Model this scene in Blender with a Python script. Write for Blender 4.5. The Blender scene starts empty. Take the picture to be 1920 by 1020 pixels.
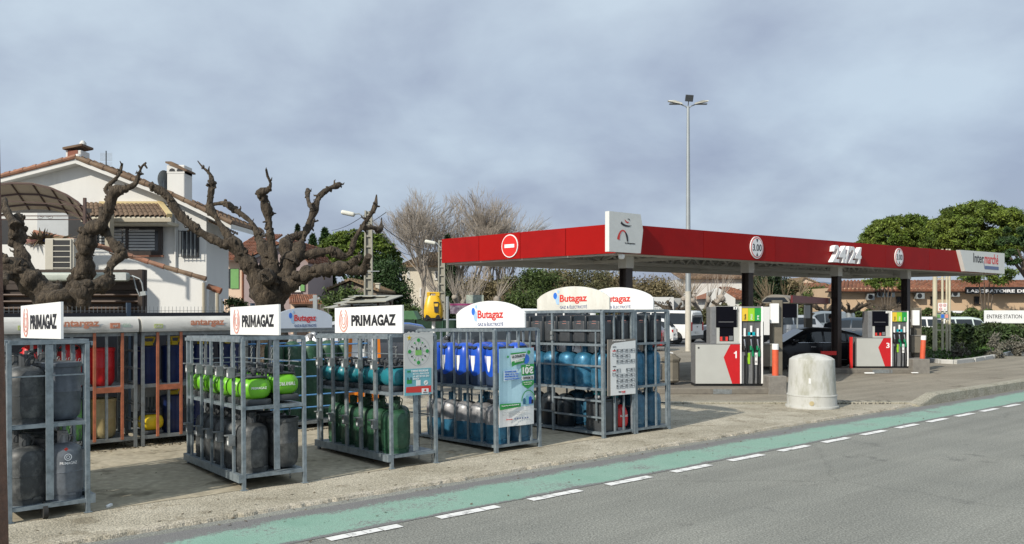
import bpy, math, random
from mathutils import Vector, Matrix, noise
R=math.radians; PI=math.pi
rnd=random.Random(7)
S=bpy.context.scene; COL=S.collection
# ---------------------------------------------------------------- camera
H=2.0; F=1600.0; CX=960.0; HY=577.0
cd=bpy.data.cameras.new('camera'); cam=bpy.data.objects.new('camera',cd); COL.objects.link(cam)
cd.sensor_width=36; cd.lens=36*F/1920; cd.shift_y=(HY-510)/1920; cd.clip_start=.1; cd.clip_end=6000
cam.location=(0,0,H); cam.rotation_euler=(R(90),0,0); S.camera=cam
# ---------------------------------------------------------------- light
SUN_AZ=R(50); SUN_EL=R(34)      # azimuth in which the light travels (from +X), elevation
sd=bpy.data.lights.new('sun','SUN'); sun=bpy.data.objects.new('sun',sd); COL.objects.link(sun)
sd.energy=3.95; sd.angle=R(1.2); sd.color=(1,.925,.81)
trav=Vector((math.cos(SUN_AZ)*math.cos(SUN_EL),math.sin(SUN_AZ)*math.cos(SUN_EL),-math.sin(SUN_EL)))
sun.rotation_euler=trav.to_track_quat('-Z','Y').to_euler()
S.view_settings.view_transform='Standard'; S.view_settings.look='None'; S.view_settings.gamma=1
S.view_settings.use_curve_mapping=False; S.view_settings.exposure=0.25
w=bpy.data.worlds.new('World'); S.world=w; w.use_nodes=True
nt=w.node_tree; nt.nodes.clear()
def nd(t,ty,**k):
    n=t.nodes.new(ty)
    for a,b in k.items():
        if a.startswith('i_'):
            n.inputs[int(a[2:]) if a[2:].isdigit() else a[2:].replace('_',' ')].default_value=b
        else: setattr(n,a,b)
    return n
def ramp(t,stops):
    r=t.nodes.new('ShaderNodeValToRGB'); e=r.color_ramp.elements
    while len(e)<len(stops): e.new(.5)
    for i,(p,c) in enumerate(stops):
        e[i].position=p; e[i].color=tuple(c)+(1,) if len(c)==3 else c
    return r
sky=nd(nt,'ShaderNodeTexSky'); sky.sky_type='NISHITA'; sky.sun_disc=False
sky.sun_elevation=SUN_EL
fromsun=math.atan2(-trav.y,-trav.x); sky.sun_rotation=(PI/2-fromsun)%(2*PI)
sky.dust_density=1.5
tc=nd(nt,'ShaderNodeTexCoord'); sp=nd(nt,'ShaderNodeSeparateXYZ'); nt.links.new(tc.outputs['Generated'],sp.inputs[0])
zz=nd(nt,'ShaderNodeMath',operation='MAXIMUM'); nt.links.new(sp.outputs[2],zz.inputs[0]); zz.inputs[1].default_value=0
za=nd(nt,'ShaderNodeMath',operation='ADD'); nt.links.new(zz.outputs[0],za.inputs[0]); za.inputs[1].default_value=.42
dx=nd(nt,'ShaderNodeMath',operation='DIVIDE'); dy=nd(nt,'ShaderNodeMath',operation='DIVIDE')
nt.links.new(sp.outputs[0],dx.inputs[0]); nt.links.new(za.outputs[0],dx.inputs[1])
nt.links.new(sp.outputs[1],dy.inputs[0]); nt.links.new(za.outputs[0],dy.inputs[1])
cb=nd(nt,'ShaderNodeCombineXYZ'); nt.links.new(dx.outputs[0],cb.inputs[0]); nt.links.new(dy.outputs[0],cb.inputs[1])
n1=nd(nt,'ShaderNodeTexNoise'); n1.inputs['Scale'].default_value=2.3; n1.inputs['Detail'].default_value=8; n1.inputs['Roughness'].default_value=.52; n1.inputs['Distortion'].default_value=.15
n2=nd(nt,'ShaderNodeTexNoise'); n2.inputs['Scale'].default_value=1.1; n2.inputs['Detail'].default_value=6; n2.inputs['Roughness'].default_value=.5; n2.inputs['Distortion'].default_value=.3
off=nd(nt,'ShaderNodeVectorMath',operation='ADD'); off.inputs[1].default_value=(13.1,4.2,0); nt.links.new(cb.outputs[0],off.inputs[0])
nt.links.new(cb.outputs[0],n1.inputs['Vector']); nt.links.new(off.outputs[0],n2.inputs['Vector'])
r1=ramp(nt,[(.37,(0,0,0)),(.70,(1,1,1))])
el=nd(nt,'ShaderNodeMath',operation='MULTIPLY_ADD'); nt.links.new(zz.outputs[0],el.inputs[0]); el.inputs[1].default_value=.42; el.inputs[2].default_value=-.05
es_=nd(nt,'ShaderNodeMath',operation='ADD'); nt.links.new(el.outputs[0],es_.inputs[0]); nt.links.new(n1.outputs[0],es_.inputs[1]); nt.links.new(es_.outputs[0],r1.inputs[0])
cc=nd(nt,'ShaderNodeMix',data_type='RGBA'); cc.inputs[6].default_value=(2.75,3.2,4.25,1); cc.inputs[7].default_value=(4.7,5.55,6.4,1)
nt.links.new(r1.outputs[0],cc.inputs[0])
r2=ramp(nt,[(.36,(.86,.86,.86)),(.68,(1,1,1))]); nt.links.new(n2.outputs[0],r2.inputs[0])
mx=nd(nt,'ShaderNodeMix',data_type='RGBA'); nt.links.new(r2.outputs[0],mx.inputs[0])
nt.links.new(sky.outputs[0],mx.inputs[6]); nt.links.new(cc.outputs[2],mx.inputs[7])
bg=nd(nt,'ShaderNodeBackground'); bg.inputs[1].default_value=.106; nt.links.new(mx.outputs[2],bg.inputs[0])
wo=nd(nt,'ShaderNodeOutputWorld'); nt.links.new(bg.outputs[0],wo.inputs[0])

# ---------------------------------------------------------------- placing helpers
TH=R(40.5); UX,UY=math.cos(TH),math.sin(TH); Q0=7.896
def G(px,py,z=0):
    d=F*(H-z)/(py-HY); return Vector(((px-CX)*d/F,d,z))
def W(px,py,d): return Vector(((px-CX)*d/F,d,H-(py-HY)*d/F))
def ST(s,t,z=0):
    q=t+Q0; return Vector((s*UX-q*UY,s*UY+q*UX,z))
# ---------------------------------------------------------------- materials
def srgb(h):
    h=h.lstrip('#'); c=[int(h[i:i+2],16)/255 for i in (0,2,4)]
    return tuple(x/12.92 if x<=.04045 else ((x+.055)/1.055)**2.4 for x in c)
MATS={}
def mat(name,c,rough=.6,metal=0,var=.12,scale=6,bump=0,bscale=None,c2=None,thr=(.45,.6),coat=0,detail=5,stretch=(1,1,1),alpha=1,trans=0,spec=None,island=0,disp=None):
    """one procedural material: base colour with grain, optional second colour in patches, optional bump"""
    if name in MATS: return MATS[name]
    m=bpy.data.materials.new(name); m.use_nodes=True; t=m.node_tree; b=t.nodes['Principled BSDF']
    L=t.links.new
    c=tuple(c)
    co=nd(t,'ShaderNodeTexCoord'); mp=nd(t,'ShaderNodeMapping'); mp.inputs['Scale'].default_value=stretch
    oi=nd(t,'ShaderNodeObjectInfo'); ml=nd(t,'ShaderNodeMath',operation='MULTIPLY'); ml.inputs[1].default_value=37
    L(oi.outputs['Random'],ml.inputs[0]); L(co.outputs['Object'],mp.inputs['Vector']); L(ml.outputs[0],mp.inputs['Location'])
    n=nd(t,'ShaderNodeTexNoise'); n.inputs['Scale'].default_value=scale; n.inputs['Detail'].default_value=detail; n.inputs['Roughness'].default_value=.62
    L(mp.outputs[0],n.inputs['Vector'])
    lo=tuple(x*(1-var) for x in c); hi=tuple(min(1,x*(1+var)) for x in c)
    rp=ramp(t,[(.3,lo),(.7,hi)]); L(n.outputs[0],rp.inputs[0]); out=rp.outputs[0]
    if c2 is not None:
        n3=nd(t,'ShaderNodeTexNoise'); n3.inputs['Scale'].default_value=scale*.45; n3.inputs['Detail'].default_value=8; n3.inputs['Roughness'].default_value=.7
        L(mp.outputs[0],n3.inputs['Vector']); r3=ramp(t,[(thr[0],(0,0,0)),(thr[1],(1,1,1))]); L(n3.outputs[0],r3.inputs[0])
        mm=nd(t,'ShaderNodeMix',data_type='RGBA'); L(r3.outputs[0],mm.inputs[0]); L(out,mm.inputs[6]); mm.inputs[7].default_value=tuple(c2)+(1,); out=mm.outputs[2]
    if island:
        g=nd(t,'ShaderNodeNewGeometry'); r4=ramp(t,[(0,(1-island,)*3),(1,(1+island,)*3)]); L(g.outputs['Random Per Island'],r4.inputs[0])
        m4=nd(t,'ShaderNodeMix',data_type='RGBA',blend_type='MULTIPLY'); m4.inputs[0].default_value=1; L(out,m4.inputs[6]); L(r4.outputs[0],m4.inputs[7]); out=m4.outputs[2]
    L(out,b.inputs['Base Color'])
    b.inputs['Roughness'].default_value=rough; b.inputs['Metallic'].default_value=metal
    if coat: b.inputs['Coat Weight'].default_value=coat; b.inputs['Coat Roughness'].default_value=.05
    if spec is not None: b.inputs['Specular IOR Level'].default_value=spec
    if trans: b.inputs['Transmission Weight'].default_value=trans
    if alpha<1: b.inputs['Alpha'].default_value=alpha
    if bump:
        nb=nd(t,'ShaderNodeTexNoise'); nb.inputs['Scale'].default_value=bscale or scale*4; nb.inputs['Detail'].default_value=4
        L(mp.outputs[0],nb.inputs['Vector']); bp=nd(t,'ShaderNodeBump'); bp.inputs['Strength'].default_value=bump; bp.inputs['Distance'].default_value=.02
        L(nb.outputs[0],bp.inputs['Height']); L(bp.outputs[0],b.inputs['Normal'])
    MATS[name]=m; return m
STEEL=mat('galvanised steel',(.185,.225,.25),.5,.35,.35,14,c2=(.27,.315,.34),thr=(.45,.7))
STEEL2=mat('dull galvanised steel',(.21,.23,.235),.55,.3,.25,14,c2=(.14,.13,.12),thr=(.52,.75))
BLACK=mat('black plastic',(.012,.013,.015),.45,var=.2)
RUB=mat('rubber',(.02,.02,.02),.8,var=.2)
WHITE=mat('white board',(.80,.81,.80),.45,var=.035,scale=3)
CREAM=mat('aged white board',(.60,.59,.53),.5,var=.06,scale=2.5,c2=(.74,.74,.68),stretch=(1,1,.3))
TXK=mat('black print',(.018,.018,.022),.5,var=.1)
TXR=mat('red print',(.62,.045,.035),.5,var=.05)
TXB=mat('blue print',(.03,.16,.62),.5,var=.05)
TXLB=mat('pale blue print',(.36,.55,.80),.5,var=.05)
TXN=mat('navy print',(.12,.16,.30),.5,var=.05)
TXO=mat('salmon print',(.78,.32,.25),.5,var=.05)
TXW=mat('white print',(.82,.82,.82),.5,var=.03)
TXG=mat('green print',(.03,.30,.06),.5,var=.05)
TXLG=mat('grey print',(.35,.37,.38),.5,var=.05)
ORANGE=mat('orange painted steel',(.40,.13,.065),.5,0,.25,10,c2=(.22,.09,.055),thr=(.55,.8))
REDP=mat('red cladding',(.31,.006,.005),.55,0,.05,1.2,spec=.12)
GLASS=mat('dark glass',(.012,.016,.02),.06,0,.1,2,spec=.8)
CHROME=mat('bright metal',(.55,.56,.57),.25,.9,.1)
# ---------------------------------------------------------------- mesh helpers
class MB:
    def __init__(s): s.v=[]; s.f=[]; s.m=[]
    def add(s,vs,fs,m=0):
        o=len(s.v); s.v+= [tuple(v) for v in vs]; s.f+=[tuple(i+o for i in f) for f in fs]; s.m+=[m]*len(fs); return s
    def box(s,x0,x1,y0,y1,z0,z1,m=0):
        return s.add([(x0,y0,z0),(x1,y0,z0),(x1,y1,z0),(x0,y1,z0),(x0,y0,z1),(x1,y0,z1),(x1,y1,z1),(x0,y1,z1)],
            [(3,2,1,0),(4,5,6,7),(0,1,5,4),(1,2,6,5),(2,3,7,6),(3,0,4,7)],m)
    def bar(s,p,q,w,h=None,m=0,up=(0,0,1)):
        p=Vector(p); q=Vector(q); h=h or w; d=(q-p).normalized(); u=Vector(up)
        if abs(d.dot(u))>.98: u=Vector((0,1,0))
        a=d.cross(u).normalized(); b=a.cross(d).normalized(); vs=[]
        for o in (p,q):
            for i,j in ((-1,-1),(1,-1),(1,1),(-1,1)): vs.append(o+a*i*w/2+b*j*h/2)
        return s.add(vs,[(3,2,1,0),(4,5,6,7),(0,1,5,4),(1,2,6,5),(2,3,7,6),(3,0,4,7)],m)
    def tube(s,pts,rad,n=8,m=0,cap=True,jit=None):
        pts=[Vector(p) for p in pts]; k=len(pts)
        if not hasattr(rad,'__len__'): rad=[rad]*k
        a=None; vs=[]
        for i,p in enumerate(pts):
            d=(pts[min(i+1,k-1)]-pts[max(i-1,0)])
            d=d.normalized() if d.length>1e-9 else Vector((0,0,1))
            if a is None:
                a=d.orthogonal().normalized()
            else:
                a=(a-d*a.dot(d)); a=a.normalized() if a.length>1e-6 else d.orthogonal().normalized()
            b=d.cross(a)
            for j in range(n):
                t=2*PI*j/n; r=rad[i]
                v=p+(a*math.cos(t)+b*math.sin(t))*r
                if jit: v=jit(v,p,r)
                vs.append(v)
        fs=[(i*n+j,i*n+(j+1)%n,(i+1)*n+(j+1)%n,(i+1)*n+j) for i in range(k-1) for j in range(n)]
        if cap: fs+=[tuple(range(n))[::-1],tuple((k-1)*n+j for j in range(n))]
        return s.add(vs,fs,m)
    def lathe(s,prof,n=20,c=(0,0,0),m=0,ms=None,sx=1,sy=1):
        vs=[(c[0]+r*sx*math.cos(2*PI*j/n),c[1]+r*sy*math.sin(2*PI*j/n),c[2]+z) for r,z in prof for j in range(n)]
        o=len(s.v); s.v+=vs; k=len(prof)
        for i in range(k-1):
            for j in range(n):
                s.f.append((o+i*n+j,o+i*n+(j+1)%n,o+(i+1)*n+(j+1)%n,o+(i+1)*n+j)); s.m.append(ms[i] if ms else m)
        s.f.append(tuple(o+j for j in range(n))[::-1]); s.m.append(ms[0] if ms else m)
        s.f.append(tuple(o+(k-1)*n+j for j in range(n))); s.m.append(ms[-1] if ms else m)
        return s
    def prism(s,poly,y0,y1,m=0,fn=None):
        """poly in (x,z), extruded in y; fn maps (x,y,z)"""
        n=len(poly); vs=[(x,y0,z) for x,z in poly]+[(x,y1,z) for x,z in poly]
        if fn: vs=[fn(*v) for v in vs]
        return s.add(vs,[tuple(range(n)),tuple(range(2*n-1,n-1,-1))]+[(i,i+n,(i+1)%n+n,(i+1)%n) for i in range(n)],m)
    def rbox(s,x0,x1,y0,y1,z0,z1,r,m=0,n=4):
        """rounded box (all edges), built as stacked rounded rectangles"""
        def ring(ins,z):
            a0,a1,b0,b1=x0+ins,x1-ins,y0+ins,y1-ins; rr=max(r-ins*.6,.002); o=[]
            for cx,cy,st in ((a1-rr,b1-rr,0),(a0+rr,b1-rr,90),(a0+rr,b0+rr,180),(a1-rr,b0+rr,270)):
                for k in range(n+1):
                    t=R(st+90*k/n); o.append((cx+rr*math.cos(t),cy+rr*math.sin(t),z))
            return o
        rs=[]
        for k in range(n+1):
            t=PI/2*k/n; rs.append(ring(r*(1-math.sin(t)),z0+r*(1-math.cos(t))))
        for k in range(n+1):
            t=PI/2*k/n; rs.append(ring(r*(1-math.cos(t)),z1-r+r*math.sin(t)))
        c=len(rs[0]); vs=[v for q in rs for v in q]
        fs=[(i*c+j,i*c+(j+1)%c,(i+1)*c+(j+1)%c,(i+1)*c+j) for i in range(len(rs)-1) for j in range(c)]
        fs+=[tuple(range(c))[::-1],tuple((len(rs)-1)*c+j for j in range(c))]
        return s.add(vs,fs,m)
    def mesh(s,name,mats,smooth=None):
        me=bpy.data.meshes.new(name); me.from_pydata(s.v,[],s.f)
        if not isinstance(mats,(list,tuple)): mats=[mats]
        for x in mats: me.materials.append(x)
        me.polygons.foreach_set('material_index',s.m)
        if smooth is not None:
            me.polygons.foreach_set('use_smooth',[True]*len(s.f)); me.set_sharp_from_angle(angle=R(smooth))
        me.update(); return me
    def build(s,name,mats,parent=None,smooth=None,bevel=0,fix=False):
        return link(name,s.mesh(name,mats,smooth),parent,bevel=bevel)
def link(name,me,parent=None,loc=None,rot=None,bevel=0):
    o=bpy.data.objects.new(name,me); COL.objects.link(o); o.parent=parent
    if loc is not None: o.location=loc
    if rot is not None: o.rotation_euler=rot
    if bevel:
        b=o.modifiers.new('b','BEVEL'); b.width=bevel; b.segments=2; b.limit_method='ANGLE'
    return o
def tag(o,label=None,cat=None,group=None,kind=None):
    if label: o['label']=label
    if cat: o['category']=cat
    if group: o['group']=group
    if kind: o['kind']=kind
    return o
def thing(name,label,cat,loc=(0,0,0),rz=0,group=None,rot=None):
    o=bpy.data.objects.new(name,None); COL.objects.link(o); o.location=loc; o.rotation_euler=rot or (0,0,rz); o.empty_display_size=.1
    return tag(o,label,cat,group)
def copy_tree(o,parent=None):
    c=o.copy(); COL.objects.link(c); c.parent=parent
    for ch in o.children: copy_tree(ch,c)
    return c
_tx={}
def text(body,w,h,m,parent,o,xd=(1,0,0),up=(0,0,1),bold=0,ext=.0015,name='lettering',centre=False,cyl=None,shear=0):
    """lettering w wide and h high; o lower-left corner; xd reading direction; up; stands proud of the surface"""
    key=(body,bold,ext/max(h,1e-3),shear)
    if key not in _tx:
        cu=bpy.data.curves.new('t','FONT'); cu.body=body; cu.size=1; cu.offset=bold; cu.shear=shear; cu.extrude=ext/max(h,1e-3)*.7; cu.resolution_u=3
        ob=bpy.data.objects.new('t',cu); COL.objects.link(ob); bpy.context.view_layer.update()
        me=bpy.data.meshes.new_from_object(ob.evaluated_get(bpy.context.evaluated_depsgraph_get()))
        bpy.data.objects.remove(ob); bpy.data.curves.remove(cu)
        v=[x.co.copy() for x in me.vertices]; x0=min(a.x for a in v); x1=max(a.x for a in v); y0=min(a.y for a in v); y1=max(a.y for a in v)
        _tx[key]=([((a.x-x0)/(x1-x0),(a.y-y0)/(y1-y0),a.z) for a in v],[tuple(p.vertices) for p in me.polygons]); bpy.data.meshes.remove(me)
    v,f=_tx[key]; zs=max(abs(a[2]) for a in v) or 1
    o=Vector(o); xd=Vector(xd).normalized(); up=Vector(up).normalized(); nn=xd.cross(up)
    if centre: o=o-xd*w/2-up*h/2
    if cyl:  # wrap on a cylinder: o is the axis point, cyl=(radius, centre angle)
        r,a0=cyl; vs=[(o.x+(r+ext*(1+a[2]/zs))*math.cos(a0+(a[0]-.5)*w/r),o.y+(r+ext*(1+a[2]/zs))*math.sin(a0+(a[0]-.5)*w/r),o.z+a[1]*h) for a in v]
    else: vs=[o+xd*a[0]*w+up*a[1]*h+nn*(ext*(1+a[2]/zs)) for a in v]
    b=MB(); b.add(vs,f); return b.build(name,m,parent)
def disc(m,parent,c,xd,up,rx,rz,off=.002,name='emblem',n=28,rot=0):
    c=Vector(c); xd=Vector(xd).normalized(); up=Vector(up).normalized(); nn=xd.cross(up); b=MB()
    ring=[c+xd*rx*math.cos(2*PI*k/n)+up*rz*math.sin(2*PI*k/n) for k in range(n)]
    vs=[p-nn*.001 for p in ring]+[p+nn*off for p in ring]
    b.add(vs,[tuple(range(n,2*n))]+[(k,(k+1)%n,n+(k+1)%n,n+k) for k in range(n)]); return b.build(name,m,parent)
def shape(poly,m,parent,o,xd,up,off=.002,name='emblem',th=.002):
    """flat outline (x,y) laid on a surface"""
    o=Vector(o); xd=Vector(xd).normalized(); up=Vector(up).normalized(); nn=xd.cross(up); n=len(poly)
    b=MB(); vs=[o+xd*x+up*y+nn*(off-th) for x,y in poly]+[o+xd*x+up*y+nn*off for x,y in poly]
    b.add(vs,[tuple(range(n,2*n)),tuple(range(n-1,-1,-1))]+[(i,(i+1)%n,n+(i+1)%n,n+i) for i in range(n)]); return b.build(name,m,parent)
def stroke(pts,wd,m,parent,o,xd,up,off=.003,name='emblem'):
    """ribbon of varying width along (x,y) points"""
    L=[];Rr=[];n=len(pts)
    for i,(x,y) in enumerate(pts):
        a=pts[max(i-1,0)]; c=pts[min(i+1,n-1)]; tx,ty=c[0]-a[0],c[1]-a[1]; l=math.hypot(tx,ty) or 1
        ww=wd[i] if hasattr(wd,'__len__') else wd; L.append((x-ty/l*ww/2,y+tx/l*ww/2)); Rr.append((x+ty/l*ww/2,y-tx/l*ww/2))
    b=MB(); o=Vector(o); xd=Vector(xd).normalized(); up=Vector(up).normalized(); nn=xd.cross(up)
    vs=[o+xd*x+up*y+nn*off for x,y in L+Rr]; b.add(vs,[(n+i,n+i+1,i+1,i) for i in range(n-1)]); return b.build(name,m,parent)
def poly_sheet(name,pts,z,m,skirt=0):
    n=len(pts); b=MB(); vs=[(p[0],p[1],z) for p in pts]; fs=[tuple(range(n))]
    if skirt: vs+=[(p[0],p[1],z-skirt) for p in pts]; fs+=[(i,i+n,(i+1)%n+n,(i+1)%n) for i in range(n)]
    b.add(vs,fs); return tag(b.build(name,m),kind='structure')

# ================================================================ ground
def ground_mat(name,base,spk,fine,patch,pscale,bump,crack=0,joint=None,stain=None,tracks=0,vor=.75):
    m=bpy.data.materials.new(name); m.use_nodes=True; t=m.node_tree; b=t.nodes['Principled BSDF']; L=t.links.new
    co=nd(t,'ShaderNodeTexCoord')
    def N(sc,de=6,ro=.65,vec=None):
        n=nd(t,'ShaderNodeTexNoise'); n.inputs['Scale'].default_value=sc; n.inputs['Detail'].default_value=de; n.inputs['Roughness'].default_value=ro; L(vec or co.outputs['Object'],n.inputs['Vector']); return n
    def M(f,a,c,bt='MIX'):
        x=nd(t,'ShaderNodeMix',data_type='RGBA',blend_type=bt)
        if hasattr(f,'links'): L(f,x.inputs[0])
        else: x.inputs[0].default_value=f
        for k,s in ((6,a),(7,c)):
            if hasattr(s,'links'): L(s,x.inputs[k])
            else: x.inputs[k].default_value=tuple(s)+(1,)
        return x.outputs[2]
    n1=N(fine,3); r=ramp(t,[(.34,tuple(x*(1-spk) for x in base)),(.66,tuple(x*(1+spk) for x in base))]); L(n1.outputs[0],r.inputs[0])
    v=nd(t,'ShaderNodeTexVoronoi'); v.inputs['Scale'].default_value=fine*1.3; L(co.outputs['Object'],v.inputs['Vector'])
    rv=ramp(t,[(0,(1.35,1.33,1.28)),(.28,(1,1,1)),(.75,(.82,.82,.82))]); L(v.outputs['Distance'],rv.inputs[0])
    col=M(vor,r.outputs[0],rv.outputs[0],'MULTIPLY')
    n2=N(pscale,7,.6); r2=ramp(t,[(.35,(0,0,0)),(.65,(1,1,1))]); L(n2.outputs[0],r2.inputs[0]); col=M(r2.outputs[0],col,M(1,col,patch,'MULTIPLY'))
    if stain:
        n3=N(stain[1],5,.7); r3=ramp(t,[(stain[2],(0,0,0)),(stain[2]+.07,(1,1,1))]); L(n3.outputs[0],r3.inputs[0]); col=M(r3.outputs[0],col,M(1,col,stain[0],'MULTIPLY'))
    if tracks:
        mp=nd(t,'ShaderNodeMapping'); mp.inputs['Rotation'].default_value=(0,0,-TH); L(co.outputs['Object'],mp.inputs[0]); mq=nd(t,'ShaderNodeMapping'); mq.inputs['Scale'].default_value=(.06,1.1,1); L(mp.outputs[0],mq.inputs[0])
        nt_=N(1.6,5,.6,mq.outputs[0]); rt=ramp(t,[(.36,(1-tracks,)*3),(.64,(1+tracks,)*3)]); L(nt_.outputs[0],rt.inputs[0]); col=M(1,col,rt.outputs[0],'MULTIPLY')
        ns=N(5.5,2,.5); rs=ramp(t,[(.735,(1,1,1)),(.76,(.62,.62,.62))]); L(ns.outputs[0],rs.inputs[0]); col=M(1,col,rs.outputs[0],'MULTIPLY')
        nw=N(.7,4,.6); vc=nd(t,'ShaderNodeTexVoronoi',feature='DISTANCE_TO_EDGE'); vc.inputs['Scale'].default_value=.33; ad=nd(t,'ShaderNodeMix',data_type='RGBA'); ad.inputs[0].default_value=.45; L(co.outputs['Object'],ad.inputs[6]); L(nw.outputs['Color'],ad.inputs[7]); nz_=N(6,5,.7); ae=nd(t,'ShaderNodeMix',data_type='RGBA'); ae.inputs[0].default_value=.06; L(ad.outputs[2],ae.inputs[6]); L(nz_.outputs['Color'],ae.inputs[7]); L(ae.outputs[2],vc.inputs['Vector'])
        rc=ramp(t,[(.0,(.55,.55,.55)),(.0035,(.75,.75,.75)),(.008,(1,1,1))]); L(vc.outputs['Distance'],rc.inputs[0]); col=M(crack,col,M(1,col,rc.outputs[0],'MULTIPLY'))
    L(col,b.inputs['Base Color']); b.inputs['Roughness'].default_value=.85; b.inputs['Specular IOR Level'].default_value=.25
    bp=nd(t,'ShaderNodeBump'); bp.inputs['Strength'].default_value=bump; bp.inputs['Distance'].default_value=.01; L(v.outputs['Distance'],bp.inputs['Height']); L(bp.outputs[0],b.inputs['Normal'])
    return m
ASPH=ground_mat('road asphalt',(.25,.252,.225),.42,52,(.84,.85,.86),.5,.5,stain=((.72,.72,.73),1.1,.60),tracks=.10,crack=.3)
PARK=ground_mat('car park asphalt',(.20,.198,.195),.2,50,(.8,.8,.82),.3,.3)
CONC=ground_mat('pavement concrete',(.44,.405,.325),.36,42,(.72,.71,.68),1.3,.7,vor=.55,stain=((.70,.68,.65),2.2,.57),tracks=.09,crack=0)
FORE=ground_mat('forecourt concrete',(.29,.265,.215),.2,40,(.82,.81,.80),.5,.4,stain=((.6,.57,.55),.9,.60),tracks=.12,crack=.35)
KERB=ground_mat('kerb concrete',(.37,.35,.29),.3,30,(.75,.75,.70),2.5,.6)
tag(MB().add([(-1500,-60,-.03),(1500,-60,-.03),(1500,3000,-.03),(-1500,3000,-.03)],[(0,1,2,3)]).build('ground',PARK),kind='structure')
def jit(s0,s1,st,t,a,sd=0):
    o=[]; s=s0
    while s<=s1: o.append((s,t+a*noise.noise(Vector((s*3.1,sd,0)))+a*.6*noise.noise(Vector((s*14.1,sd,7))))); s+=st
    return o
road=poly_sheet('road',[ST(-14,-14),ST(260,-14),ST(260,.2),ST(-14,.2)],0,ASPH)
# cycle lane: green paint, worn through at its edges
GL=bpy.data.materials.new('green road paint'); GL.use_nodes=True; t=GL.node_tree; b=t.nodes['Principled BSDF']; L=t.links.new
co=nd(t,'ShaderNodeTexCoord'); sx=nd(t,'ShaderNodeSeparateXYZ'); L(co.outputs['Object'],sx.inputs[0])
n=nd(t,'ShaderNodeTexNoise'); n.inputs['Scale'].default_value=26; n.inputs['Detail'].default_value=8; n.inputs['Roughness'].default_value=.8; L(co.outputs['Object'],n.inputs['Vector'])
nb=nd(t,'ShaderNodeTexNoise'); nb.inputs['Scale'].default_value=1.3; nb.inputs['Detail'].default_value=6; nb.inputs['Roughness'].default_value=.65; L(co.outputs['Object'],nb.inputs['Vector'])
# object space: y = across the lane (0 at the pavement side, negative to the road)
e=nd(t,'ShaderNodeMapRange'); e.inputs[1].default_value=-.36; e.inputs[2].default_value=-.04; e.inputs[3].default_value=0; e.inputs[4].default_value=.42; L(sx.outputs[1],e.inputs[0])
e2=nd(t,'ShaderNodeMapRange'); e2.inputs[1].default_value=-.93; e2.inputs[2].default_value=-1.02; e2.inputs[3].default_value=0; e2.inputs[4].default_value=.3; L(sx.outputs[1],e2.inputs[0])
a1=nd(t,'ShaderNodeMath',operation='ADD'); L(e.outputs[0],a1.inputs[0]); L(e2.outputs[0],a1.inputs[1])
a2=nd(t,'ShaderNodeMath',operation='ADD'); L(a1.outputs[0],a2.inputs[0]); L(n.outputs[0],a2.inputs[1])
m3=nd(t,'ShaderNodeMath',operation='MULTIPLY_ADD'); m3.inputs[1].default_value=.75; m3.inputs[2].default_value=-.355; L(nb.outputs[0],m3.inputs[0])
a3=nd(t,'ShaderNodeMath',operation='ADD'); L(a2.outputs[0],a3.inputs[0]); L(m3.outputs[0],a3.inputs[1])
rr=ramp(t,[(.56,(0,0,0)),(.69,(1,1,1))]); L(a3.outputs[0],rr.inputs[0])
rg=ramp(t,[(.3,(.20,.355,.28)),(.7,(.285,.45,.365))]); L(nb.outputs[0],rg.inputs[0])
vo=nd(t,'ShaderNodeTexVoronoi'); vo.inputs['Scale'].default_value=110; L(co.outputs['Object'],vo.inputs['Vector'])
ra=ramp(t,[(0,(.26,.255,.25)),(.6,(.14,.14,.138))]); L(vo.outputs['Distance'],ra.inputs[0])
rk=ramp(t,[(0,(1.12,1.12,1.12)),(.7,(.8,.8,.8))]); L(vo.outputs['Distance'],rk.inputs[0])
mg=nd(t,'ShaderNodeMix',data_type='RGBA',blend_type='MULTIPLY'); mg.inputs[0].default_value=1; L(rg.outputs[0],mg.inputs[6]); L(rk.outputs[0],mg.inputs[7])
mi=nd(t,'ShaderNodeMix',data_type='RGBA'); L(rr.outputs[0],mi.inputs[0]); L(mg.outputs[2],mi.inputs[6]); L(ra.outputs[0],mi.inputs[7])
L(mi.outputs[2],b.inputs['Base Color']); b.inputs['Roughness'].default_value=.8
bp=nd(t,'ShaderNodeBump'); bp.inputs['Strength'].default_value=.4; bp.inputs['Distance'].default_value=.01; L(vo.outputs['Distance'],bp.inputs['Height']); L(bp.outputs[0],b.inputs['Normal'])
lane=MB().add([(-14,-1.03,0),(200,-1.03,0),(200,-.02,0),(-14,-.02,0)],[(0,1,2,3)]).build('cycle_lane',GL)
lane.location=ST(0,-.16,.004); lane.rotation_euler=(0,0,TH); tag(lane,kind='structure')
PAINT=mat('white road paint',(.72,.72,.70),.7,0,.1,20,c2=(.34,.34,.33),thr=(.55,.64))
rr_=random.Random(3)
for i in range(-3,60):
    s0=3.56+1.163*i; bm=MB(); cuts=sorted([0,.74]+[.74*(k+rr_.uniform(-.2,.2))/4 for k in (1,2,3)])
    for a,c in zip(cuts,cuts[1:]):
        j=[rr_.uniform(-.006,.006) for _ in range(4)]; gp=.005 if rr_.random()<.7 else 0
        bm.add([ST(s0+a+gp,-1.345+j[0],.008),ST(s0+c-gp,-1.345+j[1],.008),ST(s0+c-gp,-1.225+j[2],.008),ST(s0+a+gp,-1.225+j[3],.008)],[(0,1,2,3)])
    bm.build('lane_dash',PAINT,road)
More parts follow.
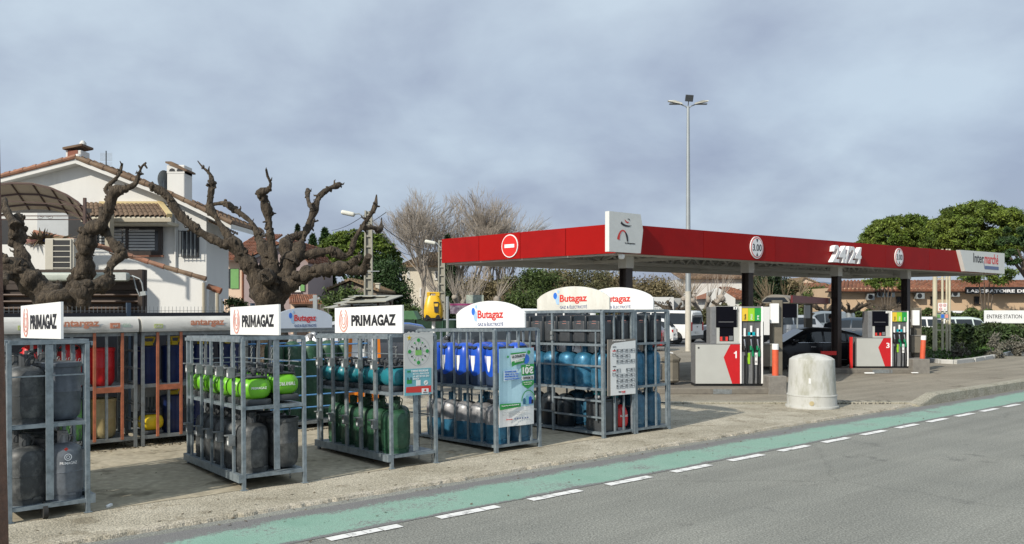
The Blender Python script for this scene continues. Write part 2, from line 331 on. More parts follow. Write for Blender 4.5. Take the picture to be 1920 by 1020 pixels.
# pavement: a raised slab with a ragged edge to the lane
edge=[ST(s,t_) for s,t_ in jit(-14,17.55,.05,0,.035)]
pav=poly_sheet('pavement',edge+[Vector((8.25,17.42,0)),Vector((1.5,17.42,0)),Vector((-3,19.5,0)),Vector((-30,20,0)),Vector((-32,0,0))],.03,CONC,.05)
PAD=ground_mat('smooth pad concrete',(.42,.375,.285),.10,9,(.78,.77,.74),.7,.15,stain=((.62,.61,.58),1.6,.58),tracks=.08,crack=.3)
pad=poly_sheet('concrete_pad',[ST(s,t_) for s,t_ in jit(-12,10.9,.3,1.0,.06,3)]+[ST(11.0,5.4),ST(9,6.2),ST(-12,6.2)],.034,PAD)
bm=MB(); e0=jit(-14,17.5,.05,0,.035); n_=len(e0)      # rubbly lip along the slab edge
for k,(s_,t_) in enumerate(e0):
    for dt,dz in ((-.02,.0),(-.004,.030),(.03,.040),(.075,.038),(.13,.026)): bm.v.append(tuple(ST(s_,t_+dt*(1+.5*noise.noise(Vector((s_*5,3,1)))),dz+(.004*abs(noise.noise(Vector((s_*13,dt*40,1)))) if dz>.035 else 0))))
for k in range(n_-1):
    for j in range(4): bm.f.append((5*k+j,5*k+5+j,5*k+6+j,5*k+1+j)); bm.m.append(0)
bm.build('edge_lip',ground_mat('rubble edge',(.46,.42,.345),.45,60,(.72,.71,.66),4,.5),pav)
poly_sheet('forecourt',[Vector((-6,17.5,0)),Vector((8.15,17.45,0)),ST(70,.05),ST(70,14),Vector((12,45,0)),Vector((-6,34,0))],.012,FORE,.02)
# low forecourt kerb pieces, a striped stone run, then the high kerb
x=1.6; k=0
while x<8.15:
    L_=.95 if x<5.6 else .42
    stripe=5.75<x<7.6
    b_=MB().box(x,x+L_-.012,17.43,17.68,-.02,.075+rr_.uniform(-.006,.006)).build('kerbstone',[KERB],pav,bevel=.015)
    x+=L_
bm=MB()
for k in range(26):
    xx=5.80+k*.077+rr_.uniform(-.02,.02); bm.box(xx,xx+rr_.uniform(.02,.05),17.425,17.429,.0,.062); 
    if k%3: bm.box(xx,xx+rr_.uniform(.02,.05),17.46,17.62,.083,.0845)
bm.build('stripe_mark',mat('worn black paint',(.12,.115,.10),.9,var=.4,scale=30),pav)
kerb=tag(bpy.data.objects.new('kerb',None),kind='structure'); COL.objects.link(kerb)
def kerbpiece(s0,s1,z0,z1):
    bm=MB(); pr=lambda z:[(-.13,-.02),(-.115,z-.03),(-.08,z),(.10,z),(.12,-.02)]
    a=[ST(s0,t_,z_) for t_,z_ in pr(z0)]; c=[ST(s1,t_,z_) for t_,z_ in pr(z1)]
    bm.add(a+c,[(0,1,2,3,4)[::-1],(5,6,7,8,9)]+[(i,(i+1)%5,5+(i+1)%5,5+i) for i in range(5)][:]); bm.build('kerbstone',KERB,kerb,smooth=40)
kerbpiece(17.45,18.30,.05,.215); s_=18.31
while s_<75: kerbpiece(s_,s_+1.49,.215,.215); s_+=1.5
# ================================================================ bottles
def bmat(n,c,**k):
    k.setdefault('var',.28); k.setdefault('scale',14); return mat(n,c,k.pop('rough',.42),k.pop('metal',0),**k)
CHAR=bmat('worn charcoal paint',(.038,.042,.044),c2=(.115,.12,.118),thr=(.47,.66),rough=.5)
GREY=bmat('grey enamel',(.13,.145,.165),c2=(.09,.10,.11),thr=(.6,.75))
SLATE=bmat('slate enamel',(.085,.10,.12),c2=(.16,.17,.18),thr=(.6,.8))
GREEN=bmat('dark green enamel',(.022,.075,.04),c2=(.07,.12,.075),thr=(.55,.66))
BLUE=bmat('steel blue enamel',(.03,.15,.26),c2=(.12,.27,.37),thr=(.56,.66),coat=.3,metal=.35)
BLUE2=bmat('mid blue enamel',(.035,.12,.20),c2=(.12,.22,.29),thr=(.54,.64),coat=.2)
SILV=bmat('silver grey enamel',(.30,.30,.31),c2=(.17,.19,.21),thr=(.52,.64),metal=.3)
LIME=bmat('lime plastic',(.15,.46,.02),var=.06,rough=.35)
TEAL=bmat('teal plastic',(.015,.17,.21),var=.06,rough=.35)
DGRY=bmat('dark grey plastic',(.05,.055,.06),var=.2)
ROYAL=bmat('royal blue plastic',(.012,.075,.46),var=.1,rough=.35)
CAMO=bmat('smoky blue plastic',(.03,.05,.10),var=.2)
NAVY=bmat('navy enamel',(.008,.02,.085),var=.2,rough=.35)
REDB=bmat('red plastic',(.50,.012,.015),var=.1,rough=.4)
TAN=bmat('bronze enamel',(.32,.26,.13),var=.12,rough=.35,c2=(.22,.17,.09),thr=(.6,.8))
YEL=bmat('yellow plastic',(.70,.50,.01),var=.08,rough=.4)
LGRN=bmat('mid green enamel',(.10,.30,.08),var=.12)
INK=bmat('ink black plastic',(.012,.018,.024),var=.2,rough=.38)
_proto={}
def classic(key,bm_,low=None,rad=.175,hh=.66,collar=None):
    """steel bottle: foot ring with notches, domed body with weld seam, valve guard with handle loop"""
    def mk():
        low_=low or bm_; r=rad; b=hh*.80
        prof=[(r*.80,.035),(r*.93,.05),(r*.985,.085),(r,.13),(r,b*.5-.006),(r*1.02,b*.5-.003),(r*1.02,b*.5+.003),(r,b*.5+.006),(r,b-.13),(r*.965,b-.08),(r*.86,b-.035),(r*.66,b-.008),(r*.42,b+.004),(.05,b+.008)]
        ms=[1]*5+[0]*9
        body=MB().lathe(prof,28,ms=ms).mesh('body',[bm_,low_],35)
        ft=MB().lathe([(r*.80,.05),(r*.90,.0),(r*.93,0),(r*.96,.045),(r*.99,.052)],28)
        for a in (0,1,2):
            t_=a*2.09+.5; ft.bar((r*.93*math.cos(t_),r*.93*math.sin(t_),.055),(r*.93*math.cos(t_+.5),r*.93*math.sin(t_+.5),.055),.03,.02)
        foot=ft.mesh('foot_ring',[low_],35)
        cl=MB(); cr=r*.27; k=9
        for i in range(k):   # open guard: a curved wall with a gap
            a0=.5+i*(2*PI-1.2)/k; a1=.5+(i+1)*(2*PI-1.2)/k
            cl.bar((cr*math.cos(a0),cr*math.sin(a0),b+.055),(cr*math.cos(a1),cr*math.sin(a1),b+.055),.006,.13)
        cl.lathe([(.018,b),(.018,b+.05),(.028,b+.052),(.028,b+.09),(.012,b+.095)],10)
        guard=cl.mesh('valve_guard',[collar or bm_],35)
        hd=MB().tube([(cr*math.cos(a)*1.05,-cr-.012-.03*math.sin(a),b+.045+.06*math.sin(a)) for a in [i*PI/6 for i in range(-1,8)]],.006,6).mesh('handle',[collar or bm_],35)
        return [('body',body),('foot_ring',foot),('valve_guard',guard),('handle',hd)]
    return mk
def tub(bm_,rad=.17,hh=.56):
    def mk():
        r=rad
        body=MB().lathe([(r*.45,.0),(r*.75,.012),(r*.93,.05),(r*.99,.10),(r,.14),(r,hh*.5-.004),(r*1.012,hh*.5),(r,hh*.5+.004),(r,hh-.05)],28).mesh('body',[bm_],35)
        rim=MB().lathe([(r,hh-.05),(r*1.045,hh-.045),(r*1.045,hh-.005),(r*1.0,hh),(r*.93,hh),(r*.92,hh-.05),(.01,hh-.06)],28).mesh('rim',[bm_],35)
        return [('body',body),('rim',rim)]
    return mk
def cube(bm_,gm=DGRY):
    """small square bottle: rounded coloured shell on a grey foot with a grey carrying frame"""
    def mk():
        sh=MB(); sh.rbox(-.165,.165,-.165,.165,.055,.305,.11,n=5); shell=sh.mesh('shell',[bm_],40)
        ft=MB(); ft.rbox(-.15,.15,-.15,.15,0,.07,.02,n=2)
        foot=ft.mesh('foot',[gm],40)
        fr=MB()
        for sx_ in (-1,1):
            fr.tube([(sx_*.12,-.05,.26),(sx_*.115,-.05,.37),(sx_*.09,-.05,.385)],.016,8); fr.tube([(sx_*.12,.05,.26),(sx_*.115,.05,.37),(sx_*.09,.05,.385)],.016,8)
            fr.bar((sx_*.115,-.07,.375),(sx_*.115,.07,.375),.035,.03)
        fr.rbox(-.12,.12,-.12,.12,.295,.315,.01,n=2); fr.lathe([(.02,.29),(.02,.35),(.03,.352),(.03,.39),(.01,.395)],10)
        return [('shell',shell),('foot',foot),('carrying_frame',fr.mesh('carrying_frame',[gm],40))]
    return mk
def shellb(top,low=None,hh=.60,rad=.16,label=True,hole=INK):
    """tapered plastic-shelled bottle with a hand hole at the shoulder and a pale label"""
    def mk():
        low_=low or top; bm=MB(); rs=[]; n=24; pr=[(.88,.0),(.97,.02),(1,.17),(1,.30),(1.0,.36),(.985,.44),(.93,.50),(.80,.555),(.62,.585),(.4,.6)]
        for j,(f,z) in enumerate(pr):
            for k in range(n):
                a=2*PI*k/n; q=1/max(abs(math.cos(a))**4+abs(math.sin(a))**4,.01)**.25; q=1+(q-1)*.55
                wav=.035*math.sin(3*a+1) if j==2 else 0
                bm.v.append((rad*f*q*.92*math.cos(a),rad*f*q*.92*math.sin(a),(z+wav)*hh/.6))
        for j in range(len(pr)-1):
            for k in range(n): bm.f.append((j*n+k,j*n+(k+1)%n,(j+1)*n+(k+1)%n,(j+1)*n+k)); bm.m.append(1 if j<2 else 0)
        bm.f.append(tuple(range(n))[::-1]); bm.m.append(1); bm.f.append(tuple(len(pr)*n-n+k for k in range(n))); bm.m.append(0)
        out=[('shell',bm.mesh('shell',[top,low_],45))]
        h=MB()
        for sg in (-1,1):
            h.lathe([(.055,-.001),(.05,.004)],14,c=(0,0,0),sy=.55)
        h2=MB()
        for ax in ((-1,0),(0,-1)):
            c=Vector((ax[0]*rad*.74,ax[1]*rad*.74,.535*hh/.6)); nrm=Vector((ax[0],ax[1],1.0)).normalized(); xd=Vector((-ax[1],ax[0],0)); u=nrm.cross(xd)
            ring=[c+xd*.062*math.cos(2*PI*k/14)+u*.033*math.sin(2*PI*k/14) for k in range(14)]
            h2.add([p-nrm*.01 for p in ring]+[p+nrm*.012 for p in ring],[tuple(range(14,28))]+[(k,(k+1)%14,14+(k+1)%14,14+k) for k in range(14)])
        out.append(('hand_hole',h2.mesh('hand_hole',[hole],30)))
        if label:
            lb=MB()
            for ax in ((-1,0),(0,-1)):
                c=Vector((ax[0]*(rad*.935),ax[1]*(rad*.935),.2*hh/.6)); xd=Vector((-ax[1],ax[0],0)); nrm=Vector((ax[0],ax[1],0))
                pl=[(-.045,.22),(.045,.22),(.04,.12),(.018,.02),(0,0),(-.018,.02),(-.04,.12)]
                p2=[c+xd*x+Vector((0,0,1))*y+nrm*.004 for x,y in pl]
                lb.add(p2+[p-nrm*.02 for p in p2],[tuple(range(7)),tuple(range(13,6,-1))]+[(i,i+7,(i+1)%7+7,(i+1)%7) for i in range(7)])
            out.append(('sticker',lb.mesh('sticker',[WHITE],30)))
        return out
    return mk
def boxy(bm_,hh=.44):
    """square black canister with a recessed rounded front and a pink sticker"""
    def mk():
        a=MB(); a.rbox(-.155,.155,-.14,.15,0,hh,.03,n=3)
        b_=MB(); b_.rbox(-.125,.125,-.158,-.10,.02,hh*.80,.025,n=3); b_.rbox(-.172,-.12,-.11,.12,.02,hh*.80,.02,n=3)
        s_=MB(); s_.add([(-.04,-.1585,hh*.72),(.05,-.1585,hh*.72),(.045,-.15,hh*.805),(-.035,-.15,hh*.805)],[(0,1,2,3)])
        s_.add([(-.1725,.05,hh*.70),(-.1725,-.04,hh*.70),(-.166,-.035,hh*.79),(-.166,.045,hh*.79)],[(0,1,2,3)])
        return [('shell',a.mesh('shell',[bm_],40)),('inset_panel',b_.mesh('inset_panel',[DGRY],40)),('sticker',s_.mesh('sticker',[TXO],40))]
    return mk
def tallb():
    def mk():
        r=.15; b=1.28
        body=MB().lathe([(r,.0),(r,b-.12),(r*.93,b-.06),(r*.7,b-.01),(r*.35,b+.015),(.04,b+.02)],26).mesh('body',[GREEN],35)
        v=MB().lathe([(.03,b),(.03,b+.06),(.045,b+.065),(.045,b+.13),(.01,b+.135)],12).mesh('valve',[SILV],35)
        return [('body',body),('valve',v)]
    return mk
def lever(bm_,hh=.56,rad=.155):
    """dark drum with lobed sides and a yellow handle on its lid"""
    def mk():
        r=rad; bm=MB(); n=24; pr=[(.93,0),(1,.03),(1,.25),(1,.48),(1.03,.5),(1.03,.535),(.95,.545),(.5,.555)]
        for j,(f,z) in enumerate(pr):
            for k in range(n):
                a=2*PI*k/n; q=1-.04*(1 if (k//2)%2 else 0)*(1 if 0<j<4 else 0); bm.v.append((r*f*q*math.cos(a),r*f*q*math.sin(a),z*hh/.56))
        for j in range(len(pr)-1):
            for k in range(n): bm.f.append((j*n+k,j*n+(k+1)%n,(j+1)*n+(k+1)%n,(j+1)*n+k)); bm.m.append(0)
        bm.f.append(tuple(range(n))[::-1]); bm.m.append(0); bm.f.append(tuple(len(pr)*n-n+k for k in range(n))); bm.m.append(0)
        h=MB(); h.box(-.06,.06,-.05,.05,hh-.01,hh+.05); h.bar((-.06,-.05,hh+.03),(-.085,-.05,hh+.11),.02); h.bar((.06,-.05,hh+.03),(.085,-.05,hh+.11),.02); h.bar((-.09,-.05,hh+.11),(.09,-.05,hh+.11),.022)
        return [('body',bm.mesh('body',[bm_],45)),('yellow_handle',h.mesh('yellow_handle',[YEL],45))]
    return mk
def roundb(bm_):
    def mk():
        r=.15
        b_=MB().lathe([(r*.7,.03),(r*.92,.06),(r,.12),(r,.2),(r*.93,.28),(r*.75,.34),(r*.45,.375),(.04,.38)],26).mesh('body',[bm_],35)
        f_=MB().lathe([(r*.75,.0),(r*.78,0),(r*.72,.05),(r*.7,.05)],24).mesh('foot_ring',[SILV],35)
        v_=MB().lathe([(.02,.37),(.02,.41),(.035,.415),(.035,.45),(.01,.455)],10).mesh('valve',[SILV],35)
        return [('body',b_),('foot_ring',f_),('valve',v_)]
    return mk
KINDS={'char':(classic('char',CHAR,collar=DGRY),'charcoal steel gas bottle'),'grey':(classic('grey',GREY,collar=SILV),'clean grey steel gas bottle'),
 'slate':(classic('slate',CHAR,collar=DGRY),'worn dark grey bottle'),'green':(classic('green',GREEN),'dark green steel gas bottle'),
 'blue':(classic('blue',BLUE),'glossy steel blue gas bottle'),'blue2':(classic('blue2',BLUE2),'mid blue steel gas bottle'),
 'two':(classic('two',SILV,BLUE,collar=BLUE),'silver over blue bottle'),
 'tubd':(tub(CHAR),'dark grey tub shaped bottle'),'tubs':(tub(SLATE),'slate grey tub shaped gas bottle'),
 'tan':(tub(TAN),'bronze tub shaped gas bottle'),'tubg':(tub(LGRN),'mid green tub shaped gas bottle'),'tubr':(tub(REDB,.17,.54),'red tub shaped gas bottle'),
 'lime':(cube(LIME),'small lime green cube bottle'),'teal':(cube(TEAL),'small teal cube bottle'),'yell':(cube(YEL),'small yellow cube bottle'),
 'red':(cube(REDB),'small red cube bottle'),
 'royal':(shellb(ROYAL,CAMO),'royal blue plastic shelled bottle'),'redsh':(shellb(REDB,label=False),'red plastic shelled bottle'),
 'inky':(shellb(INK,hh=.52,label=False),'ink black plastic shelled bottle'),
 'box':(boxy(INK),'black square canister bottle'),'tall':(tallb(),'tall dark green gas cylinder'),'navy':(lever(NAVY),'navy drum bottle with yellow handle'),
 'ball':(roundb(REDB),'small round red bottle'),'ballt':(roundb(TEAL),'small round teal bottle')}
ORD=['frontmost','second','third','fourth','fifth','sixth','seventh']
def bottle(kind,cage,x,y,z,where,rz=None,tilt=0,label=None,parts=None):
    """one bottle standing in a cage (cage = its Empty); x,y,z in the cage's own frame"""
    if kind not in _proto: _proto[kind]=KINDS[kind][0]()
    M_=cage.matrix_basis; p=M_@Vector((x,y,z))
    e=thing('gas_bottle',label or (KINDS[kind][1]+', '+where),'gas bottle',p,0,'gas bottles stored in the cages')
    e.rotation_euler=(M_@Matrix.Rotation(rz if rz is not None else rnd.uniform(-.5,.5),4,'Z')@Matrix.Rotation(tilt,4,'X')).to_euler()
    for nme,me in _proto[kind]: link(nme,me,e)
    return e
# ================================================================ cages
def chain_mesh():
    b_=MB()
    for k in range(15):
        z=-k*.034; n=8; a=(k%2)*PI/2
        b_.tube([(math.cos(a)*.011*math.cos(t_),math.sin(a)*.011*math.cos(t_),z+.021*math.sin(t_)) for t_ in [2*PI*i/n for i in range(n+1)]],.0035,4,cap=False)
    return b_.mesh('chain',[STEEL2])
CHAIN=chain_mesh()
lk=MB(); lk.box(-.05,.02,-.035,.035,-.055,.055); lk.box(-.075,.01,-.012,.05,.05,.062); lk.box(-.0525,-.05,-.018,.012,-.04,.0,1); LOCK=lk.mesh('lock_box',[STEEL2,WHITE])
def beam(par,p,q,w,h=None,name='rail',m=STEEL): 
    return MB().bar(p,q,w,h,up=(0,1,0) if abs(p[2]-q[2])>.5 else (0,0,1)).build(name,m,par)
def cage_base(label,s0,t0,wd,ln,hh,tiers,grp='gas bottle cages along the road',tilt=-1.2,deckm=STEEL,pw=.041,rot=0):
    c=thing('bottle_cage',label,'gas bottle cage',ST(s0,t0,.032),TH,grp); 
    c.rotation_euler=(Matrix.Rotation(TH+R(rot),4,'Z')@Matrix.Rotation(R(tilt),4,'X')).to_euler(); c.matrix_basis  # the yard falls gently away from the road
    c.rotation_euler=c.rotation_euler
    bpy.context.view_layer.update()
    for x in (0,wd):
        for y in (0,ln):
            p=MB().box(x-pw/2,x+pw/2,y-pw/2,y+pw/2,0 if y==0 else -.0,hh); p.box(x-.035,x+.035,y-.03,y+.03,-.002,.008); p.build('post',STEEL,c,bevel=.004)
    for y in (0,ln): beam(c,(-.0,y,hh),(wd,y,hh),.045,.04)
    for x in (0,wd): beam(c,(x,0.025,hh),(x,ln-.025,hh),.05,.045)
    for z in tiers:
        for y in (0,ln): beam(c,(pw/2,y,z-.02),(wd-pw/2,y,z-.02),.03,.034)
        for x in (0,wd): beam(c,(x,pw/2,z-.02),(x,ln-pw/2,z-.02),.03,.034)
        MB().box(.02,wd-.02,.02,ln-.02,z-.012,z).build('shelf',deckm,c)
    return c
def primasign(c,x,y0,y1,z0,z1,big):
    """white board along the cage top, read from its long side: y1 is the far (reading-left) end"""
    b_=MB().box(x-.012,x+.012,y0,y1,z0,z1).build('sign_board',WHITE,c)
    xd=(0,-1,0); o=Vector((x-.013,y1,z0)); Lh=y1-y0; hh=z1-z0
    u_=Lh*.645; q_=o+Vector((0,-Lh*.27,hh*.27)); hL=hh*.42
    text('PRI',u_*.262,hL,TXK,b_,q_,xd,bold=.042); text('AGAZ',u_*.535,hL,TXK,b_,q_+Vector((0,-u_*.465,0)),xd,bold=.042)
    mw=u_*.168; sw=mw*.25; shape([(0,0),(sw,0),(sw,hL*.62),(mw/2-sw*.25,hL*.12),(mw/2+sw*.25,hL*.12),(mw-sw,hL*.62),(mw-sw,0),(mw,0),(mw,hL),(mw-sw*1.05,hL),(mw/2,hL*.40),(sw*1.05,hL),(0,hL)],TXK,b_,q_+Vector((0,-u_*.283,0)),xd,(0,0,1),off=.003,name='lettering')
    cx=Lh*.145; cy=hh*.52; rw=Lh*.068; rh=hh*.42
    for k,(f,wd_) in enumerate(((1,.017),(.68,.014),(.36,.012))):
        pts=[]
        for i in range(15):
            a=R(118+304*i/14); pts.append((cx+rw*f*math.cos(a)*(1 if math.sin(a)<0 else .95),cy-rh*.1+rh*f*(math.sin(a) if math.sin(a)<0 else math.sin(a)*1.15)))
        stroke(pts,wd_*Lh/1.6,TXO if k!=0 else TXR if False else TXO,b_,o,xd,(0,0,1),off=.004)
def butasign(c,x,y0,y1,z0,zc,zp,m=WHITE,back=False):
    """arched white board: z0 base, zc corner height, zp peak"""
    Lh=y1-y0; n=22; top=[(y0+Lh*k/n, zc+(zp-zc)*(1-(2*k/n-1)**2)**.75) for k in range(n+1)]
    poly=[(y0,z0)]+top+[(y1,z0)]
    fn=lambda a,b,z:(x+b,a,z)
    if back: fn=lambda a,b,z:(a,x+b,z)
    b_=MB().prism(poly,-.014,.014,0,fn).build('sign_board',m,c)
    if back: xd=(1,0,0); o=Vector((y0,x-.015,z0))
    else: xd=(0,-1,0); o=Vector((x-.015,y1,z0))
    hh=zp-z0
    text('Butagaz',Lh*.375,hh*.40,TXR,b_,o+Vector(xd)*Lh*.335+Vector((0,0,hh*.26)),xd,bold=.024)
    text('GAZ & ÉLECTRICITÉ',Lh*.375,hh*.15,TXN,b_,o+Vector(xd)*Lh*.335+Vector((0,0,hh*.065)),xd,bold=.008)
    oo=o+Vector(xd)*Lh*.27+Vector((0,0,hh*.62))
    disc(TXB,b_,oo,xd,(0,0,1),Lh*.026,hh*.14,off=.004); disc(TXLB,b_,oo+Vector(xd)*Lh*.045+Vector((0,0,hh*.18)),xd,(0,0,1),Lh*.015,hh*.07,off=.003)
    shape([(Lh*.0,-hh*.05),(Lh*.045,hh*.02),(Lh*.055,-hh*.2),(Lh*.05,-hh*.38),(Lh*.02,-hh*.36),(Lh*.004,-hh*.2)],TXLB,b_,oo,xd,(0,0,1),off=.003)
def rods(c,wd,ln,zs,xs=None):
    for z in zs: beam(c,(.02,ln,z),(wd-.02,ln,z),.012); beam(c,(wd,.02,z),(wd,ln-.02,z),.012)
def doors(c,wd,ln,hh,x,ys,outer=True,lower=.13):
    """the locker side of the cage: pairs of flat uprights with a lock box at each shelf and chains behind"""
    beam(c,(x-.035,-.02,lower),(x-.035,ln+.02,lower),.05,.085,'door_sill'); beam(c,(x-.03,0.0,hh-.02),(x-.03,ln,hh-.02),.02,.04,'door_head')
    for i,y in enumerate(ys):
        MB().box(x-.045,x-.02,y-.022,y+.022,lower+.043,hh-.04).build('door_upright',STEEL,c)
        MB().box(x-.02,x+.0,y+.06,y+.095,lower+.03,hh-.03).build('door_upright',STEEL2,c)
        for z in (1.26,.52): link('lock_box',LOCK,c,(x-.05,y-.005,z))
        for z in (1.52,.80): link('chain',CHAIN,c,(x-.005,y+.045,z))
# --- cage 1 (far left)
W1=.66;L1=2.0
c1=cage_base('galvanised bottle cage with white lettered board, standing nearest the rusty pole',1.57,1.0,W1,L1,1.645,(.135,.885))
MB().box(W1*.5-.032,W1*.5+.032,-.022,-.004,.17,1.62).build('centre_upright',STEEL,c1)
rods(c1,W1,L1,(1.33,1.08,.6)); beam(c1,(0.02,.0,1.33),(W1-.02,.0,1.33),.012)
primasign(c1,.48,.16,1.98,1.67,2.03,1)
doors(c1,W1,L1,1.645,W1+.075,(.3,.7,1.1,1.5,1.85))
for y in (.35,.75,1.2,1.7): link('chain',CHAIN,c1,(W1+.02,y,1.45)); link('chain',CHAIN,c1,(W1+.02,y,.75))
wh=MB(); wh.tube([(.27,-.0,.06),(.31,0,.06)],.06,14); wh.bar((.29,0,.06),(.29,.06,.14),.02,.05); wh.build('castor_wheel',RUB,c1,smooth=40)
P1='far left cage'
bottle('char',c1,.165,.20,.885,'upper shelf front left of the '+P1,rz=.6)
bottle('tubs',c1,.49,.24,.885,'upper shelf front right of the '+P1)
bottle('slate',c1,.165,.20,.135,'lower shelf front left of the '+P1,rz=.2)
g=bottle('grey',c1,.49,.20,.135,'white lettered, lower front right in the '+P1,rz=0)
text('PRIMAGAZ',.155,.026,TXW,g,(0,0,.34),cyl=(.1765,R(-86)),bold=.01,ext=.001); stroke([(.03*math.cos(R(a)),.03*math.sin(R(a))) for a in range(0,361,24)],.008,TXW,g,(.004,-.177,.41),(1,0,0),(0,0,1),off=.004); stroke([(.014*math.cos(R(a)),.014*math.sin(R(a))) for a in range(0,361,36)],.006,TXW,g,(.004,-.177,.41),(1,0,0),(0,0,1),off=.004)
shape([(0,.02),(.02,0),(0,-.02),(-.02,0)],TXR,g,(-.01,-.160,.49),(1,0,0),(0,-.4,.9),off=.012)
for i in range(1,5):
    bottle('char' if i%2 else 'slate',c1,.165,.20+i*.36,.885,f'upper left row, {ORD[i]}, {P1}'); bottle('slate' if i%2 else 'char',c1,.165,.20+i*.36,.135,f'lower left row, {ORD[i]}, {P1}')
    bottle('tubd',c1,.49,.22+i*.36,.135,f'lower right row, {ORD[i]}, {P1}'); bottle('tubd' if i%2 else 'slate',c1,.49,.22+i*.36,.885,f'upper right row, {ORD[i]}, {P1}')
# --- cage 2
W2=.69;L2=2.04; P2='lime and charcoal cage'
c2=cage_base('galvanised cage holding lime cubes above charcoal bottles, white lettered board on top',3.77,.96,W2,L2,1.635,(.165,.90),rot=-4)
MB().box(W2*.53-.032,W2*.53+.032,-.022,-.004,.19,1.61).build('centre_upright',STEEL,c2)
rods(c2,W2,L2,(1.36,1.30,.6)); primasign(c2,.53,.30,1.98,1.66,2.015,1)
doors(c2,W2,L2,1.635,0,(.22,.62,1.0,1.38,1.78),lower=.13)
for y in (.35,.9,1.6): link('chain',CHAIN,c2,(W2-.03,y,1.5)); link('chain',CHAIN,c2,(W2-.03,y,.85)); link('chain',CHAIN,c2,(W2-.03,y,.45))
for i in range(6):
    q=bottle('lime',c2,.185,.19+i*.335,.90,f'{ORD[i]} of the left row in the {P2}',rz=0)
    if i==0: text('PRIMAGAZ',.17,.026,TXW,q,(0,-.166,.19),bold=.01,centre=True)
    if i<4:
        q=bottle('lime',c2,.52,.23+i*.335,.93,f'{ORD[i]} of the right row in the {P2}',rz=0)
        if i==0: text('TWINY PRO',.19,.04,TXW,q,(0,-.166,.19),xd=(-1,0,0),up=(0,0,-1),bold=.01,centre=True)
for i in range(5):
    bottle('char' if i!=2 else 'slate',c2,.165,.21+i*.37,.165,f'{ORD[i]} of the left row in the {P2}')
    bottle('tubd',c2,.52,.21+i*.37,.175,f'{ORD[i]} of the right row in the {P2}')
# --- cage 3
W3=.65;L3=1.95; P3='teal and green cage'
c3=cage_base('galvanised cage holding teal cubes above dark green bottles, lettered board on top',5.65,.98,W3,L3,1.625,(.165,.93),rot=-1.5)
MB().box(W3*.53-.032,W3*.53+.032,-.022,-.004,.19,.93).build('centre_upright',STEEL,c3)
rods(c3,W3,L3,(1.36,.6)); primasign(c3,.37,.30,2.14,1.65,2.01,1)
doors(c3,W3,L3,1.625,0,(.30,.68,1.06,1.44,1.80),lower=.13)
for y in (.05,.35,.9,1.6): link('chain',CHAIN,c3,(W3-.03,y,1.5)); link('chain',CHAIN,c3,(W3-.03,y,.85)); link('chain',CHAIN,c3,(W3-.03,y,.45))
for i in range(6):
    bottle('teal',c3,.185,.19+i*.325,.93,f'{ORD[i]} of the left row in the {P3}',rz=0)
    if i<3: bottle('teal',c3,.49,.19+i*.325,.93,f'{ORD[i]} of the right row in the {P3}',rz=0)
for i in range(5):
    bottle('green',c3,.185,.21+i*.36,.165,f'{ORD[i]} of the left row in the {P3}')
for i in range(1,4): bottle('green',c3,.485,.30+i*.37,.165,f'{ORD[i]} of the right row in the {P3}')
# --- cage 4
W4=.79;L4=1.85; P4='royal blue cage'
c4=cage_base('galvanised cage of royal blue bottles with an arched white board above',7.36,1.05,W4,L4,1.665,(.10,.88),pw=.05)
butasign(c4,.69,.15,1.77,1.69,1.90,2.09)
for y in (.31,.62,.93,1.24,1.55): MB().box(-.012,.012,y-.012,y+.012,.10,1.65).build('side_bar',STEEL,c4); MB().box(W4-.012,W4+.012,y-.012,y+.012,.10,1.65).build('side_bar',STEEL,c4)
for x in (.22,.43,.64): MB().box(x-.012,x+.012,-.012,.012,.10,1.65).build('front_bar',STEEL,c4)
for x in (.22,.43,.64): MB().box(x-.012,x+.012,L4-.012,L4+.012,.10,1.65).build('back_bar',STEEL,c4)
for i in range(5):
    bottle('royal',c4,.20,.20+i*.355,.88,f'{ORD[i]} of the left row in the {P4}',rz=0)
    bottle('two',c4,.20,.20+i*.355,.10,f'{ORD[i]} of the left row in the {P4}')
    if i<3: bottle('royal',c4,.58,.20+i*.355,.88,f'{ORD[i]} of the right row in the {P4}',rz=0); bottle('two' if i else 'blue2',c4,.575,.20+i*.355,.10,f'{ORD[i]} of the right row in the {P4}')
# --- cages 5 and 6: three shelves
def tricage(label,s0,wd,sign_x,sm,left):
    L_=1.95; c=cage_base(label,s0,1.0,wd,L_,1.92,(.08,.745,1.42),pw=.05,tilt=-.8)
    butasign(c,sign_x,.18,1.85,1.945,2.13,2.33,m=sm)
    for x in ([.25,.45] if left else [.25,.49]): MB().box(x-.013,x+.013,-.013,.013,.08,1.9).build('front_bar',STEEL,c)
    MB().box(wd-.06,wd-.03,-.02,.02,.02,1.91).build('front_bar',STEEL,c)
    if left:
        MB().box(-.02,.02,1.08,1.12,.0,1.9).build('side_post',STEEL,c); MB().box(-.012,.012,.13,.155,.25,1.6).build('side_bar',STEEL,c)
        for z in (1.62,1.40,1.08,.55,.30): beam(c,(-.005,.0,z),(-.005,1.08,z),.022,.028)
        for z in (1.08,.32): beam(c,(-.005,1.12,z),(-.005,L_,z),.022,.028)
        for z in (1.58,1.50,.36,.42): MB().box(-.04,.0,1.07,1.12,z-.03,z+.03).build('latch',STEEL2,c)
    for y in (.5,1.0,1.5): MB().box(wd-.012,wd+.012,y-.012,y+.012,.08,1.9).build('side_bar',STEEL,c)
    for z in (1.08,.42): beam(c,(wd,.02,z),(wd,L_,z),.02)
    return c
c5=tricage('three shelf galvanised cage with cream arched board, price sheet on its front',9.42,.69,.36,CREAM,True)
c6=tricage('three shelf galvanised cage with clean white arched board, rightmost of the row',10.15,.80,.67,WHITE,False)
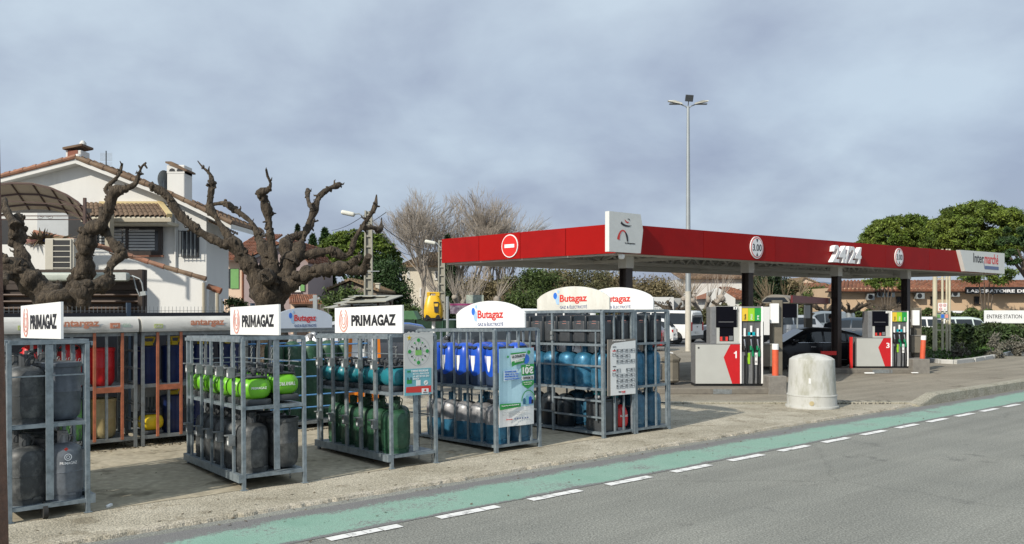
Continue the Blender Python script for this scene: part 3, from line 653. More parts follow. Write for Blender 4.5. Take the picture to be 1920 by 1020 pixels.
for i in range(6):
    bottle('box',c5,.18,.19+i*.325,1.42,f'{ORD[i]} of the left row under the cream arched board',rz=0)
    if i<2: bottle('box',c5,.52,.19+i*.325,1.42,f'{ORD[i]} of the right row under the cream arched board',rz=0)
for i in range(5): bottle('blue',c5,.19,.20+i*.36,.745,f'{ORD[i]} of the left row under the cream arched board')
bottle('blue',c5,.53,.2,.745,'frontmost of the right row under the cream arched board')
k_=thing('storage_box','dark grey plastic box in the bottom corner beside the small red bottle','box',c5.matrix_basis@Vector((.02,.03,.08)),TH)
MB().rbox(.03,.34,0,.40,0,.46,.02,n=2).build('box_body',DGRY,k_,smooth=40); MB().rbox(.02,.35,-.01,.41,.455,.50,.012,n=2).build('lid',INK,k_,smooth=40)
bottle('ballt',c5,.44,.30,.46,'between the dark grey box and the upper shelf',label='small round teal bottle beside the dark grey box under the price sheet')
bottle('ballt',c5,.20,.22,.585,'',label='small teal bottle standing on top of the dark grey plastic box')
st_=thing('bottle_crate','grey wire crate under the small teal bottle in the price sheet cage','crate',c5.matrix_basis@Vector((.44,.3,.08)),TH)
MB().box(-.16,.16,-.0,.16,.0,.37).build('crate_body',DGRY,st_); MB().box(-.16,.16,-.0,.16,.37,.379).build('crate_top',STEEL2,st_)
bq=bottle('ball',c5,.50,.16,.08,'',label='small round red bottle at the foot of the price sheet cage',rz=0); text('BUTAGAZ',.16,.03,TXW,bq,(0,0,.2),cyl=(.151,R(-95)),bold=.01,ext=.001)
for i in range(3): bottle('inky',c5,.19,1.0+i*.36,.08,f'number {i+1} from the gate on the bottom shelf of the cream board cage',label=['ink black shelled bottle on the bottom shelf behind the latch bar','ink black shelled bottle, middle of the dark trio on the bottom shelf','ink black shelled bottle, farthest of the dark trio on the bottom shelf'][i])
bottle('blue2',c5,.50,1.05,.10,'bottom shelf, deep inside the cream board cage')
bottle('blue2',c5,.50,.68,.10,'bottom shelf middle of the cream board cage')
for i in range(4):
    for z,kd,nm in ((1.42,'box','top'),(.745,'blue','middle'),(.08,'blue2','bottom')):
        if kd=='box' or i<3: bottle(kd,c6,.20,.20+i*.35,z,f'{ORD[i]} of {nm} left row, rightmost cage',rz=0 if kd=='box' else None)
        if i<2: bottle(kd,c6,.58,.20+i*.35,z,f'{ORD[i]} of {nm} right row, rightmost cage',rz=0 if kd=='box' else None)
# price sheet on cage 5
ps=thing('price_sheet','grey framed white price sheet of small boxes on the cream board cage front','price list',c5.matrix_basis@Vector((.08,-.035,.63)),TH); ps.scale=(1,1,.92)
MB().box(-.02,.60,-.006,.012,-.0,.93).build('backing',mat('taupe board',(.20,.185,.165),.6),ps)
shape([(.035,.005),(.598,.0),(.598,.90),(.13,.87),(.06,.84),(.03,.76)],WHITE,ps,(0,-.008,0),(1,0,0),(0,0,1),name='sheet')
bm=MB(); red=MB()
def bx(x,z,w_,h_,b_): b_.box(x,x+w_,-.0135,-.0105,z,z+h_)
for blk,(zt,rows) in enumerate(((.80,[(4,0),(3,0),(4,0)]),(.475,[(4,1),(4,0),(4,0),(4,0)]))):
    bx(.08,zt+.0,.07,.012,bm)
    bx(.075,zt-.07,.07,.018,red); bx(.075,zt-.115,.07,.006,bm); bx(.075,zt-.15,.07,.003,bm); bx(.075,zt-.15,.003,.06,bm); bx(.142,zt-.15,.003,.06,bm); bx(.11,zt-.05,.016,.018,bm)
    for r_,(nc,sk) in enumerate(rows):
        for c_ in range(nc):
            if sk and c_==1: continue
            xx=.165+c_*.108; z_=zt-.04-r_*.088
            bx(xx,z_,.088,.003,bm); bx(xx,z_-.033,.088,.005,bm); bx(xx,z_-.062,.088,.002,bm); bx(xx,z_-.062,.002,.064,bm); bx(xx+.027,z_-.062,.002,.064,bm); bx(xx+.086,z_-.062,.002,.064,bm); bx(xx+.006,z_-.022,.012,.014,bm)
bm.build('printed_table',TXK,ps); red.build('printed_bar',TXR,ps)
text('Inter',.06,.024,TXK,ps,(.21,-.0105,.045),bold=.03); text('marché',.085,.024,TXR,ps,(.275,-.0105,.045),bold=.03); MB().box(.29,.36,-.0135,-.0105,.03,.037).build('printed_bar',TXR,ps)
text('TARIF BOUTEILLE DE GAZ',.30,.016,TXW,ps,(.07,-.0065,.90))
# twin propane poster on cage 3
pt=thing('hanging_poster','torn topped poster with a ring of green sprigs on the teal and green cage','poster',c3.matrix_basis@Vector((.17,-.04,.88)),TH); pt.scale=(.92,1,.87)
SK=mat('sky blue print',(.16,.43,.50),.5,var=.04); GRYW=mat('off white print',(.60,.60,.58),.55,var=.05)
WW=.46
MB().box(-.012,WW,-.004,.004,-.0,.88).build('sheet',GRYW,pt)
tp=[(0,0)]+[(k*WW/14,.03*rr_.random()+.01) for k in range(15)]+[(WW,0)]
shape(tp,GRYW,pt,(0,-.003,.875),(1,0,0),(0,0,1),name='torn_edge')
shape([(0,.11),(WW-.03,.125),(WW-.03,.38),(0,.38)],SK,pt,(0,-.006,0),(1,0,0),(0,0,1),name='printed_panel')
shape([(-.01,.0),(WW-.03,.0),(WW-.03,.125),(-.004,.11)],SK,pt,(0,-.006,0),(1,0,0),(0,0,1),name='printed_panel')
shape([(.015,.045),(WW-.035,.03),(WW-.035,.125),(.02,.125)],TXR,pt,(0,-.008,0),(1,0,0),(0,0,1),name='printed_panel')
shape([(.27,.01),(.38,.005),(.38,.085),(.27,.09)],WHITE,pt,(0,-.010,0),(1,0,0),(0,0,1),name='printed_panel'); disc(TXR,pt,(.325,-.011,.062),(1,0,0),(0,0,1),.017,.017)
text('PRIMAGAZ',.07,.012,TXK,pt,(.29,-.013,.025)); 
text('TWINY PROPANE',.28,.030,TXW,pt,(.10,-.008,.33),bold=.02); text('DUO',.055,.028,TXG,pt,(.035,-.008,.33),bold=.02)
text('PETITE, PRATIQUE',.26,.026,TXW,pt,(.13,-.008,.29)); text('LA RECETTE DU',.26,.026,TXW,pt,(.13,-.008,.255)); text('BARBECUE',.10,.024,TXW,pt,(.13,-.008,.222))
shape([(.03,.17),(.11,.17),(.11,.225),(.03,.225)],TXG,pt,(0,-.008,0),(1,0,0),(0,0,1)); 
for x in (.045,.095): MB().box(x-.006,x+.006,-.012,-.008,.225,.26).build('printed_mark',TXK,pt)
shape([(.18,.135),(.25,.135),(.25,.215),(.18,.215)],WHITE,pt,(0,-.008,0),(1,0,0),(0,0,1)); disc(WHITE,pt,(.34,-.008,.17),(1,0,0),(0,0,1),.035,.035); stroke([(.32,.155),(.36,.19)],.006,TXK,pt,(0,-.011,0),(1,0,0),(0,0,1))
cx_,cz_=.22,.625
stroke([(cx_+.185*math.cos(R(a)),cz_+.205*math.sin(R(a))) for a in range(0,361,15)],.005,TXLG,pt,(0,-.005,0),(1,0,0),(0,0,1))
for k in range(12):
    a=R(30*k); rx,rz_=.125,.14; big=k%3==0
    p0=(cx_+rx*math.cos(a)*.62,cz_+rz_*math.sin(a)*.62); p1=(cx_+rx*math.cos(a)*(1.15 if big else 1.0),cz_+rz_*math.sin(a)*(1.15 if big else 1.0))
    stroke([p0,p1],.003,TXK,pt,(0,-.0045,0),(1,0,0),(0,0,1)); disc(TXG if k%2==0 or big else TXK,pt,(p1[0],-.005,p1[1]),(1,0,0),(0,0,1),.026 if big else .011,.028 if big else .012,off=.003)
shape([(cx_-.05,cz_-.055),(cx_+.05,cz_-.055),(cx_+.05,cz_+.02),(cx_-.05,cz_+.02)],mat('leaf green print',(.22,.50,.12),.5,var=.04),pt,(0,-.006,0),(1,0,0),(0,0,1))
for x in (-.032,.032): MB().box(cx_+x-.008,cx_+x+.008,-.01,-.006,cz_+.02,cz_+.06).build('printed_mark',TXK,pt)
shape([(.07,.86),(.08,.835),(.11,.835),(.085,.815),(.095,.785),(.07,.803),(.045,.785),(.055,.815),(.03,.835),(.06,.835)],YEL,pt,(0,-.005,0),(1,0,0),(0,0,1))
# collection poster on cage 4
pp=thing('collection_poster','pale blue collection poster offering ten euros, tied to the royal blue cage','poster',c4.matrix_basis@Vector((.02,-.045,.34)),TH); pp.scale=(.93,1,.87)
LB=mat('pale blue poster',(.40,.62,.72),.5,var=.05,scale=2)
sh=MB(); nx=8
pr_=[(x*.68/nx,.012*math.sin(x*.8)) for x in range(nx+1)]
for z0_,z1_,mm in ((0,.30,1),(.30,1.23,0)):
    for i in range(nx):
        x0_,y0_=pr_[i]; x1_,y1_=pr_[i+1]; sh.add([(x0_,y0_,z0_),(x1_,y1_,z0_),(x1_,y1_,z1_),(x0_,y0_,z1_)],[(0,1,2,3)],mm)
s_o=sh.build('sheet',[LB,WHITE],pp); s_o.modifiers.new('s','SOLIDIFY').thickness=.004
xd=(1,0,0); up=(0,0,1); fo=-.018
shape([(.22,1.00),(.48,1.07),(.50,1.15),(.20,1.13)],WHITE,pp,(0,fo,0),xd,up); shape([(.20,1.13),(.50,1.15),(.50,1.17),(.20,1.155)],TXG,pp,(0,fo-.001,0),xd,up)
shape([(.23,.94),(.27,.96),(.47,1.0),(.48,1.07),(.22,1.02)],TXG,pp,(0,fo-.001,0),xd,up)
text('LA COLLECTE',.25,.042,TXK,pp,(.225,fo-.004,1.075),xd=(1,0,.07),bold=.02); text('BUTAGAZ',.17,.03,TXW,pp,(.28,fo-.005,1.005),xd=(1,0,.12),bold=.02)
disc(TXB,pp,(.51,fo,1.05),xd,up,.06,.075,off=.001); disc(TXG,pp,(.56,fo,1.16),xd,up,.03,.03); disc(TXG,pp,(.15,fo,1.10),xd,up,.018,.02)
shape([(.07,.72),(.34,.74),(.34,.90),(.07,.88)],mat('paler blue panel',(.60,.72,.80),.5,var=.03),pp,(0,fo,0),xd,up)
for k,tx_ in enumerate(('DONNEZ UNE','2ÈME VIE À VOS','BOUTEILLES DE','GAZ INUTILISÉES !')): text(tx_,.10+.015*len(tx_)*.8,.024,TXB,pp,(.085,fo-.003,.855-.038*k),bold=.02)
shape([(.42,.79),(.66,.80),(.665,.97),(.41,.96)],TXG,pp,(0,fo,0),xd,up); text('10€',.21,.115,TXW,pp,(.435,fo-.004,.815),bold=.035); text("Jusqu'à",.08,.024,TXW,pp,(.50,fo-.004,.935),bold=.01)
shape([(.42,.715),(.66,.725),(.66,.785),(.42,.775)],WHITE,pp,(0,fo,0),xd,up); text('OFFERTS',.21,.04,TXK,pp,(.435,fo-.004,.73),bold=.015)
shape([(.43,.70),(.66,.705),(.66,.64),(.545,.575),(.43,.64)],TXG,pp,(0,fo,0),xd,up); text('pour chaque bouteille',.17,.016,TXW,pp,(.455,fo-.004,.67)); text('de gaz rapportée',.14,.016,TXW,pp,(.47,fo-.004,.64))
stroke([(.42+.13*(1-math.cos(R(a))),.38+.17*math.sin(R(a))) for a in range(0,181,15)],.014,TXG,pp,(0,fo,0),xd,up)
for x,w_,h_,mm in ((.47,.05,.10,BLUE),(.535,.045,.13,SK),(.59,.06,.12,ROYAL),(.63,.045,.07,INK)):
    shape([(x-w_/2,.33),(x+w_/2,.33),(x+w_/2,.33+h_*.8),(x+w_/5,.33+h_),(x-w_/5,.33+h_),(x-w_/2,.33+h_*.8)],mm,pp,(0,fo-.001,0),xd,up,name='printed_bottle')
shape([(.0,.275),(.40,.30),(.40,.36),(.0,.37)],TXG,pp,(0,fo-.001,0),xd,up); text('Rapportez votre bouteille ici',.33,.022,TXW,pp,(.03,fo-.005,.325),bold=.01); 
for k in range(3): text(('Offre valable en magasin participant','selon conditions affichées','voir détails en station')[k],.5-.06*k,.012,TXLG,pp,(.04,fo-.001,.225-.022*k))
text('Butagaz',.12,.028,TXR,pp,(.12,fo-.001,.10),bold=.02)
for k in range(6): disc(TXN,pp,(.29+.05*k,fo+.002,.115),xd,up,.013,.013)
# ================================================================ back row against the fence
OFFW=mat('streaked white moulding',(.56,.55,.51),.5,var=.12,scale=3,c2=(.27,.25,.22),thr=(.54,.72),stretch=(1,1,3))
def antar(label,s0,wd,txt,oranges,greys):
    c=thing('bottle_cage',label,'gas bottle cage',ST(s0,4.72,.03),TH,'old orange barred cages at the back'); bpy.context.view_layer.update(); D=.75
    for x in (0,wd):
        for y in (0,D): MB().box(x-.022,x+.022,y-.022,y+.022,0,1.62).build('post',STEEL2,c)
    for z in (.13,.86,1.6):
        for y in (0,D): beam(c,(.02,y,z),(wd-.02,y,z),.03,.05,m=STEEL2)
        if z<1.5: MB().box(.02,wd-.02,.02,D-.02,z-.005,z+.012).build('shelf',STEEL2,c)
    for z in (.35,.6,1.1,1.35):
        for x in (0,wd): beam(c,(x,.02,z),(x,D-.02,z),.015,m=STEEL2)
    for x in greys: MB().box(x-.018,x+.018,-.012,.012,.13,1.6).build('door_bar',STEEL2,c)
    for x in oranges: MB().box(x-.018,x+.018,-.035,-.013,.13,1.62).build('door_bar',ORANGE,c)
    for a,b_ in ((oranges[0],oranges[1]),): beam(c,(a,-.024,.83),(b_,-.024,.83),.02,.075,name='door_rail',m=ORANGE)
    hood=[(-.06,1.63),(-.07,1.66)]+[(-.07+.12*(1-math.cos(R(a))),1.70+.14*math.sin(R(a))) for a in range(0,91,15)]+[(D,1.84),(D,1.63)]
    b_=MB(); n=len(hood); vs=[(x,y,z) for x in (-.03,wd+.03) for y,z in hood]; b_.add(vs,[tuple(range(n)),tuple(range(2*n-1,n-1,-1))]+[(i,(i+1)%n,(i+1)%n+n,i+n) for i in range(n)]); hd=b_.build('hood',OFFW,c,smooth=50)
    ST_=mat('faded orange print',(.55,.22,.13),.6,var=.15); PG=mat('faded green print',(.38,.52,.42),.6,var=.1)
    text('antargaz',.50,.115,ST_,hd,(wd*.38,-.072,1.685),bold=.03)
    MB().box(wd*.78,wd*.78+.13,-.077,-.071,1.685,1.76).build('printed_panel',ST_,hd); text('gpl',.07,.04,OFFW,hd,(wd*.78+.03,-.078,1.70),bold=.02)
    text('GEO',.11,.05,PG,hd,(wd*.78+.16,-.072,1.70),bold=.02); MB().box(wd*.08,wd*.08+.12,-.077,-.071,1.68,1.74).build('printed_panel',mat('faded lime print',(.48,.55,.20),.6),hd); text('GEO',.09,.035,OFFW,hd,(wd*.08+.015,-.078,1.69),bold=.02)
    return c
a1c=antar('old white hooded cage with orange bars behind the far left cage',2.18,1.60,1,(1.06,1.42),(.3,.78,1.22))
a2c=antar('old white hooded cage with orange bars holding navy drums',3.88,1.72,1,(.20,.53),(.36,.9,1.3))
for i,(k,x,z) in enumerate((('redsh',.85,.87),('tubr',1.22,.87),('redsh',.35,.87),('tubg',.86,.14),('tan',1.24,.14),('tubg',.4,.14))):
    bottle(k,a1c,x,.25,z,['leaning left of the tub in the orange barred cage','upright beside an orange bar on the upper shelf','leftmost on the upper shelf of the orange barred cage','left of the bronze one on the lower shelf','lower shelf of the left orange barred cage','lower shelf, leftmost in the orange barred cage'][i],tilt=-.15 if i==0 else 0)
for i,(k,x,z) in enumerate((('navy',.14,.87),('navy',.50,.87),('navy',.95,.87),('navy',1.35,.87),('yell',.17,.14),('navy',.5,.14),('navy',.92,.14),('navy',1.32,.14))):
    bottle(k,a2c,x,.25 if k!='yell' else .2,z,'upper shelf' if False else (('upper' if z>.5 else 'lower')+' shelf, '+ORD[i%4].replace('frontmost','first')+' from left'))
bp_=thing('fallen_panel','pale board with a grey grille leaning at the back of the navy drum cage','board',ST(4.0,5.3,.17),TH)
MB().box(-.1,1.2,0,.02,.3,.68).build('board',GRYW,bp_)
for k in range(7): MB().box(.1+k*.05,.125+k*.05,-.012,0,.31,.5).build('slat',STEEL2,bp_)
# butagaz back cage with blue rails and tall cylinders
BLR=mat('blue painted rail',(.10,.28,.55),.5,var=.1)
bk=thing('bottle_cage','arched board cage with blue rails and tall green cylinders behind the first pair of cages','gas bottle cage',ST(5.85,4.85,.03),TH); bpy.context.view_layer.update(); wd=1.75
for x in (0,wd/2,wd):
    for y in (0,.9): MB().box(x-.022,x+.022,y-.022,y+.022,0,1.60).build('post',STEEL2,bk)
for z in (.1,1.6):
    for y in (0,.9): beam(bk,(0,y,z),(wd,y,z),.05,.05,m=STEEL2)
MB().box(0,wd,0,.9,.10,.115).build('shelf',STEEL2,bk)
for z in (.35,.55,.85,1.12,1.36):
    for y in (-.03,.93): MB().tube([(0,y,z),(wd,y,z)],.013,6).build('blue_rail',BLR,bk)
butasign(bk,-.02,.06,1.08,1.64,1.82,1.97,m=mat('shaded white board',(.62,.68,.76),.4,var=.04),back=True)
for i in range(5): bottle('tall',bk,.25+i*.33,.4,.115,'',label='tall dark green gas cylinder, '+['leftmost','second','middle','fourth','rightmost'][i]+' behind the blue rails')
# dark windbreak fence behind the back row
TARP=mat('dark windbreak cloth',(.014,.017,.024),.8,var=.3)
fn_=thing('mesh_fence','wire fence with dark windbreak cloth behind the old cages','fence',ST(-2,6.3,0),TH)
MB().box(0,8.3,-.01,.0,.1,1.92).build('windbreak',TARP,fn_)
for k in range(5): MB().box(k*2.05-.03,k*2.05+.03,-.03,.03,0,2.08).build('fence_post',mat('navy post',(.03,.05,.08),.5),fn_)
bm=MB()
for k in range(140): bm.bar((k*.06,.015,.1),(k*.06,.015,2.02),.005)
for z in (.4,.9,1.4,1.95): bm.bar((0,.015,z),(8.3,.015,z),.006)
tag(bm.build('wire_mesh',STEEL2,fn_),kind='stuff')
# leaning rusty pole at the left border
RUST=mat('rust brown paint',(.13,.065,.04),.6,var=.3,scale=20,bump=.2)
po=thing('rusty_pole','rust brown square pole cut by the left edge of the picture','pole',(-2.42,4,0))
bm=MB().bar((.012,0,0),(-.05,0,2.8),.09); bm.build('shaft',RUST,po,bevel=.006); MB().box(-.09,.09,-.09,.09,0,.012).build('base_plate',RUST,po)
# ================================================================ station canopy
CONC2=mat('grey cast concrete',(.20,.19,.17),.85,0,.15,8,bump=.3,c2=(.13,.125,.115),thr=(.5,.7))
SOFF=mat('pale grey steelwork',(.50,.49,.45),.6,0,.08,2)
DECK=mat('ribbed deck underside',(.24,.24,.225),.6,0,.1,1.5)
DKBR=mat('dark brown column paint',(.035,.025,.022),.5,0,.2,5)
OLIVE=mat('olive grey paint',(.15,.135,.105),.6,0,.12,6)
A=Vector((2.28,18.64,0)); 
def qs(s,q,z=0): return Vector((s*UX-q*UY,s*UY+q*UX,z))
Rr_=qs(35.6,12.75); Lf=Vector((-1.886,22.86,0)); Bk=Rr_+(Lf-A)
zb=lambda p:3.2+.15*((p-A).dot(Vector((UX,UY,0))))/33 ; zt=lambda p:3.84+.33*((p-A).dot(Vector((UX,UY,0))))/33
REDP2=mat('red cladding, weathered',(.285,.007,.007),.55,0,.09,2.5,spec=.12)
cp=thing('station_canopy','long red canopy over the fuel pumps on a row of dark columns','canopy',A)
def loc(v): return Vector(v)-A
uf=(Rr_-A).normalized(); vf=(Lf-A).normalized(); out1=Vector((uf.y,-uf.x,0)); out2=-Vector((-vf.y,vf.x,0)); 
if out2.dot(uf)>0: out2=-out2
def fascia(p,q,outn,n,name='fascia_panel'):
    for k in range(n):
        a=p.lerp(q,k/n)+(q-p).normalized()*.007; c=p.lerp(q,(k+1)/n)-(q-p).normalized()*.007
        w_=outn*-.10; bm=MB()
        bot=[loc((a.x,a.y,zb(a))),loc((c.x,c.y,zb(c))),loc((c.x+w_.x,c.y+w_.y,zb(c))),loc((a.x+w_.x,a.y+w_.y,zb(a)))]
        top=[loc((a.x,a.y,zt(a))),loc((c.x,c.y,zt(c))),loc((c.x+w_.x,c.y+w_.y,zt(c))),loc((a.x+w_.x,a.y+w_.y,zt(a)))]
        bm.add(bot+top,[(3,2,1,0),(4,5,6,7),(0,1,5,4),(1,2,6,5),(3,0,4,7)]); bm.add([bot[2],bot[3],top[3],top[2]],[(0,1,2,3)],1); bm.build(name,[REDP if k%2 else REDP2,SOFF],cp)
fascia(A,Rr_,out1,7); fascia(Lf,A,out2,4); fascia(Bk,Lf,-out1,7); fascia(Rr_,Bk,-out2,4)
def edgebar(p,q,z,w,h,m=SOFF,name='beam'):
    MB().bar(loc((p.x,p.y,z(p) if callable(z) else z)),loc((q.x,q.y,z(q) if callable(z) else z)),w,h).build(name,m,cp)
ins=.12
pa=A+(uf+vf)*ins; pr=Rr_+(-uf+vf)*ins; pl=Lf+(uf-vf)*ins; pb=Bk-(uf+vf)*ins
for k in range(24):   # ribbed deck sheets
    a=pa.lerp(pr,k/24); b=pa.lerp(pr,(k+1)/24-.002); c=pl.lerp(pb,(k+1)/24-.002); d=pl.lerp(pb,k/24)
    zz_=[zb(a)+.46,zb(b)+.46]; bm=MB()
    for j in range(6):
        for f0,f1,dz in ((j/6,(j+.6)/6,0),((j+.6)/6,(j+1)/6,.05)):
            P=[a.lerp(b,f0),a.lerp(b,f1),d.lerp(c,f1),d.lerp(c,f0)]; bm.add([loc((p.x,p.y,zb(p)+.46+dz)) for p in P]+[loc((p.x,p.y,zb(p)+.55)) for p in P],[(3,2,1,0),(4,5,6,7),(0,1,5,4),(1,2,6,5),(2,3,7,6),(3,0,4,7)])
    bm.build('deck_sheet',DECK,cp)
edgebar(A+vf*.42+uf*.1,Rr_+vf*.42,lambda p:zb(p)+.035,.50,.07,name='soffit_strip')
edgebar(pl,pb,lambda p:zb(p)+.02,.12,.14); edgebar(pa,pl,lambda p:zb(p)+.02,.10,.12); edgebar(pr,pb,lambda p:zb(p)+.02,.10,.12)
m1=A+vf*2.2+uf*.14; m2=Rr_+vf*2.2-uf*.14; m3=A+vf*4.0+uf*.14; m4=Rr_+vf*4.0-uf*.14
m5=pl+uf*.1-vf*.12; m6=pb-uf*.1-vf*.12
for p,q in ((m3,m4),(m5,m6)): 
    edgebar(p,q,lambda p:zb(p)+.06,.08,.10); edgebar(p,q,lambda p:zb(p)+.40,.08,.08)
    for k in range(28):
        a=p.lerp(q,k/28); b=p.lerp(q,(k+.5)/28); c=p.lerp(q,(k+1)/28)
        for s0_,z0_,s1_,z1_ in ((a,.08,b,.40),(b,.40,c,.08)): MB().bar(loc((s0_.x,s0_.y,zb(s0_)+z0_)),loc((s1_.x,s1_.y,zb(s1_)+z1_)),.05).build('truss_brace',SOFF,cp)
cols=[(15.05,1174),(19.96,1402),(24.67,1569),(29.3,1698)]
for k in range(15):
    f=(k+.5)/15; a=pa.lerp(pr,f); b=pl.lerp(pb,f); edgebar(a,b,lambda p:zb(p)+.38,.07,.10,m=DECK,name='cross_beam')
    if k%5==2:
        for j in range(8):
            c=a.lerp(b,j/8); d=a.lerp(b,(j+1)/8); z0_,z1_=(.06,.34) if j%2 else (.34,.06)
            MB().bar(loc((c.x,c.y,zb(c)+z0_)),loc((d.x,d.y,zb(d)+z1_)),.045).build('truss_brace',SOFF,cp)
        edgebar(a,b,lambda p:zb(p)+.05,.07,.08)
for s_,px in cols:
    p=qs(s_,13.5); z0_=.02; zc=zb(p)-.03
    bm=MB(); a=TH; 
    def rb(x0,x1,y0,y1,z0,z1,m=0,b_=bm,p=p):
        vs=[p-A+Vector((x*UX-y*UY,x*UY+y*UX,z)) for x,y,z in [(x0,y0,z0),(x1,y0,z0),(x1,y1,z0),(x0,y1,z0),(x0,y0,z1),(x1,y0,z1),(x1,y1,z1),(x0,y1,z1)]]
        b_.add(vs,[(3,2,1,0),(4,5,6,7),(0,1,5,4),(1,2,6,5),(2,3,7,6),(3,0,4,7)],m)
    rb(-.11,.11,-.11,-.092,z0_,zc-.25); rb(-.11,.11,.092,.11,z0_,zc-.25); rb(-.02,.02,-.093,.093,z0_,zc-.25); rb(.085,.10,-.093,.093,z0_,zc-.25,1)
    bm.build('column',[DKBR,OLIVE],cp)
    b2=MB(); rb(-.13,.13,-.13,.13,zc-.25,zc+.46,0,b2); b2.build('column_head',SOFF,cp)
    for sg in (-1,1):
        for u_ in (Vector((UX,UY,0)),Vector((-UY,UX,0))):
            e=p+u_*sg*.55; 
            MB().bar(loc((p.x,p.y,zc-.08)),loc((e.x,e.y,zc+.40)),.05).build('column_bracket',SOFF,cp)
cam_=MB().lathe([(.03,.12),(.07,.10),(.07,.05),(.05,.01),(.02,0)][::-1],12,c=(.12,.05,3.06)); cam_.build('dome_camera',WHITE,cp,smooth=40)
# round signs
def onf(px,q=12.75-.012):  # point on the long fascia seen at column px
    k=(px-CX)/F; a=A+out1*.004; f=(k*a.y-a.x)/(uf.x-k*uf.y); return a+uf*f
UXD=(UX,UY,0)
for px,py in ((1418,461),(1685,480)):
    p=onf(px); z=(zb(p)+zt(p))/2; c=loc((p.x,p.y,z)); o=disc(TXW,cp,c,UXD,(0,0,1),.29,.29,off=.02,name='height_sign')
    r_=Vector(out1); disc(TXR,o,c+r_*.022,UXD,(0,0,1),.265,.265); disc(TXW,o,c+r_*.025,UXD,(0,0,1),.24,.24)
    text('3.00',.40,.18,TXK,o,c+r_*.028,UXD,bold=.01,centre=True)
    for sg in (1,-1): shape([(-.045,sg*.22),(.045,sg*.22),(0,sg*.125)],TXK,o,c+r_*.028,UXD,(0,0,1))
k=(956-CX)/F; # no entry sign on the short face
fr=None
for i in range(400):
    p=Lf.lerp(A,i/400)+out2*.004
    if p.x/p.y>=k: fr=p; break
vx=-vf; c=loc((fr.x,fr.y,(zb(fr)+zt(fr))/2)); o=disc(TXW,cp,c,vx,(0,0,1),.285,.285,off=.02,name='no_entry_sign'); disc(mat('signal red',(.62,.02,.015),.4,var=.03),o,c+out2*.022,vx,(0,0,1),.262,.262); MB().bar(c+out2*.026-Vector(vx)*.17,c+out2*.026+Vector(vx)*.17,.008,.085).build('white_bar',TXW,o)
# 24/24
p=onf(1553); p2=onf(1607); Lh=(p2-p).length; z=zb(p)+.06
text('24/24',Lh,.50,TXW,cp,loc((p.x,p.y,z)),UXD,bold=.025,ext=.07,shear=.18)
# corner pylon panel
b_=MB(); PYL=mat('pale grey cladding',(.62,.64,.62),.5,var=.04)
o=A-vf*.14-uf*.16
def pyl(s0,s1a,s1b,z0,z1,name,m,base=A,dep=.5):
    poly=[(s0,z0),(s1a,z0),(s1b,(z0*.4+z1*.6)),(s1b-.08,z1),(s0,z1)]
    n=len(poly); f=[loc(base+uf*a+out1*.16+Vector((0,0,z))) for a,z in poly]; bq=[loc(base+uf*a-out1*dep+Vector((0,0,z))) for a,z in poly]
    return MB().add(f+bq,[tuple(range(n)),tuple(range(2*n-1,n-1,-1))]+[(i,i+n,(i+1)%n+n,(i+1)%n) for i in range(n)]).build(name,m,cp)
pn=pyl(-.40,.62,.70,3.205,4.07,'corner_panel',PYL,dep=-.04)
NN=Vector(out1); 
def P_(s,z): return loc(A+uf*s+out1*.162+Vector((0,0,z)))
def arc(cx,cy,rx,ry,a0,a1,n=12): return [(cx+rx*math.cos(R(a0+(a1-a0)*i/n)),cy+ry*math.sin(R(a0+(a1-a0)*i/n))) for i in range(n+1)]
oo=P_(-.03,3.42); ux_=tuple(uf); U3=(0,0,1)
stroke(arc(.06,.0,.15,.26,168,20),[.08,.075,.06,.05,.04,.035,.03,.03,.035,.04,.045,.04,.03],TXR,pn,oo,ux_,U3,name='logo_stroke'); 
stroke(arc(.06,.0,.15,.26,60,5,6),[.03,.04,.05,.055,.05,.045,.03],TXK,pn,oo,ux_,U3,off=.005,name='logo_stroke')
stroke([(0,.43),(.06,.39),(.16,.365),(.26,.365),(.34,.38)],[.06,.05,.04,.03,.005],TXK,pn,oo,ux_,U3,name='logo_stroke')
stroke([(.12,.50),(.16,.455),(.21,.44),(.26,.45)],[.01,.035,.03,.01],TXR,pn,oo,ux_,U3,name='logo_stroke'); stroke([(.22,.52),(.27,.515),(.28,.49)],.02,TXK,pn,oo,ux_,U3,name='logo_stroke')
text('les Mousquetaires',.33,.045,TXK,pn,P_(.10,3.385),ux_,bold=.01)
# right name panel
kz=3.31
Sr=(Rr_-A).length
pa_=[(Sr-4.1,zt(Rr_)-.02),(Sr-3.65,zb(Rr_)-.0),(Sr,zb(Rr_)-.0),(Sr,zt(Rr_)+.03)]
n=4; f=[loc(A+uf*a+out1*.14+Vector((0,0,z))) for a,z in pa_]; bq=[loc(A+uf*a+out1*.002+Vector((0,0,z))) for a,z in pa_]
np_=MB().add(f+bq,[tuple(range(n)),tuple(range(2*n-1,n-1,-1))]+[(i,i+n,(i+1)%n+n,(i+1)%n) for i in range(n)]).build('name_panel',mat('name panel white',(.70,.71,.67),.5,var=.04),cp)
def P2(s,z): return loc(A+uf*s+out1*.142+Vector((0,0,z)))
zz0=zb(Rr_)
text('Inter',.95,.34,TXK,np_,P2(Sr-2.95,zz0+.34),ux_,bold=.012); text('marché',1.30,.38,TXR,np_,P2(Sr-1.93,zz0+.33),ux_,bold=.012)
f=[P2(Sr-1.9,zz0+.13),P2(Sr-.6,zz0+.13),P2(Sr-.6,zz0+.25),P2(Sr-1.9,zz0+.25)]; MB().add([v+out1*.004 for v in f],[(0,1,2,3)]).build('underline',TXN,np_)
stroke([(0,.28),(.12,0)],.04,TXN,np_,P2(Sr-2.03,zz0+.13),ux_,U3)
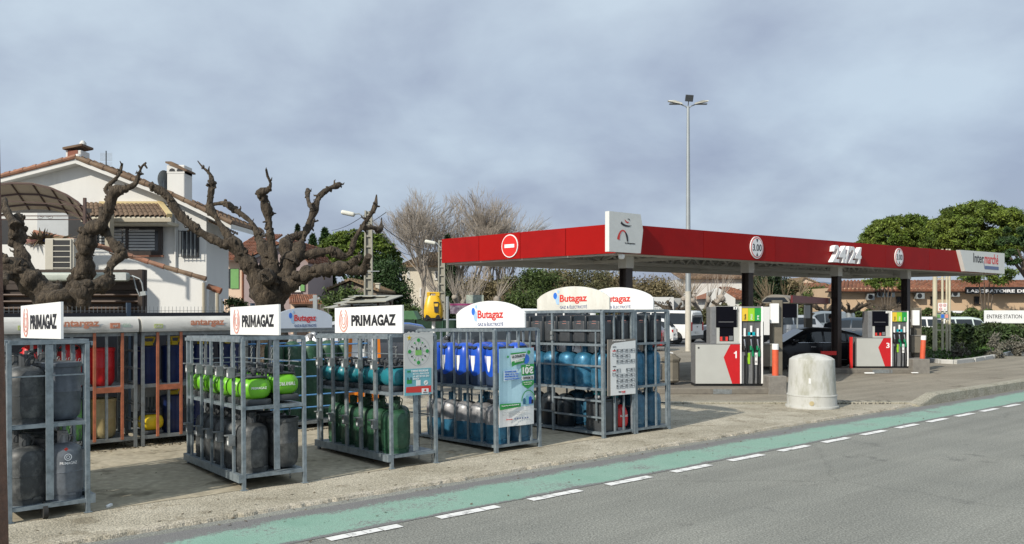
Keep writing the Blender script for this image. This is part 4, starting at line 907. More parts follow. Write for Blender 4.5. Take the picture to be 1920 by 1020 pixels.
# ================================================================ islands and pumps
ISL=mat('island concrete',(.17,.155,.13),.85,0,.15,6,bump=.2,c2=(.11,.10,.09),thr=(.5,.7))
def island(label,x0,x1,y0,y1,blocks,groupn='raised pump islands'):
    t_=thing('pump_island',label,'kerbed island',(x0,y0,0),0,groupn); bm=MB().box(0,x1-x0,0,y1-y0,0,.16); bm.build('island_slab',ISL,t_,bevel=.03)
    for a,b,c,d,z in blocks: MB().box(a-x0,b-x0,c-y0,d-y0,.0,z).build('end_block',CONC2,t_,bevel=.015)
    MB().box(4.62-x0+ (0),5.05-x0,-.006,.0,.02,.13).build('steel_plate',STEEL2,t_) if x0<4 else MB().box(10.9-x0,11.5-x0,-.006,0,.02,.13).build('steel_plate',STEEL2,t_)
    return t_
island('raised concrete island under the pump numbered one',3.35,5.92,19.6,21.5,[(5.885,6.30,19.56,20.3,.43)])
island('raised concrete island under the pump numbered three',9.3,12.15,25.8,27.1-.15,[(12.1,12.62,25.76,26.6,.45)])
PWH=mat('pump white enamel',(.43,.44,.415),.4,0,.04,3,c2=(.45,.44,.41),thr=(.6,.8)); PGR=mat('pump grey steel',(.22,.225,.23),.45,.3,.1,6)
PRED=mat('pump red',(.50,.01,.014),.4,var=.05,c2=(.42,.08,.08),thr=(.62,.8)); SCR=mat('black screen',(.003,.003,.006),.3,var=.1,spec=.15)
PY=mat('label yellow',(.68,.47,.04),.5,var=.04); PL=mat('label lime',(.28,.55,.02),.5,var=.04); PG_=mat('label green',(.01,.28,.05),.5,var=.04)
NOZ=mat('nozzle black',(.015,.015,.016),.4); NOG=mat('nozzle green',(.0,.20,.08),.4); CY=mat('cyan plastic',(.0,.35,.42),.4,var=.04); CHAN=mat('channel steel',(.26,.265,.27),.35,.5,.15,8)
def pump(num,label,loc_):
    t_=thing('fuel_pump',label,'fuel pump',loc_,0,'red and white fuel pumps')
    MB().box(-.01,1.57,.05,.48,0,.06).build('plinth',BLACK,t_)
    b_=MB(); b_.box(0,1.04,0,.50,.055,.985); cab=b_.build('cabinet',PWH,t_,bevel=.012)
    MB().box(-.008,1.045,-.008,.51,.985,1.0).build('cabinet_top',PGR,t_)
    MB().add([(-.002,.0,.06),(-.002,.5,.06),(-.002,.5,.98),(-.002,.0,.98)],[(0,1,2,3)][::-1]).build('side_panel',PGR,t_)
    shape([(.86,.062),(1.04,.062),(1.04,.98),(.82,.98),(.66,.68)],PRED,t_,(0,-.001,0),(1,0,0),U3,off=.004,name='red_panel')
    if num=='3': text(num,.10,.17,TXW,t_,(.90,-.006,.66),bold=.02)
    else: shape([(.035,0),(.066,0),(.066,.165),(.040,.165),(.032,.14),(.0,.125),(.0,.10),(.035,.108)],TXW,t_,(.90,-.006,.66),(1,0,0),U3,off=.003,name='lettering'); disc(TXK,t_,(.075,-.001,.90),(1,0,0),U3,.022,.022,name='lock')
    MB().box(.36,.50,.04,.46,1.0,1.86).build('side_column',PGR,t_,bevel=.006); MB().box(.395,.465,.034,.04,1.2,1.8).build('column_inset',CHAN,t_)
    MB().box(.50,1.05,.10,.46,1.0,1.88).build('head_back',PWH,t_)
    MB().box(.49,.98,.03,.10,1.38,1.87).build('display',SCR,t_,bevel=.01); MB().box(.55,.90,.026,.03,1.50,1.512).build('display_line',PGR,t_)
    MB().box(.50,1.06,.02,.12,1.0,1.05).build('sill',PWH,t_); MB().box(.50,.575,.05,.10,1.05,1.38).build('frame_side',PWH,t_); MB().box(.91,1.06,.04,.10,1.05,1.38).build('frame_side',PWH,t_)
    MB().box(.575,.91,.06,.10,1.05,1.38).build('keypad_bay',SCR,t_)
    MB().box(.59,.77,.04,.06,1.06,1.16).build('card_reader',TXR,t_); MB().box(.64,.71,.034,.04,1.07,1.17).build('card_slot',BLACK,t_); MB().box(.80,.89,.045,.06,1.07,1.18).build('keypad',CHAN,t_)
    MB().box(.90,.975,.022,.03,1.80,1.865).build('number_plate',WHITE,t_); text(num,.02,.05,TXK,t_,(.928,.021,1.808))
    # hose tower
    fr=MB(); fr.box(1.045,1.085,.0,.48,.06,1.87); fr.box(1.545,1.585,.0,.48,.06,1.87); fr.build('tower_frame',WHITE,t_,bevel=.006)
    MB().box(1.085,1.545,.03,.46,1.835,1.87).build('tower_top',PG_ if 0 else PGR,t_); MB().box(1.085,1.545,.12,.46,.06,1.835).build('tower_back',PGR,t_)
    for k,(m_,tx_) in enumerate(((PY,'Gazole'),(PL,'SP 95-E10'),(PG_,'SP 98'))):
        x0=1.09+k*.153; lb=MB().box(x0,x0+.148,.02,.06,1.53,1.83).build('fuel_label',m_,t_)
        text(tx_,.13 if k<2 else .10,.045,TXK if k==0 else TXW,lb,(x0+.10,.018,1.56),xd=(0,0,1),up=(-1,0,0),bold=.02)
        b_=MB(); b_.box(x0,x0+.148,.06,.12,1.20,1.53)
        b_.build('fairing',mat('graphite fairing',(.10,.105,.11),.4),t_)
        MB().box(x0+.004,x0+.144,.03,.06,.06,.80).build('channel_panel',CHAN,t_) if k!=9 else None
        MB().box(x0+.052,x0+.098,.018,.03,.06,.72).build('channel_slot',BLACK if k!=1 else PGR,t_)
        MB().box(x0+.002,x0+.146,.05,.11,.80,1.17).build('holster',NOZ,t_)
        MB().bar((x0+.07,.03,1.17),(x0+.07,.03,1.36 if k!=1 else 1.42),.045,.03).build('hook',WHITE,t_)
        g_=NOZ if k==0 else NOG
        nz=MB(); nz.tube([(x0+.06,.02,1.10),(x0+.065,.0,.98),(x0+.085,.01,.88)],.02,8,0); nz.tube([(x0+.085,.01,.90),(x0+.10,.0,.80),(x0+.105,.0,.70)],.028,8,1); nz.tube([(x0+.05,-.02,.95),(x0+.05,-.03,.85)],.025,8,2)
        nz.build('nozzle',[CHROME,g_,g_],t_,smooth=50)
        MB().tube([(x0+.105,.0,.72),(x0+.11,-.02,.5),(x0+.112,-.02,.3),(x0+.118,.01,.08),(x0+.125,.06,.065)],.013,7).build('hose',BLACK,t_,smooth=50)
        if k: MB().box(x0+(-.03 if k==1 else .0),x0+(.04 if k==1 else .06),.008,.018,.52 if k==1 else .5,.78).build('price_tag',PL if k==1 else WHITE,t_); 
        if k==2: text('E',.03,.06,TXK,t_,(x0+.012,.006,.68)); text('10',.04,.05,TXK,t_,(x0+.008,.006,.55))
    MB().box(1.09,1.55,.02,.05,1.175,1.19).build('shelf_line',CHROME,t_); MB().box(1.24,1.40,.015,.05,1.19,1.27).build('cyan_block',CY,t_)
    return t_
pump('1','red and white fuel pump numbered one behind the cages',(4.30,20.0,.16))
p3=pump('3','red and white fuel pump numbered three beyond the dark car',(10.50,26.0,.16)); p3.scale=(1,1,.93)
# posts, bollards, shelter
def bollard(x,y,z,h,tilt,label):
    t_=thing('bollard',label,'bollard',(x,y,z),0,'orange bollards on the island ends'); t_.rotation_euler=(0,R(tilt),0)
    MB().lathe([(.073,0),(.073,h-.13)],16).build('orange_tube',mat('orange bollard',(.62,.10,.04),.6,var=.1,c2=(.5,.14,.08),thr=(.6,.8)),t_,smooth=40)
    MB().lathe([(.076,h-.13),(.076,h-.01),(.065,h)],16).build('white_cap',WHITE,t_,smooth=40)
bollard(6.11,19.80,.43,.73,0,'orange bollard with white cap right of the pump numbered one')
bollard(12.48,25.95,.45,.70,3,'leaning orange bollard right of the pump numbered three')
def ipost(x,y,z0,z1,label,boxx):
    t_=thing('island_post',label,'post',(x,y,0),0,'olive service posts')
    MB().box(-.02,.22,0,.25,z0,z1).build('shaft',OLIVE,t_,bevel=.008)
    MB().box(-.10,.10,-.12,-.005,z1-.55,z1-.08).build('paper_dispenser',WHITE,t_,bevel=.01)
    bx_=MB().box(boxx[0],boxx[1],-.18,-.02,.60,1.12).build('service_box',OLIVE,t_,bevel=.008); MB().box(boxx[0]-.02,boxx[1]+.1,-.20,0,1.12,1.15).build('box_lid',CONC2,t_)
    return t_
ipost(6.28,20.5,.16,2.18,'olive service post under the small arched roof',(-.52,-.04))
ipost(12.60,26.7,.16,2.0,'olive service post beside the leaning bollard',(-.18,.16))
ipost(10.7,31,.0,2.17,'short olive post with white panel under the far end of the arched roof',(.1,.3))
sh_=thing('arched_shelter','small arched roof with dark red edge between the pumps','shelter roof',(6.05,20.6,0))
dv=Vector((3.2,6.1,0)); n_=16; b_=MB(); pr=[]
for k in range(n_+1):
    a=PI*k/n_; pr.append((-.02+.34*(1-math.cos(a)),2.13+.19*math.sin(a)))
pr+=[(.64,2.13),(.64,2.11),(.02,2.11),(.02,2.13)]
pr2=[(x*1.0,z) for x,z in pr]; n=len(pr)
b_.add([Vector((x,0,z)) for x,z in pr]+[dv+Vector((x,0,z)) for x,z in pr2],[tuple(range(n)),tuple(range(2*n-1,n-1,-1))]+[(i,i+n,(i+1)%n+n,(i+1)%n) for i in range(n)])
b_.build('arched_roof',mat('taupe roof sheet',(.24,.22,.185),.6),sh_,smooth=30)
b_=MB(); b_.add([(.67,-.02,2.12),(.67,-.02,2.30),tuple(dv+Vector((.67,0,2.30))),tuple(dv+Vector((.67,0,2.12))),(.72,-.02,2.12),(.72,-.02,2.30),tuple(dv+Vector((.72,0,2.30))),tuple(dv+Vector((.72,0,2.12)))],[(0,1,2,3),(7,6,5,4),(0,4,5,1),(1,5,6,2),(2,6,7,3),(3,7,4,0)]); b_.build('edge_board',mat('dark red board',(.13,.02,.022),.5),sh_)
MB().add([(-.02,-.01,2.14),(.62,-.01,2.14),(.52,-.012,2.25),(.1,-.012,2.25)],[(0,1,2,3)]).build('end_glass',GLASS,sh_)
# bins
def bin_(x,y,z,s,label):
    t_=thing('litter_bin',label,'litter bin',(x,y,z),0)
    MB().lathe([(.16,.06),(.21*1,.10),(.215,.12),(.205,.14),(.205,.55),(.225,.57),(.225,.60)],8).build('bin_body',OLIVE,t_)
    MB().lathe([(.235,.60),(.235,.63),(.11,.71),(.1,.73)],8).build('bin_lid',OLIVE,t_); MB().lathe([(.08,0),(.08,.07)],10).build('bin_foot',BLACK,t_)
    MB().tube([(-.06,0,.73),(-.03,0,.77),(.05,.02,.75)],.02,6).build('crumpled_wrapper',WHITE,t_); t_.scale=(s,s,s); return t_
bin_(3.80,20.4,.16,1.0,'brown faceted litter bin left of the pump numbered one')
pay=thing('pay_terminal','cream payment terminal cabinet beyond the dark car','payment terminal',(7.6,29.5,0))
CRM=mat('cream enamel',(.42,.40,.34),.5,var=.05)
MB().box(0,.42,0,.5,0,1.50).build('front_cabinet',CRM,pay,bevel=.01); MB().box(.43,1.12,.05,.5,0,1.52).build('rear_cabinet',CRM,pay,bevel=.01); MB().box(.10,.27,-.006,0,1.22,1.36).build('screen',SCR,pay); MB().box(.09,.30,-.006,0,1.40,1.45).build('label_strip',PGR,pay); MB().lathe([(.02,0),(.02,.01)],10,c=(.62,.048,1.2)).build('lock',BLACK,pay)
rb_=thing('red_guard_rail','bright red guard rail at the foot of the middle column','guard rail',(9.9,25.95,.16))
RG=mat('bright red rail',(.60,.015,.012),.4); MB().box(.38,.46,0,.06,-.02,.95).build('upright',RG,rb_); MB().box(-.50,-.03,0,.05,.40,.52).build('top_rail',RG,rb_); MB().box(-.50,-.45,0,.05,-.02,.4).build('upright',RG,rb_)

# bell shaped concrete block
PLS=mat('whitewashed concrete',(.47,.475,.45),.85,0,.08,5,bump=.35,bscale=26,c2=(.30,.30,.245),thr=(.50,.64),stretch=(1,1,.35))
bell=thing('bell_block','whitewashed round concrete block with domed top on the pavement','concrete block',(5.955,16.95,.028))
MB().lathe([(.505,0),(.51,.02),(.505,.045),(.475,.05)],44).build('base_flange',PLS,bell,smooth=40)
MB().lathe([(.475,.045),(.47,.235),(.478,.24),(.478,.262),(.462,.268)],44).build('lower_ring',PLS,bell,smooth=30)
MB().lathe([(.462,.265),(.447,.5),(.435,.8),(.43,.94),(.425,.955),(.36,1.0),(.25,1.04),(.12,1.063),(.01,1.068)],44).build('bell_body',PLS,bell,smooth=30)
disc(mat('yellowed plug',(.45,.38,.22),.8),bell,(-.16,-.455,.12),(.95,-.3,0),U3,.045,.045,name='plug'); MB().box(-.20,-.165,-.415,-.39,.50,.60).build('paper_sticker',WHITE,bell)
# ================================================================ lamp mast
LM=mat('mast grey',(.33,.36,.37),.5,.4,.06,2)
PWB=mat('scuffed mast paint',(.50,.48,.42),.7,var=.12,scale=4)
lp=thing('lamp_mast','tall tapering lamp mast with three heads rising behind the canopy','street lamp',(8.05,39.0,0))
yt=2+(577-200)*39/1600
MB().lathe([(.135,0),(.135,2.75)],16).build('mast_base',PWB,lp,smooth=40); MB().lathe([(.125,2.75),(.065,yt)],16).build('mast',LM,lp,smooth=40)
for sg in (-1,1):
    MB().tube([(0,0,yt-.1),(sg*.12,0,yt+.02),(sg*.32,0,yt+.10)],.03,8).build('arm',LM,lp,smooth=40)
    h=MB(); k=8
    h.add([(sg*.27,-.12,yt+.09),(sg*.27,.12,yt+.09),(sg*.90,.10,yt+.23),(sg*.90,-.10,yt+.23),(sg*.30,-.13,yt+.15),(sg*.30,.13,yt+.15),(sg*.62,.15,yt+.26),(sg*.62,-.15,yt+.26),(sg*.93,.09,yt+.27),(sg*.93,-.09,yt+.27)],[(0,1,2,3),(0,4,5,1),(4,7,6,5),(7,9,8,6),(2,8,9,3),(0,3,9,7,4),(1,5,6,8,2)])
    h.build('lamp_head',mat('lamp cream',(.62,.62,.55),.5),lp); MB().box(min(sg*.36,sg*.86),max(sg*.36,sg*.86),-.08,.08,yt+.10,yt+.135).build('lamp_glass',DGRY,lp)
MB().bar((0,0,yt),(0,-.1,yt+.25),.04).build('arm',LM,lp); h=MB(); h.bar((-.0,-.15,yt+.20),(.02,-.25,yt+.48),.36,.10,up=(0,1,0)); h.build('lamp_head',DGRY,lp,bevel=.02)
# lattice style concrete street poles
def cpole(px,pyt,d,w_,label,headpx=None,hd=None):
    b=W(px,577,d); t_=thing('concrete_pole',label,'street lamp',(b.x,b.y,0)); zt_=H-(pyt-HY)*d/F
    bm=MB(); hw=w_/2
    for sg in (-1,1): bm.bar((sg*hw*.8,0,0),(sg*hw*.55,0,zt_),.06,.16,up=(0,1,0))
    z=.2
    while z<zt_: bm.box(-hw*.75,hw*.75,-.05,.05,z,z+.07); z+=.42
    bm.box(-hw*.5,hw*.5,.02,.04,0,zt_-.02)
    bm.build('shaft',mat('aged pole concrete',(.30,.29,.24),.8,var=.15),t_)
    if headpx:
        hp=W(headpx[0],headpx[1],d)-Vector((b.x,b.y,0)); a=W(*hd,d)-Vector((b.x,b.y,0)); MB().tube([(0,-.1,a.z),tuple(hp.lerp(Vector((0,-.1,a.z)),.45)+Vector((0,0,.12))),tuple(hp)],.03,6).build('arm',LM,t_)
        q=MB(); q.rbox(-.42,.14,-.13,.13,-.08,.10,.075); o_=q.build('lamp_head',mat('lamp cream',(.62,.62,.55),.5),t_,smooth=60); o_.location=hp; o_.rotation_euler=(0,R(12),0)
    return t_,zt_
pl1,_=cpole(691,395,34,.42,'ladder-like concrete lamp pole behind the middle pollarded tree',(659,402),(689,412)); 
MB().bar((-.45,-.12,2.35+1.1),(.45,-.12,3.45),.03).build('crossbar',LM,pl1)
pl2,_=cpole(828,452,42,.45,'concrete lamp pole at the left end of the canopy',(812,456),(826,466))
for i,(a,bb,sag) in enumerate((((724,398,34),(648,440,50),.2),((712,420,34),(832,470,42),.7),((712,436,34),(770,478,42),.4),((693,396,34),(622,432,50),.3))):
    p=W(*a[:2],a[2]); q=W(*bb[:2],bb[2]); pts=[p.lerp(q,k/10)-Vector((0,0,sag*4*(k/10)*(1-k/10)*.5)) for k in range(11)]
    o_=MB().tube(pts,.014,4).build('overhead_wire',BLACK); tag(o_,['wire running left from the first concrete pole','thick wire sagging from the pole to the canopy corner','thin wire sagging down behind the umbrella pine','short wire left of the first concrete pole'][i],'wire','overhead wires')
# yellow giant bottle on a pole
yb=thing('yellow_bottle_model','oversized yellow gas bottle model on a white post','advertising model',W(813,577,24)*1); yb.location.z=0
YB=mat('warm yellow plastic',(.68,.42,.02),.35,var=.06); zb_=H-(601-577)*24/1600
MB().lathe([(.05,0),(.05,zb_)],10).build('support_post',WHITE,yb)
n=28; pf=[(.225,.05),(.245,.12),(.25,.25),(.235,.42),(.20,.58),(.17,.66),(.16,.70)]
bm=MB()
for f,z in pf:
    for k in range(n):
        a=2*PI*k/n; q=1/(abs(math.cos(a))**4+abs(math.sin(a))**4)**.25; bm.v.append((f*q*math.cos(a)*.95,f*q*math.sin(a)*.95,zb_+z))
for j in range(len(pf)-1):
    for k in range(n): bm.f.append((j*n+k,j*n+(k+1)%n,(j+1)*n+(k+1)%n,(j+1)*n+k)); bm.m.append(0)
bm.f.append(tuple(range(n))[::-1]); bm.m.append(0); bm.f.append(tuple((len(pf)-1)*n+k for k in range(n))); bm.m.append(0)
bm.build('shell',YB,yb,smooth=40)
bm=MB(); bm.lathe([(.20,.0),(.245,.03),(.25,.10)],28,c=(0,0,zb_-.02)); bm.build('black_foot',BLACK,yb)
for sg in (-1,1): 
    bm=MB(); bm.add([(sg*.20,-.262,zb_+.05),(sg*.0+sg*.05,-.262,zb_+.05),(sg*.10,-.263,zb_+.15),(sg*.16,-.263,zb_+.17)],[(0,1,2,3)] if sg<0 else [(3,2,1,0)]); bm.build('black_flame',BLACK,yb)
hn=MB(); hn.box(-.155,-.08,-.15,.15,zb_+.69,zb_+.765); hn.box(.06,.155,-.15,.15,zb_+.69,zb_+.765); hn.rbox(-.16,.16,-.155,.155,zb_+.755,zb_+.80,.02,n=2); hn.build('top_handle',YB,yb)
for ch_ in yb.children:
    if ch_.name.split('.')[0]!='support_post': ch_.scale=(1.13,1.13,1)
shape([(.02,.55),(.17,.55),(.15,.25),(.05,.25)],BLACK,yb,(0,-.33,zb_-.02),(1,.05,0),(0,.165,.985),off=.012,name='badge'); shape([(.04,.50),(.15,.50),(.14,.42),(.05,.42)],YB,yb,(0,-.33,zb_-.02),(1,.05,0),(0,.165,.985),off=.0126,name='badge_print')
# ================================================================ pollarded plane trees
def bark_mat(name,c,c2):
    m=bpy.data.materials.new(name); m.use_nodes=True; t=m.node_tree; b=t.nodes['Principled BSDF']; L=t.links.new
    co=nd(t,'ShaderNodeTexCoord'); mp=nd(t,'ShaderNodeMapping'); mp.inputs['Scale'].default_value=(1,1,.35); L(co.outputs['Object'],mp.inputs[0])
    v=nd(t,'ShaderNodeTexVoronoi'); v.inputs['Scale'].default_value=22; n=nd(t,'ShaderNodeTexNoise'); n.inputs['Scale'].default_value=11; n.inputs['Detail'].default_value=8; n.inputs['Roughness'].default_value=.7
    L(mp.outputs[0],n.inputs['Vector']); ad=nd(t,'ShaderNodeMix',data_type='RGBA'); ad.inputs[0].default_value=.12; L(mp.outputs[0],ad.inputs[6]); L(n.outputs['Color'],ad.inputs[7]); L(ad.outputs[2],v.inputs['Vector'])
    r=ramp(t,[(.34,c),(.52,tuple(a*.55+b_*.45 for a,b_ in zip(c,c2))),(.66,c2),(.70,tuple(x*2.1 for x in c2))]); L(n.outputs[0],r.inputs[0]); L(r.outputs[0],b.inputs['Base Color']); b.inputs['Roughness'].default_value=.9
    n9=nd(t,'ShaderNodeTexNoise'); n9.inputs['Scale'].default_value=40; n9.inputs['Detail'].default_value=6; L(mp.outputs[0],n9.inputs['Vector'])
    m1=nd(t,'ShaderNodeMath',operation='MULTIPLY_ADD'); m1.inputs[1].default_value=.6; L(n9.outputs[0],m1.inputs[0]); L(v.outputs['Distance'],m1.inputs[2])
    bp=nd(t,'ShaderNodeBump'); bp.inputs['Strength'].default_value=.9; bp.inputs['Distance'].default_value=.05; L(m1.outputs[0],bp.inputs['Height']); L(bp.outputs[0],b.inputs['Normal']); return m
BARK=bark_mat('plane bark',(.022,.016,.010),(.135,.105,.072))
def dens(pts,k=6):
    """Catmull-Rom through (Vector, radius)"""
    o=[]; n=len(pts)
    for i in range(n-1):
        p0=pts[max(i-1,0)]; p1=pts[i]; p2=pts[i+1]; p3=pts[min(i+2,n-1)]
        L_=(p2[0]-p1[0]).length; kk=max(2,int(L_/.055))
        for j in range(kk):
            t=j/kk; f=lambda a,b,c,d:.5*((2*b)+(c-a)*t+(2*a-5*b+4*c-d)*t*t+(3*b-a-3*c+d)*t**3)
            o.append((f(p0[0],p1[0],p2[0],p3[0]),p1[1]+(p2[1]-p1[1])*t))
    o.append(pts[-1]); return o
def knob(b,p,r,rd):
    n=8; a=rd.uniform(0,6); sx_,sy_,sz_=[rd.uniform(.7,1.25) for _ in range(3)]; vs=[]; o=Vector((rd.random()*9,rd.random()*9,0))
    for i in range(1,6):
        ph=PI*i/6
        for j in range(n):
            v=Vector((math.sin(ph)*math.cos(a+2*PI*j/n)*sx_,math.sin(ph)*math.sin(a+2*PI*j/n)*sy_,math.cos(ph)*sz_)); v*=r*(1+.45*noise.noise(v*2.6+o)); vs.append(p+v)
    vs+= [p+Vector((0,0,r*sz_)),p-Vector((0,0,r*sz_))]
    fs=[(i*n+j,i*n+(j+1)%n,(i+1)*n+(j+1)%n,(i+1)*n+j)[::-1] for i in range(4) for j in range(n)]+[(40,j,(j+1)%n) for j in range(n)]+[(41,32+(j+1)%n,32+j) for j in range(n)]
    b.add(vs,fs)
def limb(b,pts,rd,seed,kn=1.0,gn=.26):
    d=dens(pts); so=Vector((seed*3.7,seed*1.3,0))
    def jt(v,p,r): 
        q=v-p; nn=noise.noise(v*3.2+so)+.8*noise.noise(v*10+so)+.6*noise.noise(v*24+so); return p+q*(1+gn*nn*(1 if r>.03 else .4))
    rr=[q[1]*(1+.13*math.sin(i*.9+seed)+.12*noise.noise(Vector((i*.23,seed,0)))) for i,q in enumerate(d)]
    b.tube([q[0] for q in d],rr,12 if pts[0][1]<.3 else 22,jit=jt)
    tot=sum((d[i+1][0]-d[i][0]).length for i in range(len(d)-1))
    for k in range(int(tot*15*kn)):
        i=int(rd.random()**.8*(len(d)-1)); p=d[i][0]; r=min(rr[i]*.92,.42); a=Vector((rd.gauss(0,1),rd.gauss(0,1),rd.gauss(0,1)-.3)).normalized()
        knob(b,p+a*r*.86,min(r,.15)*rd.uniform(.25,.68)*(1.25 if noise.noise(Vector((i*.11,seed,2)))>0 else .55),rd)
        if rd.random()<.5:
            e=p+a*(r*1.0+rd.uniform(.03,.09)); b.tube([p+a*r*.6,e,e+Vector((rd.uniform(-.03,.03),0,rd.uniform(-.01,.06)))],[.024,.016,.007],5)
    for q in pts[2:-1]:
        if rd.random()<.8*kn:
            for _ in range(rd.randint(8,14)):
                a=Vector((rd.gauss(0,1),rd.gauss(0,1),rd.gauss(0,1))).normalized(); c_=q[0]+a*min(q[1],.20)*rd.uniform(.6,1.0); knob(b,c_,min(q[1],.16)*rd.uniform(.28,.55),rd)
def plane_tree(label,D,ox,oy,sc,trunk,limbs,seed):
    base=W(ox+trunk[0][0]/sc,577,D); t_=thing('plane_tree',label,'tree',(base.x,base.y,0),0,'pollarded plane trees'); O=Vector((base.x,base.y,0)); rd=random.Random(seed)
    conv=lambda x,y,r,dz:(W(ox+x/sc,oy+y/sc,D+dz)-O,r*.86/sc*(D)/F)
    b=MB(); limb(b,[conv(x,y,r,0) for x,y,r in trunk],rd,seed,kn=1.1,gn=.15); b.build('trunk',BARK,t_,smooth=75)
    for i,(dz,L_) in enumerate(limbs):
        b=MB(); n=len(L_); limb(b,[conv(x,y,r,dz*k/(n-1)) for k,(x,y,r) in enumerate(L_)],rd,seed+i+1); b.build('branch',BARK,t_,smooth=75)
plane_tree('large pollarded plane tree with knobbly limbs rising between the two middle lettered boards',17,270,280,3.0,
 [(715,1470,150),(715,1300,118),(715,1100,104),(712,950,98),(710,850,108),(712,780,122),(725,735,105),(735,715,60)],
 [(-.5,[(680,770,60),(640,730,60),(600,660,52),(545,590,46),(500,530,42),(460,535,34),(400,510,28),(300,450,27),(210,380,30),(150,290,24),(100,235,26),(55,215,26),(30,213,12)]),
  (.4,[(520,560,40),(490,505,38),(450,455,19),(405,385,19),(370,330,26),(375,260,19),(380,190,27),(372,140,10),(330,100,7),(302,65,3)]),
  (.9,[(715,760,60),(700,690,48),(690,600,42),(665,540,36),(640,490,24),(618,430,17),(570,380,16),(510,340,20),(460,305,22),(400,308,12),(372,315,10)]),
  (-.7,[(700,790,60),(715,720,50),(732,640,30),(722,560,26),(705,440,22),(690,340,28),(672,275,27),(655,245,26),(700,225,16),(712,190,9),(695,150,8),(688,112,5)]),
  (-.9,[(770,790,70),(820,760,55),(880,720,45),(960,690,38),(1060,668,40),(1130,660,34),(1190,625,24),(1222,600,14)]),
  (-.6,[(1110,665,34),(1180,680,30),(1230,685,28),(1250,640,26),(1262,600,20)]),
  (.5,[(770,760,70),(810,690,56),(830,630,52),(870,610,34),(940,590,30),(1060,572,30),(1110,598,26),(1155,590,20),(1185,510,15),(1225,440,15),(1270,375,14),(1300,320,17),(1308,255,4)]),
  (.6,[(1225,440,17),(1285,440,16),(1325,455,20),(1335,420,8),(1337,385,4)]),
  (1.0,[(780,740,60),(810,640,48),(800,560,40),(805,510,34),(860,485,24),(920,455,18),(955,400,12)]),
  (.9,[(830,640,50),(865,570,40),(892,510,20),(925,420,19),(958,345,24),(985,270,19),(1040,222,20),(1085,205,22),(1102,190,9)]),
  (1.0,[(945,340,13),(925,290,12),(920,240,16),(922,225,10)]),
  (-1.3,[(700,740,60),(690,715,50),(688,708,34)])],11)
plane_tree('left pollarded plane tree with forked stumps in front of the dark louvred wall',17,0,250,2.757,
 [(325,1430,150),(325,1250,122),(322,1050,112),(318,930,118),(310,860,125),(305,810,90)],
 [(-.3,[(280,870,90),(200,800,78),(120,735,68),(50,690,60),(-40,655,52),(-140,620,48)]),
  (.5,[(140,760,60),(125,690,50),(112,630,38),(92,560,40),(88,490,44),(95,445,36),(92,430,20)]),
  (.5,[(80,480,30),(45,425,24),(25,370,20),(20,338,14)]),
  (-.4,[(360,860,90),(415,790,72),(430,730,58),(438,650,44),(448,570,50),(455,505,50),(515,475,38),(555,410,30),(578,340,33),(600,300,34),(655,282,22),(705,255,14),(722,200,8),(735,170,6),(755,152,5)]),
  (.2,[(575,320,22),(545,295,13),(570,260,12),(600,235,11),(620,200,10),(632,155,6)]),
  (.2,[(700,255,12),(715,215,9),(742,210,4)]),
  (.3,[(560,430,22),(528,440,18),(525,385,16)]),
  (-.9,[(530,480,30),(570,550,22),(608,590,28),(625,625,36),(585,665,24),(566,710,24),(555,755,42),(505,790,42),(440,810,50),(400,850,55)]),
  (-.7,[(60,690,40),(30,730,30),(25,770,20)])],23)
# ================================================================ foliage and bare trees
import numpy as np
def leaves(name,cent,size,m,parent,seed=1,up=.0,kind=None,el=1.6):
    r=np.random.RandomState(seed); N=len(cent); c=np.array(cent); a=r.normal(size=(N,3)); a/=np.linalg.norm(a,axis=1)[:,None]
    b=r.normal(size=(N,3)); b-= a*(a*b).sum(1)[:,None]; b/=np.linalg.norm(b,axis=1)[:,None]
    s=np.array(size)*r.uniform(.6,1.3,N); s=s[:,None]
    v=np.stack([c-a*s*el,c+b*s*.5,c+a*s*el,c-b*s*.5],1).reshape(-1,3)
    me=bpy.data.meshes.new(name); f=np.arange(4*N).reshape(-1,4); me.from_pydata(v.tolist(),[],f.tolist()); me.materials.append(m); o=link(name,me,parent)
    if kind: o['kind']=kind
    return o
def fol(name,c,isl=.5,c2=None): return mat(name,c,.6,0,.3,.8,c2=c2,island=isl,spec=.3)
PINE=fol('pine needles',(.070,.112,.016),.65,(.12,.16,.024)); PINED=fol('dark pine needles',(.030,.062,.018),.5); CYP=fol('cypress foliage',(.022,.042,.016),.5)
SHRUB=fol('shrub leaves',(.055,.085,.022),.6); OLV=fol('olive brush',(.085,.085,.038),.5); HDG=fol('hedge leaves',(.036,.062,.018),.6,(.06,.07,.03)); DRY=fol('dry twigs foliage',(.14,.115,.06),.4); GRASS=fol('grass',(.05,.105,.02),.5); GRYB=fol('grey lavender leaves',(.13,.125,.10),.4)
TWIG=mat('bare twigs',(.29,.255,.215),.9,0,.2,1); TWIG2=mat('brown twigs',(.155,.12,.075),.9,0,.2,1); TRK=mat('tree trunk bark',(.10,.08,.06),.9,0,.3,4)
